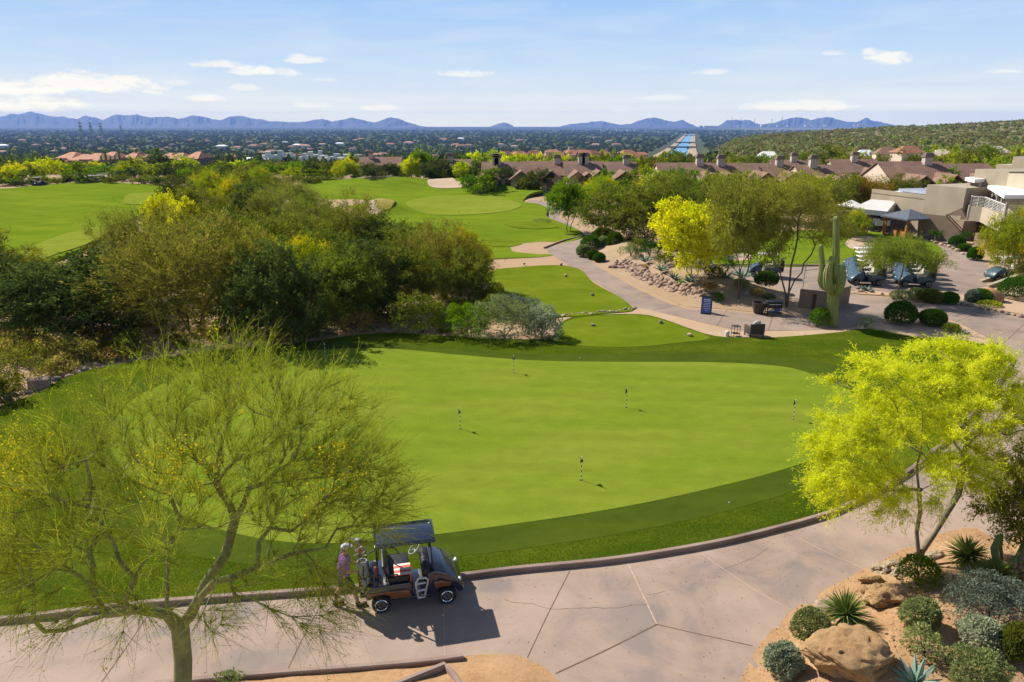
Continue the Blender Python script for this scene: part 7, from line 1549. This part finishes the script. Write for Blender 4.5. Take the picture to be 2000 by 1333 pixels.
# dark round trees in front of the houses
for x, y, h, lab in ((990, 372, 4.4, 'round dark tree on the sand left of the dead leaning trunk'), (1048, 378, 4.4, 'round dark tree just left of the dead leaning trunk by the fairway'), (1090, 366, 4.0, 'round dark tree directly above the leaning dead trunk'), (725, 362, 4.6, 'round dark tree behind the far-left bunkers'), (765, 358, 4.2, 'round dark tree behind the far bunkers, near the yellow-green tree'), (838, 360, 4.4, 'round dark tree left of the yellow tree behind the fairway'), (862, 358, 5.2, 'tall dark tree left of the yellow tree behind the fairway'), (945, 362, 5.4, 'dark tree directly right of the yellow tree behind the fairway'), (650, 352, 4, 'round dark tree at the far-left end of the fairway'), (1030, 365, 4.6, 'round dark tree touching the townhouse porch')):
    px_tree('round', x, y, 300, 60, lab, FT); t = TREES[-1]; s = h / 4.6; t.scale = (s*1.1, s*1.1, s)
for x, y, h, k, lab in ((800, 356, 6.2, 'yellow', 'yellow blossoming tree behind the fairway, left of the green tree'), (825, 354, 7.0, 'bright', 'bright green tall tree behind the fairway bunkers'), (905, 360, 5.4, 'yellow', 'yellow tree right behind the fairway mound'), (685, 358, 4.6, 'lime', 'yellow-green tree behind the fairway, at its left'), (670, 356, 4.4, 'lime', 'yellow-green tree at the left end of the fairway'), (610, 352, 4.5, 'dark', 'dark tree at the far end of the wood beside the fairway')):
    px_tree(k, x, y, 310, 60, lab, FT); t = TREES[-1]; s = h / 6.2; t.scale = (s, s, s)
q = MB(); p = P(1080, 372); q.tube([(0,0,-.1),(.15,0,.6),(.35,.1,1.4),(.6,.1,2.0)], [.2,.18,.15,.05], 7); q.tube([(.2,0,.9),(0,0,1.6),(-.3,0,1.9)], [.12,.1,.05], 6); q.tube([(.35,0,1.4),(1.0,0,1.75),(1.3,0,1.7)], [.1,.08,.05], 6); tag(q.obj('tree_stump', MATS['bark_brown'], None, 50, tuple(p)), 'dead leaning trunk on the sand beside the fairway', 'dead tree')
q = MB(); p = P(608, 350); q.tube([(0,0,-.1),(0,0,2.5),(0,0,5)], [.25,.25,.2], 10); q.tube([(0,0,2),(.9,0,2.4),(1.0,0,3.8)], [.16,.18,.14], 8); q.tube([(0,0,2.4),(-.9,0,2.8),(-.95,0,4)], [.16,.18,.14], 8); tag(q.obj('saguaro', MATS['cactus_green'], None, 40, tuple(p)), 'distant saguaro with two raised arms beyond the wood', 'cactus', 'distant saguaros')
for x, Y, lab in ((205, 190, 'distant saguaro in the trees below the middle apartment block'), (232, 185, 'distant saguaro with several arms left of the tall dark tree')):
    o = bpy.data.objects['saguaro.001'] if 'saguaro.001' in bpy.data.objects else q; c = o.copy(); COL.objects.link(c); w = W(x, 300, Y); c.location = (w[0], Y, float(terrain(w[0], Y))); c.scale = (1.3, 1.3, 1.3); c['label'] = lab
# trees among and behind the townhouses
LAB = {'far_olive': 'olive green tree in the belt of trees around the townhouse roofs', 'far_lime': 'yellow-green palo verde in the belt of trees around the townhouse roofs', 'far_bright': 'bright green tree in the belt of trees around the townhouse roofs', 'far_yellow': 'yellow blossoming tree in the belt of trees around the townhouse roofs', 'far_dark': 'dark tree in the belt of trees around the townhouse roofs'}
for i in range(90):
    k = RT.choice(['far_lime', 'far_lime', 'far_olive', 'far_bright', 'far_yellow', 'far_olive']); x = RT.uniform(900, 2010); Y = RT.uniform(144, 180); far_tree(k, x, Y, RT.uniform(4.2, 6.2), LAB[k], 'trees behind the townhouse roofs')
for i in range(30):
    k = RT.choice(['far_lime', 'far_olive', 'far_bright', 'far_olive']); x = RT.uniform(1560, 2050); Y = RT.uniform(125, 200); far_tree(k, x, Y, RT.uniform(4.5, 7.5), LAB[k], 'trees behind the townhouse roofs')
for i in range(48):
    k = RT.choice(['far_lime', 'far_olive', 'far_bright']); x = RT.choice([930, 1010, 1170, 1250, 1275, 1320, 1380, 1420, 1470, 1520, 1560, 1600, 1640, 1700, 1850]) + RT.uniform(-25, 25); far_tree(k, x, RT.uniform(96, 108) if x > 1290 else RT.uniform(117, 123), RT.uniform(3.6, 5.6) if x > 1290 else RT.uniform(2.6, 4.6), LAB[k], 'trees behind the townhouse roofs')
# belt beyond the left fairway
for i in range(96):
    k = RT.choice(['far_lime', 'far_olive', 'far_bright', 'far_olive', 'far_dark', 'far_olive', 'far_lime', 'far_yellow' if i % 3 == 0 else 'far_bright']); x = RT.uniform(-80, 660); near = i % 3 > 0
    Y = RT.uniform(139, 190) if near else RT.uniform(190, 290)
    far_tree(k, x, Y, RT.uniform(2.4, 3.9) if near else RT.uniform(3.4, 5.2), {'far_lime': 'yellow-green tree in the belt beyond the left fairway', 'far_olive': 'olive tree in the belt beyond the left fairway', 'far_bright': 'bright green tree in the belt beyond the left fairway', 'far_dark': 'dark tree in the belt beyond the left fairway', 'far_yellow': 'yellow blossoming tree in the belt beyond the left fairway'}[k], 'trees beyond the left fairway', w=RT.uniform(5.5, 8))
for x, Y, h, k, lab in ((300, 225, 8.6, 'far_dark', 'tall dark tree standing between the terracotta-roofed apartment blocks'), (85, 150, 5.4, 'far_yellow', 'big yellow-green blossoming tree left of the apartment blocks'), (150, 142, 4.4, 'far_bright', 'bright green tree over the dark golf carts'), (20, 146, 4.4, 'far_yellow', 'yellow tree at the far left corner of the fairway'), (255, 160, 5.0, 'far_lime', 'yellow-green tree below the middle apartment block'), (360, 165, 5.0, 'far_lime', 'light yellow-green tree below the right apartment block'), (325, 145, 4.2, 'far_dark', 'dark bush-like tree at the end of the left fairway')):
    far_tree(k, x, Y, h, lab, None, w=h * 1.5)

for i in range(44):
    k = RT.choice(['far_olive', 'far_olive', 'far_bright', 'far_dark']); far_tree(k, RT.uniform(-60, 620), RT.uniform(136.5, 142), RT.uniform(1.3, 2.3), 'low bush along the far edge of the left fairway', 'bushes along the far edge of the left fairway', w=RT.uniform(3, 5)); TREES[-1].name = 'bush'; TREES[-1]['category'] = 'bush'
for i in range(16):
    k = RT.choice(['far_olive', 'far_lime', 'far_bright']); x = [835, 855, 870, 890, 915, 930, 950, 965, 740, 760, 700, 785][i % 12] + RT.uniform(-8, 8); far_tree(k, x, RT.uniform(141, 150), RT.uniform(2.6, 4.0), 'tree in the line behind the far bunkers of the fairway', 'trees behind the far bunkers')
# ---------------------------------------------------------------- masses
def blob_template(seed, n=46):
    rng = np.random.default_rng(seed); d = rng.normal(size=(n, 3)); d /= np.linalg.norm(d, axis=1)[:, None]; d[:, 2] = np.abs(d[:, 2]) * 1.0
    p = d * rng.uniform(.55, 1, n)[:, None] * np.array([1, 1, .9]); a = rng.normal(size=(n, 3)); a /= np.linalg.norm(a, axis=1)[:, None]; b = np.cross(a, d); b /= np.linalg.norm(b, axis=1)[:, None] + 1e-9; s = rng.uniform(.22, .42, n)[:, None]
    return np.stack([p - a*s, p - b*s*.8, p + a*s, p + b*s*.8], 1).reshape(-1, 3)
def mass(name, pts, size, mats, mi, seed, n=46, kind='stuff'):
    rng = np.random.default_rng(seed); T = [blob_template(s, n) for s in range(6)]; k = rng.integers(0, 6, len(pts)); th = rng.uniform(0, 6.28, len(pts)); mb = MB()
    for j in range(6):
        for m_ in range(len(mats)):
            i = np.where((k == j) & (mi == m_))[0]
            if not len(i): continue
            c, s = np.cos(th[i])[:, None], np.sin(th[i])[:, None]; t = T[j][None]; x = (t[..., 0]*c - t[..., 1]*s) * size[i, 0:1]; y = (t[..., 0]*s + t[..., 1]*c) * size[i, 0:1]; z = t[..., 2] * size[i, 1:2]
            V = np.stack([x, y, z], -1) + pts[i][:, None, :]; mb.add(V.reshape(-1, 3), np.arange(V.shape[0] * V.shape[1]).reshape(-1, 4), m_)
    o = mb.obj(name, [MATS[m] for m in mats]); o['kind'] = kind; return o
def far_pts(n, x0, x1, Y0, Y1, rng, power=1.0):
    u = rng.uniform(0, 1, n); Y = np.exp(np.log(Y0) + u ** power * (np.log(Y1) - np.log(Y0))); x = rng.uniform(x0, x1, n); X = (x - 1000) / FPX * Y * CP; return x, X, Y
leafmat('city_green', [(0, (.035, .052, .016)), (.5, (.072, .095, .028)), (1, (.13, .15, .05))], .4)
leafmat('city_dark', [(0, (.028, .048, .016)), (.5, (.056, .084, .026)), (1, (.10, .13, .042))], .35)
def city():
    rng = np.random.default_rng(2)
    x, X, Y = far_pts(24000, -160, 2050, 230, 7500, rng, .85)
    ok = ((np.abs(X - canal_x(Y)) > 54) | (Y < 700)) & ((x < 1400) | (Y > 1500)); ok &= ~((Y < 520) & (x > 480) & (x < 740) & (rng.uniform(size=len(x)) < .75)); ok &= ~((Y < 470) & (x > 970) & (x < 1290) & (rng.uniform(size=len(x)) < .55)); ok &= ~((Y < 390) & (x > 90) & (x < 430))
    nz = np.sin(X * .012 + 1) * np.sin(Y * .009) + np.sin(X * .031 + Y * .02) * .6; ok &= nz > -1.15 + .2 * rng.normal(size=len(x))
    x, X, Y = x[ok], X[ok], Y[ok]; Z = terrain(X, Y); s = rng.uniform(2.4, 4.6, len(X)) * np.where(Y > 1800, 1.8, 1) * np.where(Y > 3500, 1.5, 1); h = s * rng.uniform(1.2, 1.9, len(X)) * np.where(Y > 1800, .72, 1) * np.where(Y > 3500, .7, 1)
    mi = rng.choice(4, len(X), p=[.44, .44, .08, .04])
    mass('city_trees', np.column_stack([X, Y, Z - .3]), np.column_stack([s, h]), ['city_green', 'city_dark', 'leaf_bright', 'leaf_yellowgreen'], mi, 5, 40)
city()
leafmat('scrub_brown', [(0, (.115, .105, .040)), (.5, (.21, .185, .072)), (1, (.33, .28, .13))], .35)
def hill():
    rng = np.random.default_rng(8)
    x, X, Y = far_pts(7500, 1290, 2150, 190, 1900, rng, .75); u = X / Y; ok = (X - canal_x(Y) > 54) | (Y < 760); ok &= ~((Y < 260) & (rng.uniform(size=len(x)) < .3)); x, X, Y = x[ok], X[ok], Y[ok]; Z = terrain(X, Y); s = rng.uniform(1.1, 2.4, len(X)) * np.where(Y > 700, 1.25, 1); h = s * rng.uniform(.8, 1.35, len(X))
    mi = rng.choice(4, len(X), p=[.62, .12, .23, .03])
    mass('hill_scrub', np.column_stack([X, Y, Z - .2]), np.column_stack([s, h]), ['scrub_brown', 'leaf_olive', 'leaf_sagegreen', 'leaf_yellowgreen'], mi, 6, 26)
hill()
# undergrowth and litter on the wood's floor
def wood_floor():
    rng = np.random.default_rng(14); n = 2600; x = rng.uniform(-150, 960, n); Y = rng.uniform(33.5, 95, n); X = (x - 1000) / FPX * (Y*CP + H*SP); ok = ~inside(ROUGHP, X, Y) & ~inside(catmull(FAIR, 2), X, Y) & ~inside(catmull(LEFTG, 2), X, Y) & (edist(ROUGHP, X, Y) > .7); X, Y = X[ok], Y[ok]
    s = rng.uniform(.15, .5, len(X)); mass('undergrowth', np.column_stack([X, Y, np.zeros(len(X))]), np.column_stack([s, s * rng.uniform(.5, 1.1, len(X))]), ['leaf_straw', 'leaf_brown', 'leaf_sagegreen'], rng.choice(3, len(X), p=[.5, .3, .2]), 9, 46)
wood_floor()
# far city houses and towers
FH = 'pale houses scattered through the far city trees'
mat('far_wall', (.50, .42, .35), (.42, .35, .29), .1, .9, rnd=.5)
def far_house_mesh(w, d, h, wm, rm):
    q = MB(); q.box((0,0,h/2 - 1), (w, d, h + 2), 0); a, b_ = w*.56, d*.56; V = [(-a,-b_,h),(a,-b_,h),(a,b_,h),(-a,b_,h),(-a*.5,0,h+2.2),(a*.5,0,h+2.2)]; q.add(np.array(V, float), [(0,1,5,4),(1,2,5),(2,3,4,5),(3,0,4)], 1); return q.mesh('house', [MATS[wm], MATS[rm]])
hm = [far_house_mesh(18, 13, 3.6, 'far_wall', 'roof_tile_red'), far_house_mesh(20, 12, 3.4, 'house_white', 'roof_tile_terra'), far_house_mesh(16, 14, 3.8, 'far_wall', 'roof_tile'), far_house_mesh(22, 14, 4.2, 'house_white', 'roof_white')]
rng = np.random.default_rng(17); x, X, Y = far_pts(80, -20, 1290, 560, 3000, rng, .8)
for i in range(len(X)):
    if abs(X[i] - canal_x(Y[i])) < 75: continue
    o = bpy.data.objects.new('house', hm[int(rng.choice(4, p=[.3, .3, .25, .15]))]); COL.objects.link(o); o.location = (X[i], Y[i], float(terrain(X[i], Y[i])) + 1.5); o.rotation_euler = (0, 0, rng.uniform(-.5, .5)); s = rng.uniform(.45, .85) * (1.5 if Y[i] > 1500 else 1); o.scale = (s, s, s * 1.15); tag(o, 'small pale house showing among the trees of the far city', 'house', FH)
om = MB(); om.box((0,0,8), (40,24,24)); om = om.mesh('office_building', MATS['house_white'])
for i in range(34):
    x = [rng.uniform(1080, 1230), rng.uniform(1240, 1460), rng.uniform(1460, 1730)][i % 3]; Yo = rng.uniform(5200, 7500); p = W(x, 244, Yo); o = bpy.data.objects.new('office_building', om); COL.objects.link(o); o.location = (p[0], Yo, float(terrain(p[0], Yo)) + 4 if x < 1340 else W(x, 249 - (x - 1340) * .01, Yo)[2]); s = rng.uniform(.4, 1.0); o.scale = (s * rng.uniform(.8, 2.0), s, s * rng.uniform(.4, .9)); tag(o, 'pale office block far off at the foot of the mountains', 'building', 'pale office blocks on the skyline')
def pylon_mesh(h, w):
    q = MB(); n = 7
    for sx_ in (-1, 1):
        for sy in (-1, 1): q.tube([(sx_*w, sy*w, 0), (sx_*w*.25, sy*w*.25, h*.72), (sx_*w*.2, sy*w*.2, h)], w*.06, 4)
    for i in range(n):
        z = h*.9*i/n; f = 1 - .75*z/(h*.72) if z < h*.72 else .25; f2 = 1 - .75*(z + h*.12)/(h*.72) if z + h*.12 < h*.72 else .22
        for sy in (-1, 1): q.tube([(-w*f, sy*w*f, z), (w*f2, sy*w*f2, z + h*.12)], w*.04, 4); q.tube([(w*f, sy*w*f, z), (-w*f2, sy*w*f2, z + h*.12)], w*.04, 4)
    for z in (.70, .82, .94): q.prism([(-w*1.3, h*z), (0, h*z - w*.12), (w*1.3, h*z), (0, h*z + w*.25)], -w*.15, w*.15, 'y')
    return q.mesh('transmission_tower', MATS['grey_metal'])
pm = pylon_mesh(46, 6.5)
for i, (x, ytop, Yp, lab) in enumerate([(155, 238, 1600, 'dark lattice transmission tower left of two others in the far trees'), (175, 239, 1750, 'middle lattice transmission tower of the three at the left'), (195, 240, 1900, 'right lattice transmission tower of the three at the left'), (235, 244, 2400, 'faint small lattice tower right of the three towers')]):
    w = W(x, ytop, Yp); z = float(terrain(w[0], Yp)); o = bpy.data.objects.new('transmission_tower', pm); COL.objects.link(o); o.location = (w[0], Yp, z); s = (w[2] - z) / 46; o.scale = (s * .8, s * .8, s); tag(o, lab, 'tower', 'transmission towers at the left')
for i, x in enumerate((1430, 1448, 1475, 1508, 1528, 1555, 1600, 1625)):
    Yp = 4200; w = W(x, 229 + (i * 5) % 4, Yp); z = W(x, 246, Yp)[2]; o = bpy.data.objects.new('transmission_tower', pm); COL.objects.link(o); o.location = (w[0], Yp, z - 8); s = (w[2] - z + 8) / 46; o.scale = (s * .45, s * .45, s); tag(o, 'thin distant lattice tower on the skyline beyond the canal and scrub', 'tower', 'thin towers on the skyline')
